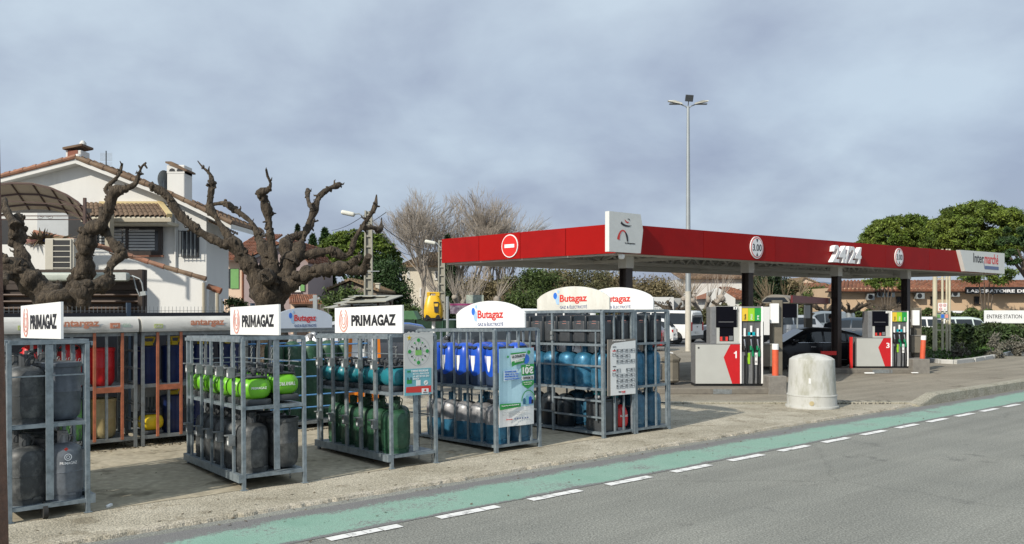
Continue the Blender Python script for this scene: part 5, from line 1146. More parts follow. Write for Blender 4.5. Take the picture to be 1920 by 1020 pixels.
def pine(label,px,D,zc,rx,rz,n=240,m=PINE,seed=1,trunk=True,group=None,ls=.085,cr=.85,name='umbrella_pine'):
    b0=W(px,577,D); t_=thing(name,label,'tree',(b0.x,b0.y,0),0,group); r=np.random.RandomState(seed); C=[]
    for _ in range(n):
        a=r.uniform(0,2*PI); u=r.uniform(-.55,1); rad=math.sqrt(max(0,1-u*u)) if u>0 else 1-.35*abs(u); q=r.uniform(.72,1)
        c=np.array([math.cos(a)*rad*rx*q,math.sin(a)*rad*rx*q,zc+u*rz*q*(1 if u>0 else .75)]); k=int(240*cr)
        C.append(c+r.normal(size=(k,3))*np.array([.215,.215,.15])*cr*rx/4.2*.9)
    leaves('crown',np.concatenate(C),ls,m,t_,seed)
    if trunk:
        b=MB(); b.tube([(0,0,0),(.15,0,zc*.4),(0,.1,zc*.85)],[.3,.24,.18],10)
        for k in range(7):
            a=k*.9; b.tube([(0,0,zc*.6),(math.cos(a)*rx*.35,math.sin(a)*rx*.35,zc*.82),(math.cos(a)*rx*.7,math.sin(a)*rx*.7,zc+.1)],[.14,.1,.05],6)
        b.build('trunk',TRK,t_,smooth=50)
    return t_
def blob(label,px,D,w_,z0,z1,m,n=40,seed=1,name='bush',ls=.065,cat='bush',group=None,per=230,depth=None,trunk=False):
    b0=W(px,577,D); t_=thing(name,label,cat,(b0.x,b0.y,0),0,group); r=np.random.RandomState(seed); C=[]; dp=depth or w_*.7
    for _ in range(n):
        a=r.uniform(0,2*PI); q=math.sqrt(r.uniform(0,1)); h=r.uniform(0,1); taper=math.sqrt(max(0,1-max(0,(h-.45)/.6)**2))
        C.append(np.array([math.cos(a)*q*w_/2*taper,math.sin(a)*q*dp/2*taper,z0+h*(z1-z0)])+r.normal(size=(per,3))*np.array([.13,.13,.1])*min(w_,(z1-z0)*1.6)*.75)
    c=np.concatenate(C); c=c[c[:,2]>.02]; leaves('foliage',c,ls,m,t_,seed)
    if trunk or 1: 
        b=MB()
        for k in range(4): b.tube([(0,0,0),(.1*(k-1.5)*w_,.0,z0+(z1-z0)*.55)],[.05*w_**.5,.02],5)
        b.build('stem',TRK,t_)
    return t_
def cypress(label,px,D,w_,z1,seed,m=CYP,z0=.2):
    b0=W(px,577,D); t_=thing('cypress',label,'tree',(b0.x,b0.y,0)); r=np.random.RandomState(seed); N=5200; h=r.uniform(0,1,N)**.85; a=r.uniform(0,2*PI,N)
    prof=np.minimum(1,(1-h)*2.4)**.7*(.8+.2*np.minimum(1,h*6)); q=np.sqrt(r.uniform(.3,1,N))*prof*w_/2*(1+.12*np.sin(a*3+h*14)); c=np.stack([np.cos(a)*q,np.sin(a)*q,z0+h*(z1-z0)],1); leaves('crown',c,.13*w_**.5,m,t_,seed)
    MB().tube([(0,0,0),(0,0,z1*.8)],[.15,.04],7).build('trunk',TRK,t_)
def bare(label,px,D,h,spread,seed,m=TWIG,group=None,levels=5,fork=.22,thick=None,pollard=False,name='bare_tree',rmin=.018):
    b0=W(px,577,D); t_=thing(name,label,'tree',(b0.x,b0.y,0),0,group); rd=random.Random(seed); tr=MB(); tw=MB(); th=thick or h*.016
    def grow(p,d,L_,r,lv):
        n=2 if lv>2 else 3; pts=[p]; rs=[r]; q=p; dd=d
        for k in range(n): dd=(dd+Vector((rd.uniform(-.12,.12),rd.uniform(-.12,.12),.06))).normalized(); q=q+dd*L_/n; pts.append(q); rs.append(r*(1-.45*(k+1)/n))
        (tr if lv<2 else tw).tube(pts,rs,7 if lv<2 else (4 if lv<4 else 3),cap=False)
        if lv>=levels: return
        kk=rd.randint(3,4) if lv<levels-1 else rd.randint(3,4)
        for i in range(kk):
            a=rd.uniform(0,2*PI); s=spread*rd.uniform(.6,1.25); e=dd.orthogonal().normalized(); e=Matrix.Rotation(a,3,dd)@e; nd_=(dd+e*s).normalized()
            f=rd.uniform(.35,1) if i else 1; b=pts[0].lerp(pts[-1],f); grow(b,nd_,L_*rd.uniform(.62,.86),max(r*.55,rmin),lv+1)
    if pollard:
        tr.tube([(0,0,0),(0,0,h*.35)],[th*2,th*1.7],9)
        for k in range(7):
            a=k*.9+rd.random(); e=Vector((math.cos(a)*h*.28,math.sin(a)*h*.28,h*rd.uniform(.5,.62))); tr.tube([(0,0,h*.33),e*.6+Vector((0,0,h*.12)),e],[th*1.2,th,th*1.1],7); knob(tr,e,th*1.7,rd)
            for j in range(rd.randint(7,12)): 
                d=(Vector((math.cos(a)*.5,math.sin(a)*.5,1.0))+Vector((rd.uniform(-.5,.5),rd.uniform(-.5,.5),0))).normalized(); tw.tube([e,e+d*h*.25,e+d*h*rd.uniform(.32,.5)],[.022,.014,.006],3,cap=False)
    else: grow(Vector((0,0,0)),Vector((0,0,1)),h*fork,th,0)
    tr.build('trunk',m,t_,smooth=60); tw.build('twigs',m,t_); return t_
# right pines
pine('round topped umbrella pine behind the middle of the canopy',1690,72,2+(577-455)*72/1600,3.5,2.2,430,seed=3,group='umbrella pines beyond the canopy')
pine('tallest umbrella pine at the right behind the white name panel',1832,66,2+(577-450)*66/1600,4.0,2.9,500,seed=4,group='umbrella pines beyond the canopy')
pine('lower dark pine branches leaning in at the right edge',1938,52,5.4,2.2,1.9,70,seed=5,m=PINED,group='umbrella pines beyond the canopy')
blob('yellow green pine branches between canopy columns three and four',1662,58,3.0,3.35,4.1,PINE,22,seed=41,name='pine_branch',ls=.07,per=150)
blob('drooping pine branch right of the rusty white poles',1850,57,4.0,3.7,4.7,PINE,24,seed=42,name='pine_branch',ls=.07,per=160)
# left background
pine('broad umbrella pine behind the stone cottage',668,62,2+(577-490)*62/1600,3.1,2.2,380,seed=6)
blob('dark conifer mass below the broad umbrella pine',728,58,2.9,.5,4.8,PINED,60,seed=7,ls=.08,name='conifer',cat='tree')
blob('dark conifer to the left under the broad umbrella pine',700,60,4,.4,5.2,PINED,50,seed=8,ls=.08,name='conifer',cat='tree')
cypress('pointed cypress left of the umbrella pine',609,64,1.5,2+(577-430)*64/1600,1,m=PINED); cypress('shorter cypress left of the pointed one',586,66,1.4,2+(577-441)*66/1600,2,m=PINED); cypress('narrow cypress farthest left by the mauve house',558,70,1.0,2+(577-422)*70/1600,3)
cypress('dark column of cypress under the left end of the canopy',839,60,1.15,2+(577-442)*60/1600,4)
blob('olive bush between cottage and manor',770,50,1.5,.2,2.0,SHRUB,20,seed=9)
blob('green shrub left of the mauve house',418,30,1.0,.2,2.0,SHRUB,24,seed=10,ls=.06); blob('green shrub by the white house corner',440,33,1.3,.2,2.3,SHRUB,24,seed=11,ls=.06)
blob('bright bush in front of the stone cottage',640,40,2.4,.1,2.6,SHRUB,30,seed=12,ls=.08)
k=0
for px,D,zt_,sp,sd in ((450,80,9.6,.55,1),(505,85,9.8,.55,2),(545,90,8.2,.5,3),(640,95,8.8,.5,33)): bare(['leafless tree showing behind the white house eave','leafless tree between the limbs of the big plane','small leafless tree above the mauve roof','small leafless tree left of the cypress'][k],px,D,zt_,sp,sd,levels=5); k+=1
labs=['leafless tree leftmost of the row beside the manor','tall leafless tree over the manor roof','leafless tree left of the canopy end','leafless tree above the left end of the red canopy','leafless tree above the no entry sign side','leafless tree behind the red canopy, right end of the row']
for k,(px,zz_) in enumerate(((792,405),(822,398),(852,402),(880,400),(912,404),(940,410))): bare(labs[k],px,84+3*(k%3),(2+(577-zz_)*84/1600)*1.38,.40,50+k,levels=6,group='leafless trees near the manor',fork=.27,rmin=.015)
for k,(px,D,h,pl) in enumerate(((862,56,4.6,1),(900,58,4.4,1),(935,60,4.8,0),(965,60,4.3,0),(1000,62,5,0),(1080,66,4.9,0),(1125,66,5.0,0),(1215,72,4.9,1),(1245,71,4.9,1),(1268,73,4.8,1),(1195,70,4.6,1),(1318,58,4.4,1),(1465,56,4.4,1),(1480,60,4.2,0),(1440,62,4.4,0))):
    bare(['gnarled bare plane near the left cypress','second gnarled bare plane under the canopy end','thin bare tree above the first arched board','thin bare tree right of the first arched board','bare tree left of the green conifer','bare tree right of the green conifer','bare tree just left of the first canopy column','brown pollarded tree right of the first column','brown pollarded tree second right of the first column','brown pollarded tree beside the mast','brown pollarded tree close to the first column','pale bare tree in front of the long white house','spreading bare tree above the arched shelter','bare tree right above the arched shelter','bare tree left above the arched shelter'][k],px,D,h,.6,70+k,m=TWIG if k in(0,1,11) else TWIG2,pollard=bool(pl),group='bare trees beyond the car park',thick=.10 if not pl else .14)
blob('pale green conifer behind the cream arched board',1012,64,3.8,.6,4.6,SHRUB,50,seed=13,ls=.075,name='conifer',cat='tree'); blob('low green conifer branches above the hedge',990,58,3.4,.3,2.9,SHRUB,40,seed=14,ls=.07,name='conifer',cat='tree')
blob('grey green tree left of the first canopy column',1105,70,5.2,.5,5.0,OLV,60,seed=15,ls=.07,name='olive_tree',cat='tree'); blob('brown brush left of the grey green tree',1055,70,3.4,.3,4.2,DRY,50,seed=16,ls=.10)
blob('brown brush just right of the left cypress',905,72,4.6,.3,4.0,DRY,50,seed=61,ls=.10); blob('brown brush between conifer and grey green tree',1040,76,5.0,.3,4.9,DRY,56,seed=62,ls=.10); blob('brown brush right of the grey green tree',1150,74,4.6,.3,4.6,DRY,50,seed=63,ls=.10); blob('low brown brush under the canopy middle',965,74,4.2,.3,4.4,OLV,46,seed=64,ls=.10)
blob('dense dark tree above the arched shelter',1443,66,3.6,.6,4.5,CYP,60,seed=17,ls=.08,name='dark_tree',cat='tree'); blob('brown brush beside the dark tree',1480,66,2.6,.3,3.9,DRY,34,seed=18,ls=.10); blob('green tree right of the shelter roof',1530,64,3.0,.3,3.2,SHRUB,34,seed=19,ls=.07,name='small_tree',cat='tree')
blob('brown brush between mast and first column',1225,68,5.0,.3,3.7,DRY,56,seed=20,ls=.10)
r0=np.random.RandomState(5)
def hedge(label,pa,pb,h,w_,m,n,seed,ls=.07,group=None,name='hedge',per_h=1):
    d=pb-pa; L_=d.length; t_=thing(name,label,'hedge',(pa.x,pa.y,0),math.atan2(d.y,d.x)); r=np.random.RandomState(seed)
    c=np.stack([r.uniform(0,L_,n),r.uniform(-w_/2,w_/2,n),r.uniform(0.02,1,n)**.8],1); top=h*(1+.10*np.sin(c[:,0]*2.1+seed)+.08*np.sin(c[:,0]*5.7)); c[:,2]*=top; c[:,1]*=1-.35*(c[:,2]/h)**3
    leaves('foliage',c,ls,m,t_,seed); b=MB()
    for k in range(int(L_/.6)): b.tube([(k*.6+.3,0,0),(k*.6+.35,0,h*.7)],[.03,.015],5)
    b.build('stems',TRK,t_)
hedge('long low olive hedge behind the station in the centre',W(860,577,54),W(1130,577,54),1.8,1.2,SHRUB,6000,1,.11)
hedge('olive hedge in front of the long white house',W(1285,577,56),W(1410,577,56),1.95,1.2,OLV,5000,2,.10)
hedge('hedge below the beige laboratory wall',W(1560,577,56),W(1990,577,50),1.75,1.1,SHRUB,12000,3,.10)
hedge('dark clipped hedge along the grass bed at the right',G(1735,655),G(1990,648),1.06,1.6,HDG,26000,4,.085)
# ================================================================ grass bed at the right with pale stones
gp=[G(1738,678),G(1790,683),G(1860,673),G(1935,659),G(2050,645),G(2050,628),G(1720,640),G(1735,660)]
gb=poly_sheet('grass_bed',gp,.03,mat('earth',(.09,.075,.05),.9,var=.3),.04)
pts=[]; r=np.random.RandomState(9)
def inpoly(x,y):
    c=False; n=len(gp)
    for i in range(n):
        a,b=gp[i],gp[(i+1)%n]
        if (a.y>y)!=(b.y>y) and x<(b.x-a.x)*(y-a.y)/(b.y-a.y)+a.x: c=not c
    return c
while len(pts)<9000:
    x=r.uniform(14,34); y=r.uniform(28,60)
    if inpoly(x,y): pts.append((x,y,.06))
o_=leaves('grass',pts,.06,GRASS,None,3); tag(o_,'short green grass under the dark clipped hedge','grass',kind='stuff')
sp_=[G(1742,679),G(1765,682),G(1790,683),G(1825,679),G(1860,673),G(1900,665),G(1940,657),G(1990,648)]; PALE=mat('pale kerb stone',(.45,.45,.43),.8,var=.12,scale=4,bump=.3)
for i in range(len(sp_)-1):
    a,b=sp_[i],sp_[i+1]; n=max(1,int((b-a).length/1.0))
    for j in range(n):
        p=a.lerp(b,j/n); q=a.lerp(b,(j+.94)/n); MB().bar((p.x,p.y,.05),(q.x,q.y,.05),.16,.22).build('kerbstone',PALE,gb,bevel=.02)
for k,(px,py,w_,h) in enumerate(((1800,672,.7,.5),(1832,668,.9,.45),(1872,660,1.0,.75),(1905,657,.9,.7),(1868,672,.6,.5),(1912,668,.7,.6))):
    p=G(px,py); blob('grey lavender tuft '+['leftmost behind the pale stones','second from the left on the grass','under the middle of the dark hedge','near the right edge by the hedge','tumbling over the pale stones','tumbling over the last pale stones'][k],px,p.y,w_,.02,h,GRYB if k!=1 else SHRUB,14,seed=30+k,name='lavender_tuft',cat='plant',ls=.045,group='grey tufts along the pale stones',per=50)
# ================================================================ buildings
def tilemat(n,c,c2): return mat(n,c,.85,0,.25,5,c2=c2,thr=(.45,.7),island=.28)
TILE=tilemat('terracotta tiles',(.22,.085,.045),(.16,.10,.07)); TILEB=tilemat('weathered tiles',(.13,.085,.055),(.20,.14,.09)); TILET=tilemat('tan tiles',(.24,.17,.10),(.16,.12,.08)); TILEO=tilemat('orange rake tiles',(.28,.135,.085),(.20,.13,.09))
RENDER=mat('white render',(.62,.62,.595),.85,0,.05,1.2,bump=.12,bscale=30,c2=(.47,.46,.42),thr=(.60,.85),stretch=(1,1,.3)); CREAMW=mat('cream trim',(.52,.49,.40),.8,var=.06); PEACH=mat('peach render',(.62,.47,.35),.85,var=.04); MAUVE=mat('mauve render',(.30,.24,.235),.85,var=.05)
BEIGE=mat('beige render',(.52,.38,.25),.85,var=.06,scale=.8); WOODD=mat('dark brown boards',(.030,.018,.012),.6,0,.25,8); BRN=mat('brown awning frame',(.055,.025,.018),.5); AWN=mat('smoked awning panel',(.36,.29,.21),.45,var=.1)
BLD=mat('blind slats',(.40,.42,.43),.5,var=.06); GUT=mat('beige gutter',(.36,.32,.24),.6,var=.08); WIND=mat('dark window glass',(.03,.035,.04),.08,0,.2,3); SHUT=mat('green shutter',(.14,.32,.10),.6,var=.06); STONE=mat('rubble stone',(.24,.20,.15),.9,0,.3,2.2,c2=(.14,.12,.10),thr=(.45,.6),bump=.6,bscale=5)
def tile_piece(L_=.40,r=.10,w_=None):
    b=MB(); n=5; v=[]
    for k,(y,rr) in enumerate(((0,r),(L_,r*.82))):
        for j in range(n+1): a=PI*j/n; v.append((rr*math.cos(a),y,rr*.8*math.sin(a)))
    for k,(y,rr) in enumerate(((0,r*.8),)):
        for j in range(n+1): a=PI*j/n; v.append((rr*math.cos(a),y,rr*.8*math.sin(a)))
    return b.add(v,[(j,j+1,n+2+j,n+1+j)[::-1] for j in range(n)]+[(j,j+1,2*n+3+j,2*n+2+j) for j in range(n)])
def place_tiles(par,a,b,c,d,cols,rows,m,name='roof_tile'):
    """a-b eave, d-c top edge, local coordinates; each tile is its own part"""
    a,b,c,d=map(Vector,(a,b,c,d)); cw=(b-a).length/cols; ln=(d-a).length/rows; me=tile_piece(ln*1.18,cw*.55).mesh('roof_tile',m,40)
    for i in range(cols):
        for j in range(rows):
            f=(i+.5)/cols; p=a.lerp(b,f).lerp(d.lerp(c,f),j/rows); q=a.lerp(b,f).lerp(d.lerp(c,f),(j+1)/rows)
            yv=(q-p).normalized(); xv=(b-a).normalized(); zv=xv.cross(yv).normalized(); xv=yv.cross(zv)
            o=link(name,me,par); o.matrix_local=Matrix(((xv.x,yv.x,zv.x,p.x),(xv.y,yv.y,zv.y,p.y),(xv.z,yv.z,zv.z,p.z+.012),(0,0,0,1)))
def tile_sheet(par,a,b,c,d,cols,rows,m,name='roof',th=.06):
    """distant roof: barrels and courses in one mesh"""
    a,b,c,d=map(Vector,(a,b,c,d)); xv=(b-a).normalized(); yv=(d-a).normalized(); zv=xv.cross(yv).normalized(); cw=(b-a).length/cols; B=MB()
    B.add([a-zv*th,b-zv*th,c-zv*th,d-zv*th,a,b,c,d],[(3,2,1,0),(4,5,6,7),(0,1,5,4),(1,2,6,5),(2,3,7,6),(3,0,4,7)])
    for i in range(cols):
        for j in range(rows):
            v=[]
            for jj,hh in ((j,.30),(j+1.06,.20)):
                jj=min(jj,rows)
                for k in range(4):
                    f=(i+.08+.84*k/3)/cols; p=a.lerp(b,f).lerp(d.lerp(c,f),jj/rows); v.append(p+zv*(hh*cw*(0,1.5,1.5,0)[k]+.01))
            B.add(v,[(0,1,5,4),(1,2,6,5),(2,3,7,6),(3,2,1,0)])
    return B.build(name,m,par)
def pane(par,x0,x1,z0,z1,y,fm=BRN,gm=WIND,fr=.06,bars=(),name='window',sill=True,blinds=0):
    """window in a wall facing -Y: recessed frame, pane, optional mullions and sill"""
    f=MB(); f.box(x0,x0+fr,y-.05,y+.02,z0,z1); f.box(x1-fr,x1,y-.05,y+.02,z0,z1); f.box(x0+fr,x1-fr,y-.05,y+.02,z1-fr,z1); f.box(x0+fr,x1-fr,y-.05,y+.02,z0,z0+fr)
    for b_ in bars: f.box(x0+(x1-x0)*b_-fr*.4,x0+(x1-x0)*b_+fr*.4,y-.04,y+.02,z0+fr,z1-fr)
    o=f.build(name,fm,par); MB().box(x0+fr,x1-fr,y-.015,y-.008,z0+fr,z1-fr).build('pane',gm,o)
    if sill: MB().box(x0-.05,x1+.05,y-.10,y,z0-.06,z0-.003).build('sill',fm if sill is True else sill,o)
    return o
# ---- white house (left)
D0=28.0; hx=lambda px,d=D0:(px-CX)*d/F; hz=lambda py,d=D0:H-(py-HY)*d/F
hs=thing('white_house','large white rendered house with gable roof, chimneys and smoked awning','house',(0,0,0))
poly=[(hx(-90),0),(hx(387),0),(hx(387),hz(404)),(hx(330),hz(376)),(hx(152),hz(308)),(hx(-90),hz(372))]
zlo=hz(560,29); wl=MB().prism([(x_,max(z_,zlo)) for x_,z_ in poly],D0,D0+2.2).build('wall',RENDER,hs); MB().box(hx(-90),hx(387),D0,D0+.3,0,zlo-.002).build('wall',RENDER,hs)
MB().box(-10.35,-10.05,D0+1.35,D0+1.65,0,zlo-.004).build('bay_column',CREAMW,hs)
def rakeslab(x0,z0,x1,z1,name='roof_slab'):
    b=MB(); b.prism([(x0,z0-.17),(x1,z1-.17),(x1,z1-.02),(x0,z0-.02)],D0-.38,D0+3.5); b.build('rake_board',CREAMW if 0 else RENDER,hs)
    a=(x0,D0-.42,z0-.015); c=(x1,D0-.42,z1-.015)
rl=[(hx(-90),hz(362)),(hx(152),hz(300)),(hx(330),hz(368)),(hx(440),hz(421))]
for (x0,z0),(x1,z1) in zip(rl,rl[1:]): rakeslab(x0,z0,x1,z1)
tile_sheet(hs,(rl[0][0],D0-.3,rl[0][1]),(rl[1][0],D0-.3,rl[1][1]),(rl[1][0],D0+3.5,rl[1][1]),(rl[0][0],D0+3.5,rl[0][1]),14,9,TILEO)
tile_sheet(hs,(rl[1][0],D0-.3,rl[1][1]),(rl[3][0],D0-.3,rl[3][1]),(rl[3][0],D0+3.5,rl[3][1]),(rl[1][0],D0+3.5,rl[1][1]),18,9,TILEB)
def raketiles(pts,y,m,L_=.42,w_=.16,par=hs):
    for (x0,z0),(x1,z1) in zip(pts,pts[1:]):
        n=max(1,int(math.hypot(x1-x0,z1-z0)/L_))
        for k in range(n):
            a=Vector((x0+(x1-x0)*k/n,y,z0+(z1-z0)*k/n+.03)); b=Vector((x0+(x1-x0)*(k+1.08)/n,y,z0+(z1-z0)*(k+1.08)/n+.03+(.015 if x1>x0 and z1>z0 else -.0)))
            MB().tube([a,b],[w_*.42,w_*.52],8).build('rake_tile',m,par,smooth=40)
raketiles(rl[:2],D0-.38,TILEO); raketiles(rl[1:],D0-.38,TILEB)
MB().lathe([(.12,0),(.12,.12),(.09,.18),(.01,.2)],14,c=(hx(155),D0-.3,hz(303))).build('ridge_cap',RENDER,hs)
# dentils under the right eave
for k in range(14): MB().box(hx(392)+k*.07+.01,hx(392)+k*.07+.045,D0-.10,D0-.0,hz(410+k*1.8)-.12,hz(410+k*1.8)-.04).build('dentil',TILEB,hs)
# chimneys
def chim(x0,x1,z0,z1,y,d_):
    c=MB().box(x0,x1,y,y+d_,z0,z1); o=c.build('chimney',RENDER,hs,bevel=.03); return o
hx0,hz0=hx,hz; DC=D0+.6; hx=lambda px:hx0(px,DC); hz=lambda py:hz0(py,DC)
c_=chim(hx(123),hx(152),hz(320),hz(281),D0+.6,.6); 
MB().add([(hx(120),D0+.5,hz(281)),(hx(156),D0+.5,hz(274)),(hx(156),D0+1.3,hz(274)),(hx(120),D0+1.3,hz(281)),(hx(120),D0+.5,hz(277)),(hx(156),D0+.5,hz(270)),(hx(156),D0+1.3,hz(270)),(hx(120),D0+1.3,hz(277))],[(3,2,1,0),(4,5,6,7),(0,1,5,4),(1,2,6,5),(2,3,7,6),(3,0,4,7)]).build('cap',TILEB,c_)
MB().box(hx(127),hx(146),D0+.588,D0+.6,hz(297),hz(281.5)).build('grate',mat('rust red grate',(.20,.055,.025),.6),c_)
MB().lathe([(.10,0),(.11,.12),(.05,.2)],10,c=(hx(150),D0+.8,hz(273))).build('finial',RENDER,c_,smooth=50)
DC=D0+.3
c_=chim(hx(313),hx(346),hz(385),hz(309),D0+.3,.7); MB().prism([(hx(311),hz(303)),(hx(322),hz(303)),(hx(351),hz(318)),(hx(351),hz(321)),(hx(346.5),hz(321)),(hx(311),hz(306))],D0+.25,D0+1.05).build('cap',TILEB,c_); MB().prism([(hx(313),hz(309)-.01),(hx(346),hz(319)),(hx(346),hz(325)),(hx(313),hz(325))],D0+.29,D0+.98).build('crown',RENDER,c_)
for px in (323,337): MB().prism([(hx(px)-.10,hz(321)),(hx(px)+.10,hz(321)),(hx(px)+.07,hz(317)),(hx(px),hz(315.5)),(hx(px)-.07,hz(317))],D0+.275,D0+.30).build('vent',BLACK,c_)
hx,hz=hx0,hz0
# antenna and dish
an=thing('tv_antenna','small television antenna on the ridge of the white house','antenna',(hx(199,D0+.2),D0+.2,hz(318,D0+.2)))
MB().tube([(0,0,0),(0,0,.62)],.018,6).build('mast',BLACK,an)
for z in (.30,.34,.38,.42,.46,.50,.54): MB().bar((-.20,0,z),(.20,0,z),.008).build('rod',STEEL2,an)
for z in (.14,.18,.22): MB().bar((-.20,0,z),(.20,0,z),.006).build('rod',STEEL2,an)
ds=thing('satellite_dish','grey satellite dish beside the taller chimney','satellite dish',(hx(304,D0+.4),D0+.4,hz(362,D0+.4))); 
dm=MB().lathe([(.01,0),(.2,.03),(.33,.09),(.335,.10),(.2,.045),(.01,.015)],20).build('dish',LM,ds,smooth=40); dm.rotation_euler=(R(90),0,R(72)); dm.location=(0,0,.42); MB().tube([(.05,0,0),(.05,0,.42)],.025,6).build('bracket',LM,ds)
# big window with blinds under the tiled lean-to
x0,x1,z0,z1=hx(186),hx(309),hz(479),hz(421)
pn_=pane(hs,x0-.9,x1-.02,z0,z1-.0,D0-.12,fm=mat('dark window frame',(.02,.014,.012),.4),gm=WIND,fr=.13,bars=(.28,.62),sill=mat('brown sill',(.16,.06,.03),.6))
MB().box(x0-1.0,x1+.03,D0-.18,D0-.002,z1,hz(413)).build('shutter_box',mat('dark shutter box',(.02,.018,.02),.5),hs)
for (a,b) in ((-.72,-.02+.03),(.08,.80),(.86,1.88)):
    n=7
    for k in range(n):
        z=z0+.17+k*.098; MB().box(x0+a,min(x0+b,x1-.22),D0-.148,D0-.138,z,z+.068).build('blind_slat',BLD,pn_)
x0,x1,z0,z1=hx(341),hx(373),hz(482),hz(433)
pn_=pane(hs,x0,x1,z0,z1,D0-.01,fm=BLACK,gm=WIND,fr=.05,sill=False)
for k in range(6): MB().bar((x0-.04+k*(x1-x0+.10)/5,D0-.16,z0-.02),(x0-.04+k*(x1-x0+.10)/5,D0-.16,z1+.02),.016).build('grille_bar',BLACK if k in(0,5) else LM,pn_)
for z in (z0+.02,z1-.02): MB().bar((x0-.05,D0-.16,z),(x1+.07,D0-.16,z),.02).build('grille_rail',BLACK,pn_)
# tiled lean-to above the window
a=(hx(160,27.0),27.0,hz(407,27.0)); b=(hx(318,27.0),27.0,hz(407,27.0)); c=(hx(300),D0-.01,hz(383)); d=(hx(160),D0-.01,hz(383))
MB().add([Vector(v)-Vector((0,0,.05)) for v in (a,b,c,d)]+[Vector(v) for v in (a,b,c,d)],[(3,2,1,0),(4,5,6,7),(0,1,5,4),(1,2,6,5),(2,3,7,6),(3,0,4,7)]).build('lean_to_deck',CREAMW,hs)
place_tiles(hs,a,b,c,d,17,4,TILEB)
MB().bar((a[0]-.1,26.96,a[2]-.10),(b[0]+.08,26.96,b[2]-.10),.10,.11).build('gutter',GUT,hs); MB().box(a[0],b[0]-.1,27.05,D0,a[2]-.22,a[2]-.12).build('soffit',CREAMW,hs)
MB().bar(Vector(b)+Vector((0,0,.05)),Vector(c)+Vector((0,0,.05)),.16,.12).build('hip_edge',mat('yellow mortar',(.52,.42,.22),.8,var=.1),hs); MB().bar((a[0],D0-.05,hz(381)),(c[0],D0-.05,hz(381)),.12,.10).build('flashing',mat('yellow mortar',(.52,.42,.22)),hs)
MB().tube([(hx(330),D0-.05,hz(376)),(hx(330),D0-.05,0)],.035,8).build('downpipe',RENDER,hs)
# lower stepped wall with tile coping
D1=25.5; X1=lambda px:(px-CX)*D1/F; Z1=lambda py:H-(py-HY)*D1/F
lw=thing('garden_wing_wall','sloping white wing wall with orange tile coping in front of the white house','wall',(0,0,0))
MB().prism([(X1(60),0),(X1(381),0),(X1(381),Z1(528)),(X1(303),Z1(505)),(X1(185),Z1(466)),(X1(60),Z1(440))],D1,D1+.3).build('wall',RENDER,lw)
raketiles([(X1(60),Z1(436)),(X1(185),Z1(463)),(X1(303),Z1(501))],D1+.1,TILEO,par=lw,w_=.15); raketiles([(X1(303),Z1(501)),(X1(382),Z1(524))],D1+.1,TILEB,par=lw,w_=.15)
MB().tube([(X1(383),D1-.05,0),(X1(383),D1-.05,Z1(530))],.045,8).build('downpipe',GUT,lw)
MB().box(X1(385),X1(402),D1+.3,D1+.6,0,Z1(545)).build('annex_wall',RENDER,lw); raketiles([(X1(383),Z1(538)),(X1(406),Z1(547))],D1+.3,TILE,par=lw,w_=.2); MB().tube([(X1(403),D1+.2,0),(X1(403),D1+.2,Z1(549))],.05,8).build('downpipe',GUT,lw)
# balcony with AC and awning
D2=24.0; X2=lambda px,d=D2:(px-CX)*d/F; Z2=lambda py,d=D2:H-(py-HY)*d/F
bal=thing('balcony','white balcony front below the smoked barrel awning','balcony',(0,0,0))
MB().box(X2(-60),X2(112),D2+.3,D2+.5,0,Z2(457)).build('parapet',RENDER,bal); MB().box(X2(-60),X2(128,27.5),27.5,27.6,Z2(505,27.5),Z2(398,27.5)).build('rear_wall',mat('pale blue grey render',(.42,.44,.45),.8,var=.04),bal)
MB().box(X2(117),X2(127),26.5,26.8,0,Z2(395,26.5)).build('pillar',GUT,bal); MB().box(X2(-30,27.3),X2(22,27.3),27.3,27.42,Z2(510,27.3),Z2(410,27.3)).build('dark_shutter',BLACK,bal); MB().box(X2(128,27),X2(165,27),27.0,27.1,Z2(500,27),Z2(400,27)).build('dark_opening',BLACK,bal)
for z in (Z2(402),Z2(409)): MB().bar((X2(-60),D2+.4,z),(X2(158),D2+.4,z),.025).build('rail',BRN,bal)
MB().bar((X2(-60),D2+.4,Z2(392)),(X2(158),D2+.4,Z2(392)),.05,.12).build('dark_valance',BLACK,bal)
for sg,cx in ((1,62),(-1,80)): stroke([(.10*math.cos(R(t))*(1-t/900)*sg,.05*math.sin(R(t))*(1-t/900)) for t in range(0,500,25)],.012,BRN,bal,(X2(cx),D2+.38,Z2(405)),(1,0,0),(0,0,1),name='scroll')
aw=thing('barrel_awning','smoked barrel vault awning on dark ribs over the balcony','awning',(0,0,0))
arc_=[(px,py) for px,py in ((-60,356),(-25,347),(20,342),(60,343),(95,351),(125,364),(145,377),(160,392))]
for j in range(5):
    y0=23.2+j*.18; y1=y0+.178; dz_=-.125
    for (a,b) in zip(arc_,arc_[1:]):
        xa,za=X2(a[0],23.2),Z2(a[1],23.2); xb,zb2=X2(b[0],23.2),Z2(b[1],23.2)
        za+=dz_*j; zb2+=dz_*j
        MB().add([(xa,y0,za),(xb,y0,zb2),(xb,y1,zb2+dz_),(xa,y1,za+dz_),(xa,y0,za+.01),(xb,y0,zb2+.01),(xb,y1,zb2+dz_+.01),(xa,y1,za+dz_+.01)],[(3,2,1,0),(4,5,6,7),(0,1,5,4),(2,3,7,6)]).build('panel',AWN,aw)
        if j in (0,2,4): MB().bar((xa,y0,za-.02),(xb,y0,zb2-.02),.03,.05).build('arch_rib',BRN,aw)
for a in arc_: MB().bar((X2(a[0],23.2),23.2,Z2(a[1],23.2)-.02),(X2(a[0],23.2),24.1,Z2(a[1],23.2)-.645),.03).build('purlin',BRN,aw)
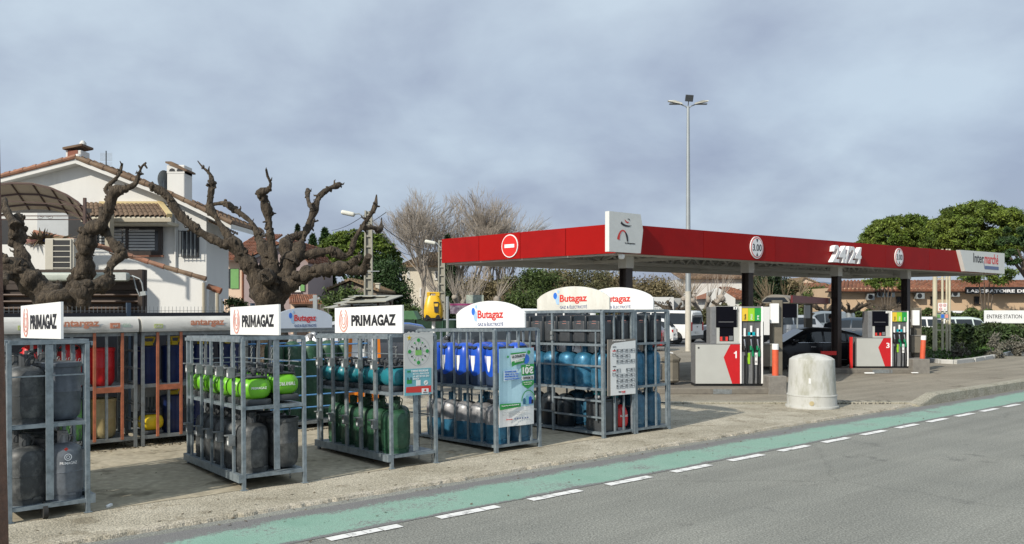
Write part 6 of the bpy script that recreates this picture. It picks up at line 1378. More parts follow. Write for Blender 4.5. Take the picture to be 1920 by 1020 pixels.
MB().bar((X2(159,23.2),23.2,Z2(420,23.2)),(X2(159,23.2),23.2,Z2(371,23.2)),.07).build('corner_post',BRN,aw); MB().bar((X2(159,23.2),23.2,Z2(386,23.2)),(X2(-60,23.2),23.2,Z2(372,23.2)),.03).build('tie_rod',BRN,aw)
ac=thing('air_conditioner','beige air conditioning unit with black louvres on the balcony edge','air conditioner',(X2(84,23.6),23.6,Z2(506,23.6)))
w_=(139-84)*23.6/F; h_=59*23.6/F; MB().box(0,w_,0,.42,0,h_).build('casing',CRM,ac,bevel=.02); MB().box(-.004,.0,.03,.4,.03,h_-.03).build('side_grille',mat('grey side grille',(.22,.20,.17),.6),ac) ; MB().box(w_*.30,w_*.88,-.01,.0,.04,h_-.05).build('grille_back',BLACK,ac)
for k in range(5): MB().box(w_*.30,w_*.88,-.03,-.012,.04+k*(h_-.10)/5,.065+k*(h_-.10)/5).build('louvre',CRM,ac)
MB().box(w_*.27,w_*.30,-.035,.0,.02,h_-.02).build('grille_frame',CRM,ac); MB().box(w_*.88,w_*.92,-.035,.0,.02,h_-.02).build('grille_frame',CRM,ac)
pb_=thing('planter_pile','pink basin with dry branches and a blue jug on the balcony wall','basin',(X2(60,24.35),24.35,Z2(457,24.35)))
MB().lathe([(.18,0),(.24,.10),(.22,.11)],16).build('basin',mat('pink plastic',(.48,.25,.22),.5),pb_); leaves('dry_branches',np.random.RandomState(2).normal(size=(120,3))*np.array([.20,.08,.035])+np.array([.25,0,.12]),.10,TWIG2,pb_,2,el=2.6); MB().lathe([(.09,.06),(.10,.12),(.03,.22),(.025,.28)],12,c=(.42,0,0)).build('jug',ROYAL,pb_)
# dark louvred wall
D3=19.0; X3=lambda px,d=D3:(px-CX)*d/F; Z3=lambda py,d=D3:H-(py-HY)*d/F
lv=thing('louvred_screen','dark brown louvred timber screen behind the left plane tree','screen wall',(0,0,0))
MB().box(X3(-60),X3(268),D3+.12,D3+.22,0,Z3(505)).build('backing',WOODD,lv); z=.35; k=0
LVR=mat('louvre brown',(.075,.045,.03),.6,var=.15)
while z<Z3(545):
    MB().bar((X3(-60),D3+.05,z),(X3(262),D3+.05,z),.09,.03,up=(0,.5,1)).build('slat',LVR,lv); z+=.148
for k in range(3): MB().box(X3(-60),X3(262),D3+.06,D3+.115,Z3(543)+k*.135,Z3(543)+k*.135+.125).build('board',WOODD,lv)
for px in (264,130,0): MB().box(X3(px)-.06,X3(px)+.04,D3-.02,D3+.1,0,Z3(505)).build('post',WOODD,lv)
fl_=thing('strip_light','long pale strip light housing fixed above the dark louvres','light fitting',(X3(62,18.7),18.7,Z3(527,18.7)))
MB().rbox(0,(237-62)*18.7/F,0,.22,0,.19,.05,n=3).build('housing',mat('pale green grey housing',(.36,.40,.36),.5),fl_,smooth=40); MB().box((210-62)*18.7/F,(237-62)*18.7/F,-.02,.0,.02,.17).build('end_cover',mat('grey cover',(.45,.48,.47),.4),fl_)
cbp=[W(x/3.19+180,280+y/3.19,18.9) for x,y in ((190,750),(225,765),(240,830),(262,878),(285,865),(275,800),(262,775),(215,755))]
cb_=tag(MB().tube(cbp,.015,6).build('power_cable',LM),'pale cable looping down the right end of the dark screen','cable'); MB().bar(cbp[4]+Vector((-.06,0,0)),cbp[4]+Vector((.06,0,.02)),.09).build('plug_box',LM,cb_)
# ---- mauve and peach house
D4=46.0; X4=lambda px,d=D4:(px-CX)*d/F; Z4=lambda py,d=D4:H-(py-HY)*d/F
h2=thing('mauve_house','mauve and peach house with green shutters behind the big plane tree','house',(0,0,0))
MB().box(X4(420),X4(461),D4,D4+7,0,Z4(488)).build('peach_wall',PEACH,h2)
MB().prism([(X4(461),0),(X4(580),0),(X4(580),Z4(490)),(X4(545),Z4(452)),(X4(461),Z4(484))],D4-.3,D4+6).build('mauve_wall',MAUVE,h2)
tile_sheet(h2,(X4(415),D4-.6,Z4(487)),(X4(472),D4-.6,Z4(487)),(X4(502),D4+3,Z4(440,D4+3)),(X4(450),D4+3,Z4(440,D4+3)),12,8,TILE)
tile_sheet(h2,(X4(462),D4-.7,Z4(486)),(X4(546),D4-.7,Z4(449)),(X4(546),D4+6,Z4(449)),(X4(462),D4+6,Z4(486)),10,8,TILE); MB().bar((X4(462),D4-.45,Z4(487)-.14),(X4(546),D4-.45,Z4(450)-.14),.2,.12).build('cornice',LM,h2)
tile_sheet(h2,(X4(546),D4-.7,Z4(449)),(X4(584),D4-.7,Z4(492)),(X4(584),D4+6,Z4(492)),(X4(546),D4+6,Z4(449)),6,8,TILE)
MB().box(X4(429),X4(433),D4-.02,D4,Z4(541),Z4(504)).build('window',WIND,h2); MB().box(X4(433),X4(448),D4-.06,D4-.01,Z4(541),Z4(504)).build('shutter',SHUT,h2); MB().tube([(X4(456),D4-.1,0),(X4(456),D4-.1,Z4(488))],.06,6).build('downpipe',TILE,h2)
w2=pane(h2,X4(548),X4(566),Z4(546),Z4(530),D4-.32,fm=RENDER,fr=.05); MB().box(X4(567),X4(574),D4-.38,D4-.31,Z4(546),Z4(528)).build('shutter',SHUT,h2)
tile_sheet(h2,(X4(542,43),43,Z4(568,43)),(X4(606,43),43,Z4(568,43)),(X4(596),D4-.3,Z4(553)),(X4(545),D4-.3,Z4(553)),14,4,TILE); MB().box(X4(545,43.5),X4(600,43.5),43.5,45.6,0,Z4(570,43.5)).build('porch',PEACH,h2); MB().box(X4(552,43.4),X4(575,43.4),43.4,43.49,0,Z4(574,43.4)).build('garage_door',WOODD,h2)
# ---- stone cottage
D5=50.0; X5=lambda px,d=D5:(px-CX)*d/F; Z5=lambda py,d=D5:H-(py-HY)*d/F
h3=thing('stone_cottage','low rubble stone cottage with tan tiled roof','house',(0,0,0))
MB().prism([(X5(612),0),(X5(706),0),(X5(706),Z5(545)),(X5(658),Z5(528)),(X5(612),Z5(547))],D5,D5+7).build('gable_wall',STONE,h3)
tile_sheet(h3,(X5(603),D5-.35,Z5(547)),(X5(658),D5-.35,Z5(523.5)),(X5(658),D5+7,Z5(523.5)),(X5(603),D5+7,Z5(547)),10,14,TILET); tile_sheet(h3,(X5(658),D5-.35,Z5(523.5)),(X5(712),D5-.35,Z5(545)),(X5(712),D5+7,Z5(545)),(X5(658),D5+7,Z5(523.5)),10,14,TILET)
MB().box(X5(570),X5(612),D5+1,D5+5,0,Z5(560)).build('side_wing',STONE,h3); tile_sheet(h3,(X5(565),D5+.8,Z5(560)),(X5(611),D5+.8,Z5(560)),(X5(640),D5+4,Z5(535,D5+4)),(X5(565),D5+4,Z5(535,D5+4)),14,7,TILET)
MB().box(X5(701),X5(708),D5+.6,D5+1,Z5(545),Z5(532)).build('chimney',CREAMW,h3); MB().box(X5(700),X5(709),D5+.55,D5+1.05,Z5(532),Z5(530)).build('chimney_cap',CREAMW,h3)
rs_=random.Random(4)
for k in range(90):
    px=rs_.uniform(614,702); py=rs_.uniform(533,590); 
    if py<547-abs(46-abs(px-658))*.42+2: continue
    MB().rbox(X5(px)-.10*rs_.uniform(.6,1.5),X5(px)+.12,D5-.03,D5+.02,Z5(py)-.06,Z5(py)+.07*rs_.uniform(.6,1.5),.02,n=1).build('stone',[STONE,CREAMW][0] if k%3 else mat('pale stone',(.36,.31,.23),.9),h3)
# ---- open metal shelter
D6=27.0; X6=lambda px,d=D6:(px-CX)*d/F; Z6=lambda py,d=D6:H-(py-HY)*d/F
ms=thing('metal_shelter','open metal shelter with pale curved roof panels behind the back board','shelter roof',(0,0,0)); PNL=mat('milky roof panel',(.34,.335,.28),.5,var=.1,scale=2)
prf=[(600,578),(620,570),(637,562),(648,556),(655,554)]
for (a,b) in zip(prf,prf[1:]):
    for j in range(4):
        f0=j*22; f1=(j+1)*22-.6; d=lambda q,dd,py:(X6(q),D6+dd,Z6(py))
        MB().add([(X6(a[0]+f0),D6-(.6-j*.3)+1,Z6(a[1])),(X6(a[0]+f1),D6-(.6-j*.3)+1,Z6(a[1])),(X6(b[0]+f1),D6+1.6,Z6(b[1])+.0),(X6(b[0]+f0),D6+1.6,Z6(b[1]))][:4]+[(X6(a[0]+f0),D6-(.6-j*.3)+1,Z6(a[1])+.02),(X6(a[0]+f1),D6-(.6-j*.3)+1,Z6(a[1])+.02),(X6(b[0]+f1),D6+1.6,Z6(b[1])+.02),(X6(b[0]+f0),D6+1.6,Z6(b[1])+.02)],[(3,2,1,0),(4,5,6,7),(0,1,5,4),(1,2,6,5),(2,3,7,6),(3,0,4,7)]).build('roof_panel',PNL,ms)
MB().bar((X6(648),D6+.9,Z6(565)),(X6(725),D6+.9,Z6(565)),.06,.05).build('beam',BRN,ms); MB().bar((X6(646),D6+1.6,Z6(553.5)),(X6(743),D6+1.6,Z6(553.5)),.05,.05).build('edge_beam',LM,ms)
MB().add([(X6(648),D6+.2,Z6(568)),(X6(722),D6+.2,Z6(566)),(X6(743),D6+1.6,Z6(554)),(X6(655),D6+1.6,Z6(554)),(X6(648),D6+.2,Z6(568)+.03),(X6(722),D6+.2,Z6(566)+.03),(X6(743),D6+1.6,Z6(554)+.03),(X6(655),D6+1.6,Z6(554)+.03)],[(3,2,1,0),(4,5,6,7),(0,1,5,4),(1,2,6,5),(2,3,7,6),(3,0,4,7)]).build('roof_panel',PNL,ms)
for px in (624,649,700,724): MB().bar((X6(px),D6+1,0),(X6(px),D6+1,Z6(566)),.07).build('post',BRN,ms)
cr_=thing('pale_post_cross','pale grey post with a short cross arm behind the back board','post',(X6(591,30),30,0)); MB().box(-.07,.07,-.05,.05,0,Z6(553,30)).build('shaft',LM,cr_); MB().bar((-.2,0,Z6(563,30)),(.16,0,Z6(559,30)),.07).build('arm',LM,cr_)
# ---- manor and other far houses
def box_house(name,label,D,px0,px1,pyt,wall,roofm,roof,wins=(),wm=WIND,dep=8,shut=None,fr=RENDER):
    X=lambda px:(px-CX)*D/F; Z=lambda py:H-(py-HY)*D/F
    h=thing(name,label,'house',(0,0,0)); MB().box(X(px0),X(px1),D,D+dep,0,Z(pyt)).build('wall',wall,h)
    e=.5; x0,x1,ze=X(px0)-e,X(px1)+e,Z(pyt)
    if roof[0]=='hip':
        zr=Z(roof[1]); i=min((x1-x0)*.42,4.5); tile_sheet(h,(x0,D-e,ze),(x1,D-e,ze),(x1-i,D+dep/2,zr),(x0+i,D+dep/2,zr),int((x1-x0)/.4),9,roofm)
        MB().add([(x0,D-e,ze),(x0+i,D+dep/2,zr),(x0,D+dep+e,ze),(x1,D-e,ze),(x1-i,D+dep/2,zr),(x1,D+dep+e,ze)],[(0,1,2),(3,5,4),(2,1,4,5)]).build('roof_end',roofm,h)
    elif roof[0]=='shed': tile_sheet(h,(x0,D-e,ze),(x1,D-e,ze),(x1,D+dep/2,Z(roof[1])),(x0,D+dep/2,Z(roof[1])),int((x1-x0)/.35),8,roofm)
    elif roof[0]=='gable':
        xm=X(roof[2]); zr=Z(roof[1]); MB().prism([(X(px0),ze),(X(px1),ze),(xm,zr)],D,D+dep).build('gable',wall,h)
        tile_sheet(h,(x0,D-.3,ze-.05),(xm,D-.3,zr+.08),(xm,D+dep,zr+.08),(x0,D+dep,ze-.05),8,14,roofm); tile_sheet(h,(xm,D-.3,zr+.08),(x1,D-.3,ze-.05),(x1,D+dep,ze-.05),(xm,D+dep,zr+.08),8,14,roofm)
    MB().box(X(px0)-.15,X(px1)+.15,D-.2,D-.004,ze-.3,ze-.02).build('eave_board',CREAMW,h)
    for (a,b,c,d) in wins: pane(h,X(a),X(b),Z(d),Z(c),D-.01,fm=fr,gm=wm,fr=.12)
    return h
box_house('manor_house','tall cream manor house with hipped tile roof beside the leafless trees',88,754,850,500,mat('cream stone render',(.58,.53,.43),.85,var=.08),TILET,('hip',466),[(763,768,508,522),(790,796,508,524),(815,821,508,524),(787,793,540,556),(812,818,540,556),(772,777,570,582),(800,806,570,582)],dep=14)
box_house('white_villa','small white villa with brown roof below the left part of the canopy',84,900,982,545,RENDER,TILEB,('hip',522),[(935,940,548,566),(960,965,548,562)])
box_house('long_white_house','long white house with low tiled roof behind the mast',82,1282,1412,522,RENDER,TILEB,('shed',507),[(1300,1304,535,548)])
g_=box_house('white_gable_house','white house with brown hipped roof behind the second canopy column',74,1338,1420,560,RENDER,TILE,('hip',538),[]) 
X=lambda px:(px-CX)*73.9/F; Z=lambda py:H-(py-HY)*73.9/F
for a in (1344,1387): MB().box(X(a),X(a+5),73.85,73.98,Z(573),Z(566)).build('shutter',SHUT,g_)
MB().prism([(X(1325),0),(X(1368),0),(X(1368),Z(560)),(X(1338),Z(541)),(X(1325),Z(548))],72,74).build('gable_wall',RENDER,g_)
box_house('yellow_cottage','small yellow cottage with red roof between the third and second columns',110,1505,1560,540,PEACH,TILE,('shed',530),[])
box_house('pale_yellow_gable','pale yellow gabled house above the shelter roof',130,1500,1530,531,PEACH,TILET,('gable',521,1508),[])
# laboratory
D7=60.0; X7=lambda px,d=D7:(px-CX)*d/F; Z7=lambda py,d=D7:H-(py-HY)*d/F
lb=thing('laboratory','long low beige laboratory with red tile roof and black sign band','building',(0,0,0))
MB().box(X7(1555),X7(2010),D7,D7+9,0,Z7(540)).build('wall',BEIGE,lb)
tile_sheet(lb,(X7(1545),D7-.6,Z7(545)),(X7(2020),D7-.6,Z7(545)),(X7(2020),D7+4,Z7(527,D7+4)),(X7(1600),D7+4,Z7(527,D7+4)),60,8,TILE); MB().box(X7(1547),X7(2015),D7-.55,D7-.003,Z7(545)-.14,Z7(545)-.04).build('eave_board',WOODD,lb)
sb=MB().box(X7(1811,59.3),X7(2010,59.3),59.3,59.4,Z7(551,59.3),Z7(538,59.3)).build('sign_band',BLACK,lb); text('LABORATOIRE DE BIOLOGIE MÉDICALE',9.0,.27,TXW,sb,(X7(1813,59.3),59.295,Z7(548.5,59.3)),bold=.03)
for px,py,w_ in ((1628,556,13),(1647,551,15),(1664,551,16),(1720,554,15),(1786,550,14)):
    u=thing('wall_ac_unit',{1628:'leftmost small air conditioner on the laboratory wall',1647:'second air conditioner on the laboratory wall, under a white pipe',1664:'third air conditioner on the laboratory wall, right of the pipe',1720:'air conditioner right of the fourth canopy column',1786:'air conditioner right of the rusty white poles'}[px],'air conditioner',(X7(px),D7-.5,Z7(py)-.25)); ww=w_*D7/F
    MB().box(-ww/2,ww/2,0,.4,0,.44).build('casing',LM,u,bevel=.02); disc(BLACK,u,(-ww*.12,-.001,.22),(1,0,0),U3,.17,.17,name='fan_opening')
MB().tube([(X7(1637),D7-.1,Z7(549)),(X7(1637),D7-.1,Z7(543)),(X7(1655),D7-.1,Z7(543)),(X7(1655),D7-.1,Z7(556))],.04,6).build('conduit',LM,lb)
for px in (1684,1748,1830): 
    w_=pane(lb,X7(px-4),X7(px+5),Z7(570),Z7(556),D7-.01,fm=WOODD,fr=.06)
    for k in range(3): MB().bar((X7(px-3+3*k),D7-.07,Z7(570)),(X7(px-1+3*k),D7-.07,Z7(556)),.03).build('grille_bar',BLACK,w_)
# entry sign
es=thing('entry_sign','long white entry sign behind the clipped hedge at the right edge','sign',(X7(1846,44),44,0)); w_=5.2
MB().box(0,w_,0,.06,Z7(606,44),Z7(582,44)).build('board',WHITE,es); text('ENTREE STATION',1.80,.20,TXK,es,(.12,-.003,Z7(597,44)),bold=.005); text('◄',.2,.2,TXK,es,(2.2,-.003,Z7(597,44))) if 0 else shape([(0,.1),(.16,.2),(.16,0)],TXK,es,(2.02,-.003,Z7(597,44)),(1,0,0),U3)
for x in (.4,w_-.4): MB().box(x-.04,x+.04,.06,.12,0,Z7(590,44)).build('leg',STEEL2,es)
# rusty white poles
RWH=mat('rust streaked white paint',(.52,.49,.36),.6,0,.1,3,c2=(.30,.16,.07),thr=(.56,.7),stretch=(1,1,.25))
rp=thing('totem_frame','four tall rust streaked white poles carrying small hazard signs','sign frame',(X7(1752,38),38,0))
for px,w_ in ((1752,.19),(1766,.10),(1774,.09),(1779.5,.10)): MB().tube([(X7(px+1,38)-rp.location.x,0,0),(X7(px+1,38)-rp.location.x,0,4.62 if px!=1752 else 4.4)],w_/2,10).build('pole',RWH,rp,smooth=40)
for z in (4.35,3.3,1.0): MB().bar((0,.02,z),(.66,.02,z),.06).build('crossbar',RWH,rp)
hp=MB().box(.12,.52,-.10,-.08,Z7(583,38),Z7(568,38)).build('hazard_board',WHITE,rp)
for i in range(2):
    for j in range(2): 
        c=(.23+.18*i,-.102,Z7(579.5,38)+.17*j); disc(TXR if (i,j)!=(1,0) else YEL,hp,c,(1,0,0),U3,.065,.065,n=16 if (i,j)!=(1,0) else 3); disc(WHITE,hp,(c[0],-.105,c[2]),(1,0,0),U3,.042,.042,n=16); disc(TXK,hp,(c[0],-.108,c[2]),(1,0,0),U3,.018,.018,n=8)
h2p=MB().box(.05,.60,-.08,-.06,Z7(598,38),Z7(588,38)).build('hazard_board',LM,rp); 
for i,mm in enumerate((SHUT,TXB,TXO)): MB().box(.08+.18*i,.21+.18*i,-.085,-.081,Z7(596,38),Z7(589.5,38)).build('symbol',mm,h2p)
# distant hills, with the haze of distance put into their blue-grey base colours
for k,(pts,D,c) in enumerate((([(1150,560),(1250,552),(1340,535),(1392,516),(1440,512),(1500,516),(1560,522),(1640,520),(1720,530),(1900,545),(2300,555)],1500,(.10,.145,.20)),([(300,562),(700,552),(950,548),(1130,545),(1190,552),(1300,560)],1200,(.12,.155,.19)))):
    b=MB(); X=lambda px:(px-CX)*D/F
    for (a,b_) in zip(pts,pts[1:]):
        b.add([(X(a[0]),D,-5),(X(b_[0]),D,-5),(X(b_[0]),D+250,H-(b_[1]-HY)*D/F),(X(a[0]),D+250,H-(a[1]-HY)*D/F),(X(a[0]),D+900,-5),(X(b_[0]),D+900,-5)],[(0,1,2,3),(3,2,5,4)])
    tag(b.build('hills',mat('hazed hill scrub %s'%('far','near')[k],c,.9,0,.3,.01)),kind='structure')
# green mesh fence and banner near the yellow bottle
gf=thing('green_fence','dark green mesh fence behind the yellow bottle model','fence',(X6(745,38),38,0)); L_=X6(1000,38)-X6(745,38)
MB().box(0,L_,0,.02,0,1.45).build('windbreak',mat('green windbreak',(.008,.035,.018),.8,var=.3),gf)
for k in range(4): MB().box(k*L_/3-.03,k*L_/3+.03,-.05,0,0,1.6).build('fence_post',mat('green post',(.02,.07,.04),.5),gf)
tent=thing('green_tent_roof','small green pitched cover beside the lettered board','tent roof',(X6(757,34),34,0)); zt_=Z6(583,34); zb_=Z6(599,34)
MB().prism([(0,zb_),(.55,zb_),(.38,zt_),(-.35,zt_),(-.3,zb_)],0,1.5).build('cover',mat('green canvas',(.06,.16,.07),.6),tent); MB().bar((-.2,.7,0),(-.2,.7,zb_),.05).build('pole',BLACK,tent); MB().bar((.4,.7,0),(.4,.7,zb_),.05).build('pole',BLACK,tent)
bn=thing('fence_banner','faded pink and grey banner on the fence left of the first arched board','banner',(X6(844,40),40,Z6(588,40))); MB().box(0,1.25,0,.03,0,.48).build('cloth',mat('faded banner',(.13,.09,.13),.6,var=.6,scale=8,c2=(.32,.30,.33),thr=(.45,.6)),bn); MB().box(0,1.25,-.004,0,.38,.47).build('pink_stripe',mat('pink stripe',(.25,.03,.12),.6),bn)
bn2=thing('site_panel','pale framed notice panel above the faded banner','panel',(X6(874,44),44,0)); MB().box(0,.9,0,.03,1.75,Z6(553,44)).build('board',mat('pale notice',(.30,.34,.29),.6,var=.35,scale=9),bn2); MB().bar((.1,.05,0),(.1,.05,1.75),.05).build('leg',BLACK,bn2); MB().bar((.8,.05,0),(.8,.05,1.75),.05).build('leg',BLACK,bn2)
wp=thing('white_pipe','thin wooden post behind the yellow bottle model','post',(X6(839,36),36,0)); MB().tube([(0,0,0),(0,0,Z6(556,36))],.06,8).build('shaft',LM,wp)
# ================================================================ vehicles
def interp(tab,x):
    if x<=tab[0][0]: return tab[0][1]
    for (a,b),(c,d) in zip(tab,tab[1:]):
        if x<=c: return b+(d-b)*(x-a)/(c-a)
    return tab[-1][1]
KINDC={ # x from the tail (0) to the nose (L)
 'hatch':dict(L=4.05,w=.86,belt=[(0,.86),(.3,.90),(3.0,.88),(3.9,.74),(4.05,.60)],roof=[(0,.88),(.06,.95),(.45,1.38),(.9,1.46),(1.9,1.47),(2.35,1.40),(3.05,.92),(3.9,.76),(4.05,.62)],ax=(.75,3.25),r=.31,side=[(.42,.62),(.70,1.55),(1.63,2.78)],ws=(2.38,3.02),rw=(.08,.40)),
 'sedan':dict(L=4.6,w=.90,belt=[(0,.86),(.5,.92),(3.2,.90),(4.4,.72),(4.6,.58)],roof=[(0,.88),(.45,.98),(1.05,1.28),(1.6,1.41),(2.3,1.44),(2.7,1.38),(3.55,.92),(4.4,.75),(4.6,.60)],ax=(.88,3.68),r=.34,side=[(.75,1.30),(1.38,2.10),(2.18,3.25)],ws=(2.75,3.50),rw=(.5,1.0)),
 'suv':dict(L=4.3,w=.90,belt=[(0,.98),(.3,1.02),(3.2,.99),(4.15,.86),(4.3,.70)],roof=[(0,1.0),(.08,1.08),(.45,1.50),(.8,1.57),(2.1,1.57),(2.55,1.48),(3.2,1.03),(4.15,.88),(4.3,.72)],ax=(.80,3.45),r=.35,side=[(.45,.70),(.78,1.65),(1.72,2.95)],ws=(2.6,3.15),rw=(.1,.40)),
 'wagon':dict(L=4.4,w=.87,belt=[(0,.88),(.3,.92),(3.2,.88),(4.2,.74),(4.4,.60)],roof=[(0,.9),(.06,.98),(.38,1.38),(.8,1.46),(2.3,1.46),(2.65,1.40),(3.3,.92),(4.2,.76),(4.4,.62)],ax=(.80,3.45),r=.31,side=[(.35,.85),(.93,1.85),(1.93,3.0)],ws=(2.7,3.25),rw=(.08,.34)),
 'minivan':dict(L=4.2,w=.88,belt=[(0,1.05),(2.9,1.02),(3.9,.88),(4.2,.66)],roof=[(0,1.70),(.1,1.78),(2.0,1.82),(2.5,1.74),(3.2,1.10),(3.95,.90),(4.2,.68)],ax=(.72,3.35),r=.31,side=[(1.45,1.95),(2.02,2.95)],ws=(2.55,3.15),rw=(0,0)),
 'van':dict(L=4.8,w=.95,belt=[(0,1.05),(3.6,1.05),(4.5,.98),(4.8,.70)],roof=[(0,1.80),(.08,1.90),(3.2,1.95),(3.6,1.86),(4.2,1.15),(4.6,1.0),(4.8,.72)],ax=(.85,3.90),r=.33,side=[(.25,1.35),(1.42,2.55),(2.63,3.85)],ws=(3.65,4.15),rw=(0,0))}
def paint(n,c,metal=0): return mat(n,c,.3,metal,.02,1,coat=.6)
PLT=mat('number plate',(.60,.60,.58),.4); TAIL=mat('tail lamp',(.35,.01,.01),.2); HEADL=mat('head lamp',(.55,.58,.60),.12)
def car(kind,label,px,D,rz,paintm,z=0,cat='car',group='vehicles in the car park',name=None,detail=True,scale=1):
    """px,D: where the middle of the tail-nose line stands"""
    P=KINDC[kind]; L_=P['L']; w=P['w']; b0=W(px,577,D); t_=thing(name or 'parked_car',label,cat,(b0.x,b0.y,z),rz,group); t_.scale=(scale,)*3
    if group is None and 'group' in t_: del t_['group']
    off=-L_/2; xs=sorted(set([0,.03,.15,L_-.04,L_]+[a for a,_ in P['roof']]+[a for a,_ in P['belt']]+[L_*k/14 for k in range(1,14)]))
    def sec(x):
        e=min(x,L_-x); ws=1-.16*max(0,1-e/.55)**2; zs=.20+.10*max(0,1-e/.5); zb=interp(P['belt'],x); zr=max(interp(P['roof'],x),zb+.015); wb=w*ws*.975; wt=max(wb-.34*(zr-zb)-.02,.3)
        if kind in('van','minivan'): wt=max(wb-.14*(zr-zb)-.02,.3)
        rr_=min(.10,(zr-zb)*.4)
        return [(0,zs),(w*ws*.84,zs),(w*ws,zs+.10),(w*ws*1.01,(zs+zb)/2+.03),(wb,zb),(wt,zr-rr_),(wt-rr_*1.1,zr-.008),(0,zr+.018)]
    b=MB(); n=14; secs=[sec(x) for x in xs]
    for x,s_ in zip(xs,secs):
        ring=s_+[(-y,z_) for y,z_ in s_[-2:0:-1]]; b.v+=[(x+off,y,z_) for y,z_ in ring]
    for i in range(len(xs)-1):
        for j in range(n): b.f.append((i*n+j,(i+1)*n+j,(i+1)*n+(j+1)%n,i*n+(j+1)%n)[::-1]); b.m.append(0)
    b.f.append(tuple(range(n))[::-1]); b.m.append(0); b.f.append(tuple((len(xs)-1)*n+j for j in range(n))); b.m.append(0)
    body=b.build('body',paintm,t_,smooth=38)
    for a,c in P['side']:
        for sg in (-1,1):
            g=MB(); k=7; v=[]
            for i in range(k+1):
                x=a+(c-a)*i/k; s_=sec(x); (y0,z0),(y1,z1)=s_[4],s_[5]; h=z1-z0
                for f in (.10,.94): v.append((x+off,sg*(y0+(y1-y0)*f+.008),z0+h*f))
            g.add(v,[(2*i,2*i+2,2*i+3,2*i+1) if sg<0 else (2*i+1,2*i+3,2*i+2,2*i) for i in range(k)]); g.build('side_window',GLASS,t_)
    for nm,(a,c) in (('windscreen',P['ws']),('rear_window',P['rw'])):
        if c<=a: continue
        g=MB(); k=6; v=[]
        for i in range(k+1):
            x=a+(c-a)*i/k; s_=sec(x); y=s_[6][0]-.02; z_=s_[6][1]
            for q in (-1,-.5,0,.5,1): v.append((x+off,q*y,z_+.014+.012*(1-abs(q))))
        g.add(v,[(5*i+j,5*i+5+j,5*i+6+j,5*i+1+j) for i in range(k) for j in range(4)]); g.build(nm,GLASS,t_)
    if kind in('van','minivan'):
        MB().box(off-.012,off-.002,-w*.68,w*.68,1.12,1.66).build('rear_window',GLASS,t_,bevel=.005)
        MB().box(off-.02,off-.003,-.06,.06,.95,1.0).build('door_handle',BLACK,t_)
    for sg in (-1,1):
        MB().rbox(off-.02,off+.10,min(sg*w*.66,sg*w*.86),max(sg*w*.66,sg*w*.86),.70 if kind not in('van','minivan') else .75,.86 if kind not in('van','minivan') else 1.25,.02,n=1).build('tail_light',TAIL,t_)
        MB().rbox(L_+off-.20,L_+off-.03,min(sg*w*.52,sg*w*.82),max(sg*w*.52,sg*w*.82),.60,.72,.03,n=2).build('headlight',HEADL,t_)
        x=P['ws'][1]-.35; MB().rbox(x+off-.08,x+off+.08,min(sg*(w-.02),sg*(w+.18)),max(sg*(w-.02),sg*(w+.18)),interp(P['belt'],x)+.02,interp(P['belt'],x)+.16,.04,n=2).build('mirror',paintm,t_,smooth=50)
        for x in ((P['side'][0][0]+.9,P['side'][-1][0]+.25) if len(P['side'])>2 else (P['side'][-1][0]+.2,)): MB().box(x+off,x+off+.18,min(sg*(w-.01),sg*(w+.02)),max(sg*(w-.01),sg*(w+.02)),.78,.81).build('door_handle',CHROME if paintm is not BLACK else BLACK,t_)
    MB().box(off-.018,off+.10,-w*.84,w*.84,.28,.50).build('bumper',paintm if kind!='van' else DGRY,t_,bevel=.02); MB().box(off-.026,off-.018,-.26,.26,.52 if kind not in('van','minivan') else .60,.63 if kind not in('van','minivan') else .71).build('number_plate',PLT,t_); MB().box(L_+off-.0,L_+off+.012,-.26,.26,.34,.44).build('number_plate',PLT,t_); MB().box(L_+off-.05,L_+off+.002,-w*.45,w*.45,.46,.56).build('grille',BLACK,t_)
    r=P['r']
    if kind=='sedan':
        for sg in (-1,1):
            pts=[]
            for i in range(13):
                x=P['side'][0][0]+(P['side'][-1][1]-P['side'][0][0])*i/12; s_=sec(x); pts.append((x+off,sg*(s_[4][0]+.014),s_[4][1]+.035))
            MB().tube(pts,.011,5).build('window_trim',CHROME,t_)
            MB().bar((P['ax'][0]+.5+off,sg*(w+.012),.36),(P['ax'][1]-.5+off,sg*(w+.012),.36),.02,.02).build('sill_trim',CHROME,t_)
            for x in (1.34,2.18): MB().bar((x+off,sg*(w*1.012+.003),.36),(x+off,sg*(w*.985+.004),.88),.010,.006).build('door_seam',DGRY,t_)
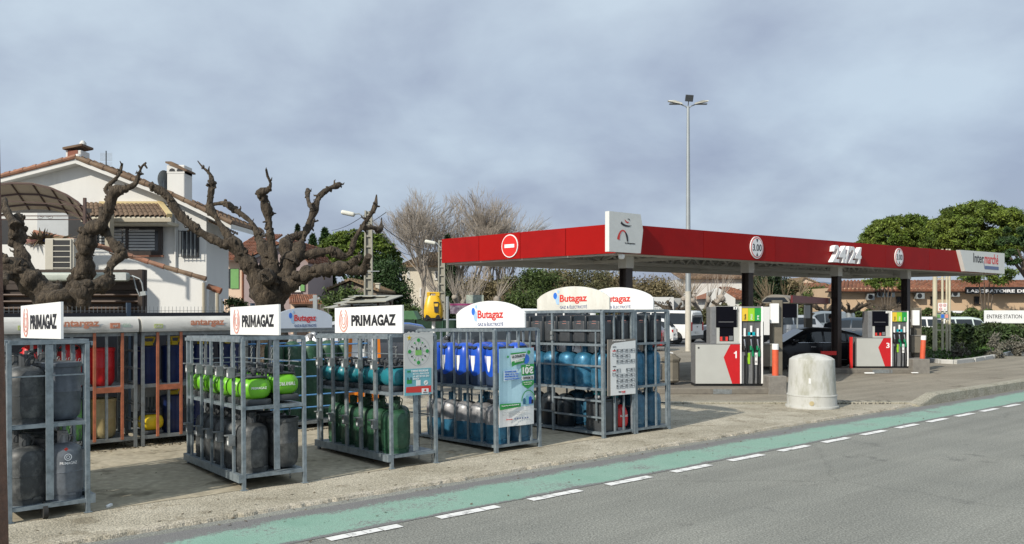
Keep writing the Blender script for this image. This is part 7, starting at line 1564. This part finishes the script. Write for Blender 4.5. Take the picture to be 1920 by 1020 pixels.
    for x in P['ax']:
        for sg in (-1,1):
            yo=sg*(w*1.01); a=MB(); ring=[(x+off+(r*1.16)*math.cos(2*PI*k/20),.0,r+(r*1.16)*math.sin(2*PI*k/20)) for k in range(20)]; ring=[(v[0],yo+sg*.003,max(v[2],.19)) for v in ring]
            a.add(ring,[tuple(range(20)) if sg<0 else tuple(range(20))[::-1]]); a.build('wheel_arch',BLACK,t_)
            ty=MB(); ty.lathe([(r*.66,-.10),(r*.96,-.10),(r,-.07),(r,.07),(r*.96,.10),(r*.66,.10)],24); wm=ty.build('wheel',RUB,t_,smooth=40); wm.location=(x+off,yo-sg*.085,r); wm.rotation_euler=(R(90),0,0)
            rm=MB(); f=-sg  # rim disc with spokes, local z = sideways (rotated)
            zz_=.085*(-1 if sg>0 else 1); rm.lathe([(r*.60,zz_-.01),(r*.68,zz_-.01),(r*.68,zz_+.01),(r*.60,zz_+.01)],24); rm.lathe([(.001,zz_-.01),(r*.14,zz_-.01),(r*.14,zz_+.01),(.001,zz_+.012)],12)
            ns=7 if detail else 5
            for k in range(ns):
                t=2*PI*k/ns; rm.bar((r*.1*math.cos(t),r*.1*math.sin(t),zz_),(r*.63*math.cos(t),r*.63*math.sin(t),zz_),r*.16,.018)
            rm.build('rim',CHROME,wm)
    return t_
PBLK=mat('black car paint',(.005,.006,.010),.3,0,.02,1,coat=.25,spec=.3); PSIL=paint('silver car paint',(.42,.44,.46),.3); PWHT=paint('white car paint',(.68,.69,.68)); PBLU=paint('dark blue car paint',(.015,.03,.05)); PGRY=paint('grey blue car paint',(.20,.235,.26),.2); PBRT=paint('bright blue car paint',(.02,.13,.52)); PPAL=paint('pale mint car paint',(.52,.60,.58)); PGD=paint('graphite car paint',(.05,.055,.065),.2); PRD=paint('red car paint',(.30,.01,.015))
car('sedan','black saloon car refuelling between the two pump islands',1520,28.05,R(180),PBLK,z=.014,group=None,name='black_car',scale=.93)
car('van','white minibus with dark rear glass parked left of the pump numbered one',1238,49,R(142),PWHT,cat='van',name='minibus',scale=.96)
car('suv','silver car just right of the white minibus',1368,50,R(172),PSIL)
car('suv','silver and white car behind the olive service post',1465,49,R(178),PSIL)
car('minivan','grey blue panel van behind the arched shelter',1535,54,R(180-360),PGRY,cat='van',name='panel_van',scale=.98)
car('hatch','dark blue hatchback with red tail light right of the middle column',1588,46,R(180-38),PBLU)
car('hatch','white car peeking from behind the dark blue hatchback',1640,52,R(140),PWHT)
car('minivan','pale grey van behind the pump numbered three',1655,56,R(95),PSIL,cat='van',name='panel_van')
car('wagon','white estate car behind the rusty white poles',1770,50,R(180),PPAL)
car('van','white delivery van behind the estate car',1800,58,R(180),PWHT,cat='van',name='panel_van',scale=.92)
car('hatch','white hatchback left of the second olive service post',1716,50,R(170),PWHT)
car('hatch','bright blue car behind the twig circle poster',707,30,R(190),PBRT); car('wagon','pale blue car behind the yellow bottle model',822,40,R(185),PGRY)
car('suv','black car behind the first arched board',905,26.5,R(150),PGD); car('hatch','silver car between the first and second arched boards',1003,27.5,R(150),PSIL)
car('hatch','red hatchback behind the black canisters',1165,40,R(160),PRD); car('van','white van above the second cage gap',1015,38,R(175),PWHT,cat='van',name='panel_van'); car('suv','dark blue car behind the cream board cage',1090,36,R(170),PBLU); car('hatch','white hatchback behind the rightmost cage',1195,46,R(160),PWHT)
car('hatch','graphite car glimpsed through the teal and green cage',700,27,R(190),PGD); car('suv','graphite car farther left beyond the blue rails',640,30,R(175),PSIL)
# removal lorry
lo=thing('removal_lorry','white box lorry with black company lettering above the minibus','lorry',(X6(1190,60),60,0))
MB().box(0,2.75,0,5.5,.9,2+(577-557)*60/1600).build('cargo_box',mat('lorry white',(.60,.61,.60),.5,var=.04),lo); text('ESPACA',1.35,.22,TXK,lo,(1.30,-.003,2.22),bold=.03); text('AMENAGEMENTS',1.30,.12,TXK,lo,(1.35,-.003,2.05),bold=.02); text('01 03 08 12',1.2,.09,TXK,lo,(1.4,-.003,1.90))
MB().box(0,2.75,-.03,0,.85,.95).build('bumper',DGRY,lo); MB().box(.1,2.65,5.55,7.0,.5,2.4).build('cab',PWHT,lo,bevel=.1); MB().box(.1,2.65,0,7,.5,.88).build('chassis',BLACK,lo)
for x in (.2,2.4):
    for y in (1.2,6.2): q=MB().lathe([(.2,-.12),(.44,-.12),(.46,0),(.44,.12),(.2,.12)],18).build('wheel',RUB,lo,smooth=40); q.location=(x,y,.46); q.rotation_euler=(0,R(90),0)
tr_=thing('grey_trailer','grey box trailer beside the removal lorry','trailer',(X6(1263,61),61,0)); MB().box(0,1.45,0,4,.8,2+(577-559)*61/1600).build('cargo_box',mat('trailer grey',(.36,.37,.36),.5,var=.05),tr_); MB().box(.7,.74,-.01,0,.85,2.6).build('door_seam',BLACK,tr_)
for x in (.1,1.3): q=MB().lathe([(.1,-.1),(.36,-.1),(.38,0),(.36,.1),(.1,.1)],16).build('wheel',RUB,tr_); q.location=(x,2,.38); q.rotation_euler=(0,R(90),0)
MB().box(.05,1.4,.2,3.8,.42,.79).build('chassis',BLACK,tr_)
mk=thing('white_marquee_panel','white printed panels stacked behind the pump numbered one','panel',(X6(1416,47),47,0)); MB().box(0,1.15,0,.3,.5,2.05).build('panel',PWHT,mk); MB().box(1.5,2.3,.0,.08,1.45,2.30).build('dark_panel',SCR,mk); MB().box(2.3,2.35,-.02,.1,0,2.3).build('panel_edge',LM,mk); MB().box(.1,.2,.1,.2,0,.5).build('leg',BLACK,mk); MB().box(1.5,1.55,0,.08,0,1.45).build('leg',BLACK,mk)
# orange step ladder like sign in cage 4 background
ob=thing('a_frame_board','orange edged white pavement board behind the royal blue bottles','pavement sign',ST(7.3,5.0,0.0),TH-R(20)); OR_=mat('bright orange plastic',(.70,.20,.01),.4)
MB().bar((0,0,0),(.08,0,1.62),.05).build('frame_leg',OR_,ob); MB().bar((.62,0,0),(.54,0,1.62),.05).build('frame_leg',OR_,ob); MB().bar((.05,0,1.6),(.57,0,1.6),.05).build('frame_top',OR_,ob); MB().box(.08,.54,-.01,.01,.75,1.56).build('panel',WHITE,ob); MB().box(.04,.58,-.015,.015,.2,.72).build('lower_panel',OR_,ob); text('P',.09,.13,TXK,ob,(.26,-.013,1.3),bold=.03)
# small pollarded stumps in the car park
for k,(px,D) in enumerate(((1368,57),(1592,50),(1652,52),(1420,52),(1262,50),(1548,55))):
    b0=W(px,577,D); t_=thing('pollarded_stump',['squat pollard below the white gable house','squat pollard with white trunk right of the middle column','squat pollard between the wall air conditioners','squat pollard beside the white printed panels','squat pollard in front of the removal lorry','squat pollard left of the middle column'][k],'tree',(b0.x,b0.y,0),0,'squat pollards in the car park'); b=MB(); rd=random.Random(k+90); b.tube([(0,0,0),(.03,0,1.0),(0,0,1.75)],[.20,.17,.19],9)
    b.build('trunk',LM if k==1 else BARK,t_,smooth=60); b=MB()
    for j in range(7):
        a=j*.9+rd.random(); p1=Vector((math.cos(a)*.6,math.sin(a)*.6,1.95+rd.uniform(-.05,.15))); p2=p1+Vector((math.cos(a)*.5,math.sin(a)*.4,rd.uniform(.05,.35))); b.tube([(0,0,1.7),p1,p2],[.11,.08,.06],7); knob(b,p2,.10,rd); knob(b,p1,.11,rd); b.tube([p2,p2+Vector((rd.uniform(-.2,.2),0,.25))],[.03,.01],4)
    b.build('branches',BARK,t_,smooth=60)
# ================================================================ man behind the black car
pe=thing('person','dark haired man in dark jacket standing beyond the black saloon','person',(W(1559,577,30).x,30,0),R(-20)); k_=.955
V=[(0,0,.95),(0,0,1.15),(0,0,1.36),(0,0,1.48),(0,-.02,1.56),(0,-.03,1.66),(-.10,0,.90),(-.11,.01,.50),(-.11,.03,.10),(-.11,-.12,.05),(.10,0,.90),(.12,0,.50),(.12,.03,.10),(.12,-.12,.05),(-.19,0,1.40),(-.25,.02,1.12),(-.24,-.08,.88),(-.23,-.12,.80),(.19,0,1.40),(.25,.02,1.12),(.22,-.12,.92),(.19,-.18,.86)]
E=[(0,1),(1,2),(2,3),(3,4),(4,5),(0,6),(6,7),(7,8),(8,9),(0,10),(10,11),(11,12),(12,13),(2,14),(14,15),(15,16),(16,17),(2,18),(18,19),(19,20),(20,21)]
Rd=[.13,.135,.15,.06,.055,.095,.095,.065,.045,.04,.095,.065,.045,.04,.07,.05,.038,.03,.07,.05,.038,.03]
me=bpy.data.meshes.new('body'); me.from_pydata(V,E,[]); ob_=link('body',me); sk=ob_.modifiers.new('s','SKIN'); 
for i,r_ in enumerate(Rd): me.skin_vertices[0].data[i].radius=(r_,r_*.75 if i<3 else r_)
me.skin_vertices[0].data[0].use_root=True; ob_.modifiers.new('u','SUBSURF').levels=2
bpy.context.view_layer.update(); m2=bpy.data.meshes.new_from_object(ob_.evaluated_get(bpy.context.evaluated_depsgraph_get())); bpy.data.objects.remove(ob_)
SKIN=mat('skin',(.42,.24,.17),.5,var=.04); JAK=mat('dark jacket',(.02,.022,.03),.8); JEAN=mat('dark trousers',(.03,.035,.06),.8); SHOE=mat('black shoe',(.012,.012,.012),.5)
m2.materials.clear()
for x in (SKIN,JAK,JEAN,SHOE): m2.materials.append(x)
for p in m2.polygons:
    c=p.center; p.material_index=0 if c.z>1.50 or (abs(c.x)>.15 and c.z<.88 and c.z>.7) else (1 if c.z>.93 or (abs(c.x)>.17 and c.z>.7) else (3 if c.z<.10 else 2)); p.use_smooth=True
link('body',m2,pe)
MB().lathe([(.085,1.66),(.105,1.70),(.10,1.75),(.06,1.785),(.01,1.79)],16,c=(0,.005,0),sx=.95).build('hair',mat('dark hair',(.012,.009,.008),.6),pe,smooth=60); hb=MB().lathe([(.09,1.60),(.103,1.66),(.10,1.72),(.06,1.76)],14,c=(0,.03,0),sy=.8,sx=.9).build('hair',mat('dark hair',(.012,.009,.008)),pe,smooth=60)
for sx_ in (-.032,.032): MB().lathe([(.001,-.008),(.010,0),(.001,.008)],8,c=(sx_,-.118,1.675)).build('eye',BLACK,pe)
MB().add([(-.012,-.12,1.64),(.012,-.12,1.64),(0,-.122,1.675),(0,-.142,1.645)],[(0,1,3),(1,2,3),(2,0,3)]).build('nose',SKIN,pe); MB().box(-.022,.022,-.122,-.116,1.612,1.618).build('mouth',mat('lips',(.25,.09,.07),.5),pe)
for sx_ in (-.093,.093): MB().lathe([(.005,-.03),(.016,0),(.005,.03)],8,c=(sx_,-.02,1.66),sy=1.4).build('ear',SKIN,pe)
for hx_,hy_,hz_ in ((-.23,-.125,.79),(.185,-.19,.85)):
    for j in range(4): MB().tube([(hx_-.02+.014*j,hy_-.005,hz_),(hx_-.022+.015*j,hy_-.03,hz_-.04),(hx_-.02+.014*j,hy_-.025,hz_-.075+.006*abs(j-1.5))],[.009,.008,.006],6).build('finger',SKIN,pe,smooth=60)
    MB().tube([(hx_+.02,hy_-.01,hz_+.01),(hx_+.035,hy_-.035,hz_-.02),(hx_+.03,hy_-.045,hz_-.045)],[.010,.009,.006],6).build('thumb',SKIN,pe,smooth=60)
# ================================================================ litter and small debris
LIT=mat('dry litter',(.10,.08,.05),.9,var=.4); rd=random.Random(12); b=MB()
for k in range(520):
    s_=rd.uniform(-3,16); t=rd.choice([rd.uniform(-.25,.12),rd.uniform(-1.3,.5),rd.uniform(.1,4.6)]); z=.034 if t>.05 else .010; p=ST(s_,t,z); a=rd.uniform(0,6); l=rd.uniform(.012,.035); c=Vector((math.cos(a)*l,math.sin(a)*l,.006)); q=Vector((-math.sin(a)*l*.4,math.cos(a)*l*.4,.001)); b.add([p-c*.6,p+q,p+c,p-q],[(0,1,2,3)])
tag(b.build('leaf_litter',LIT),'scattered dry leaf crumbs on lane and pavement','leaf litter',kind='stuff')
b=MB()
for k in range(700):
    s_=rd.uniform(2,8.2); t=rd.gauss(4.66,.07) if k%2 else rd.uniform(4.6,5.4); p=ST(s_,t,.034); l=rd.uniform(.01,.04); a=rd.uniform(0,6); b.add([p+Vector((math.cos(a)*l,math.sin(a)*l,.004)),p+Vector((0,0,.012)),p-Vector((math.cos(a)*l,math.sin(a)*l,-.003)),p+Vector((.5*l,-.4*l,0))],[(0,1,2,3)])
tag(b.build('leaf_litter',LIT),'dark leaf litter along the foot of the old back cages','leaf litter',kind='stuff')
for k,(px,py,s_) in enumerate(((1172+458,690+12,1),(1215+500,701,.7),(205,952,.12))):
    p=G(px,py,.02); q=MB(); q.rbox(-.14*s_,.14*s_,-.05,.05,0,.04*s_,.012,n=1); o=q.build('litter_scrap',WHITE); o.location=p+Vector((0,0,.02)); tag(o,['white scrap on the forecourt near the red guard rail','small pale scrap near the leaning bollard','pale pebble under the far left cage'][k],'litter')
print('objects',len(bpy.data.objects),'polys',sum(len(m.polygons)*1 for m in bpy.data.meshes))
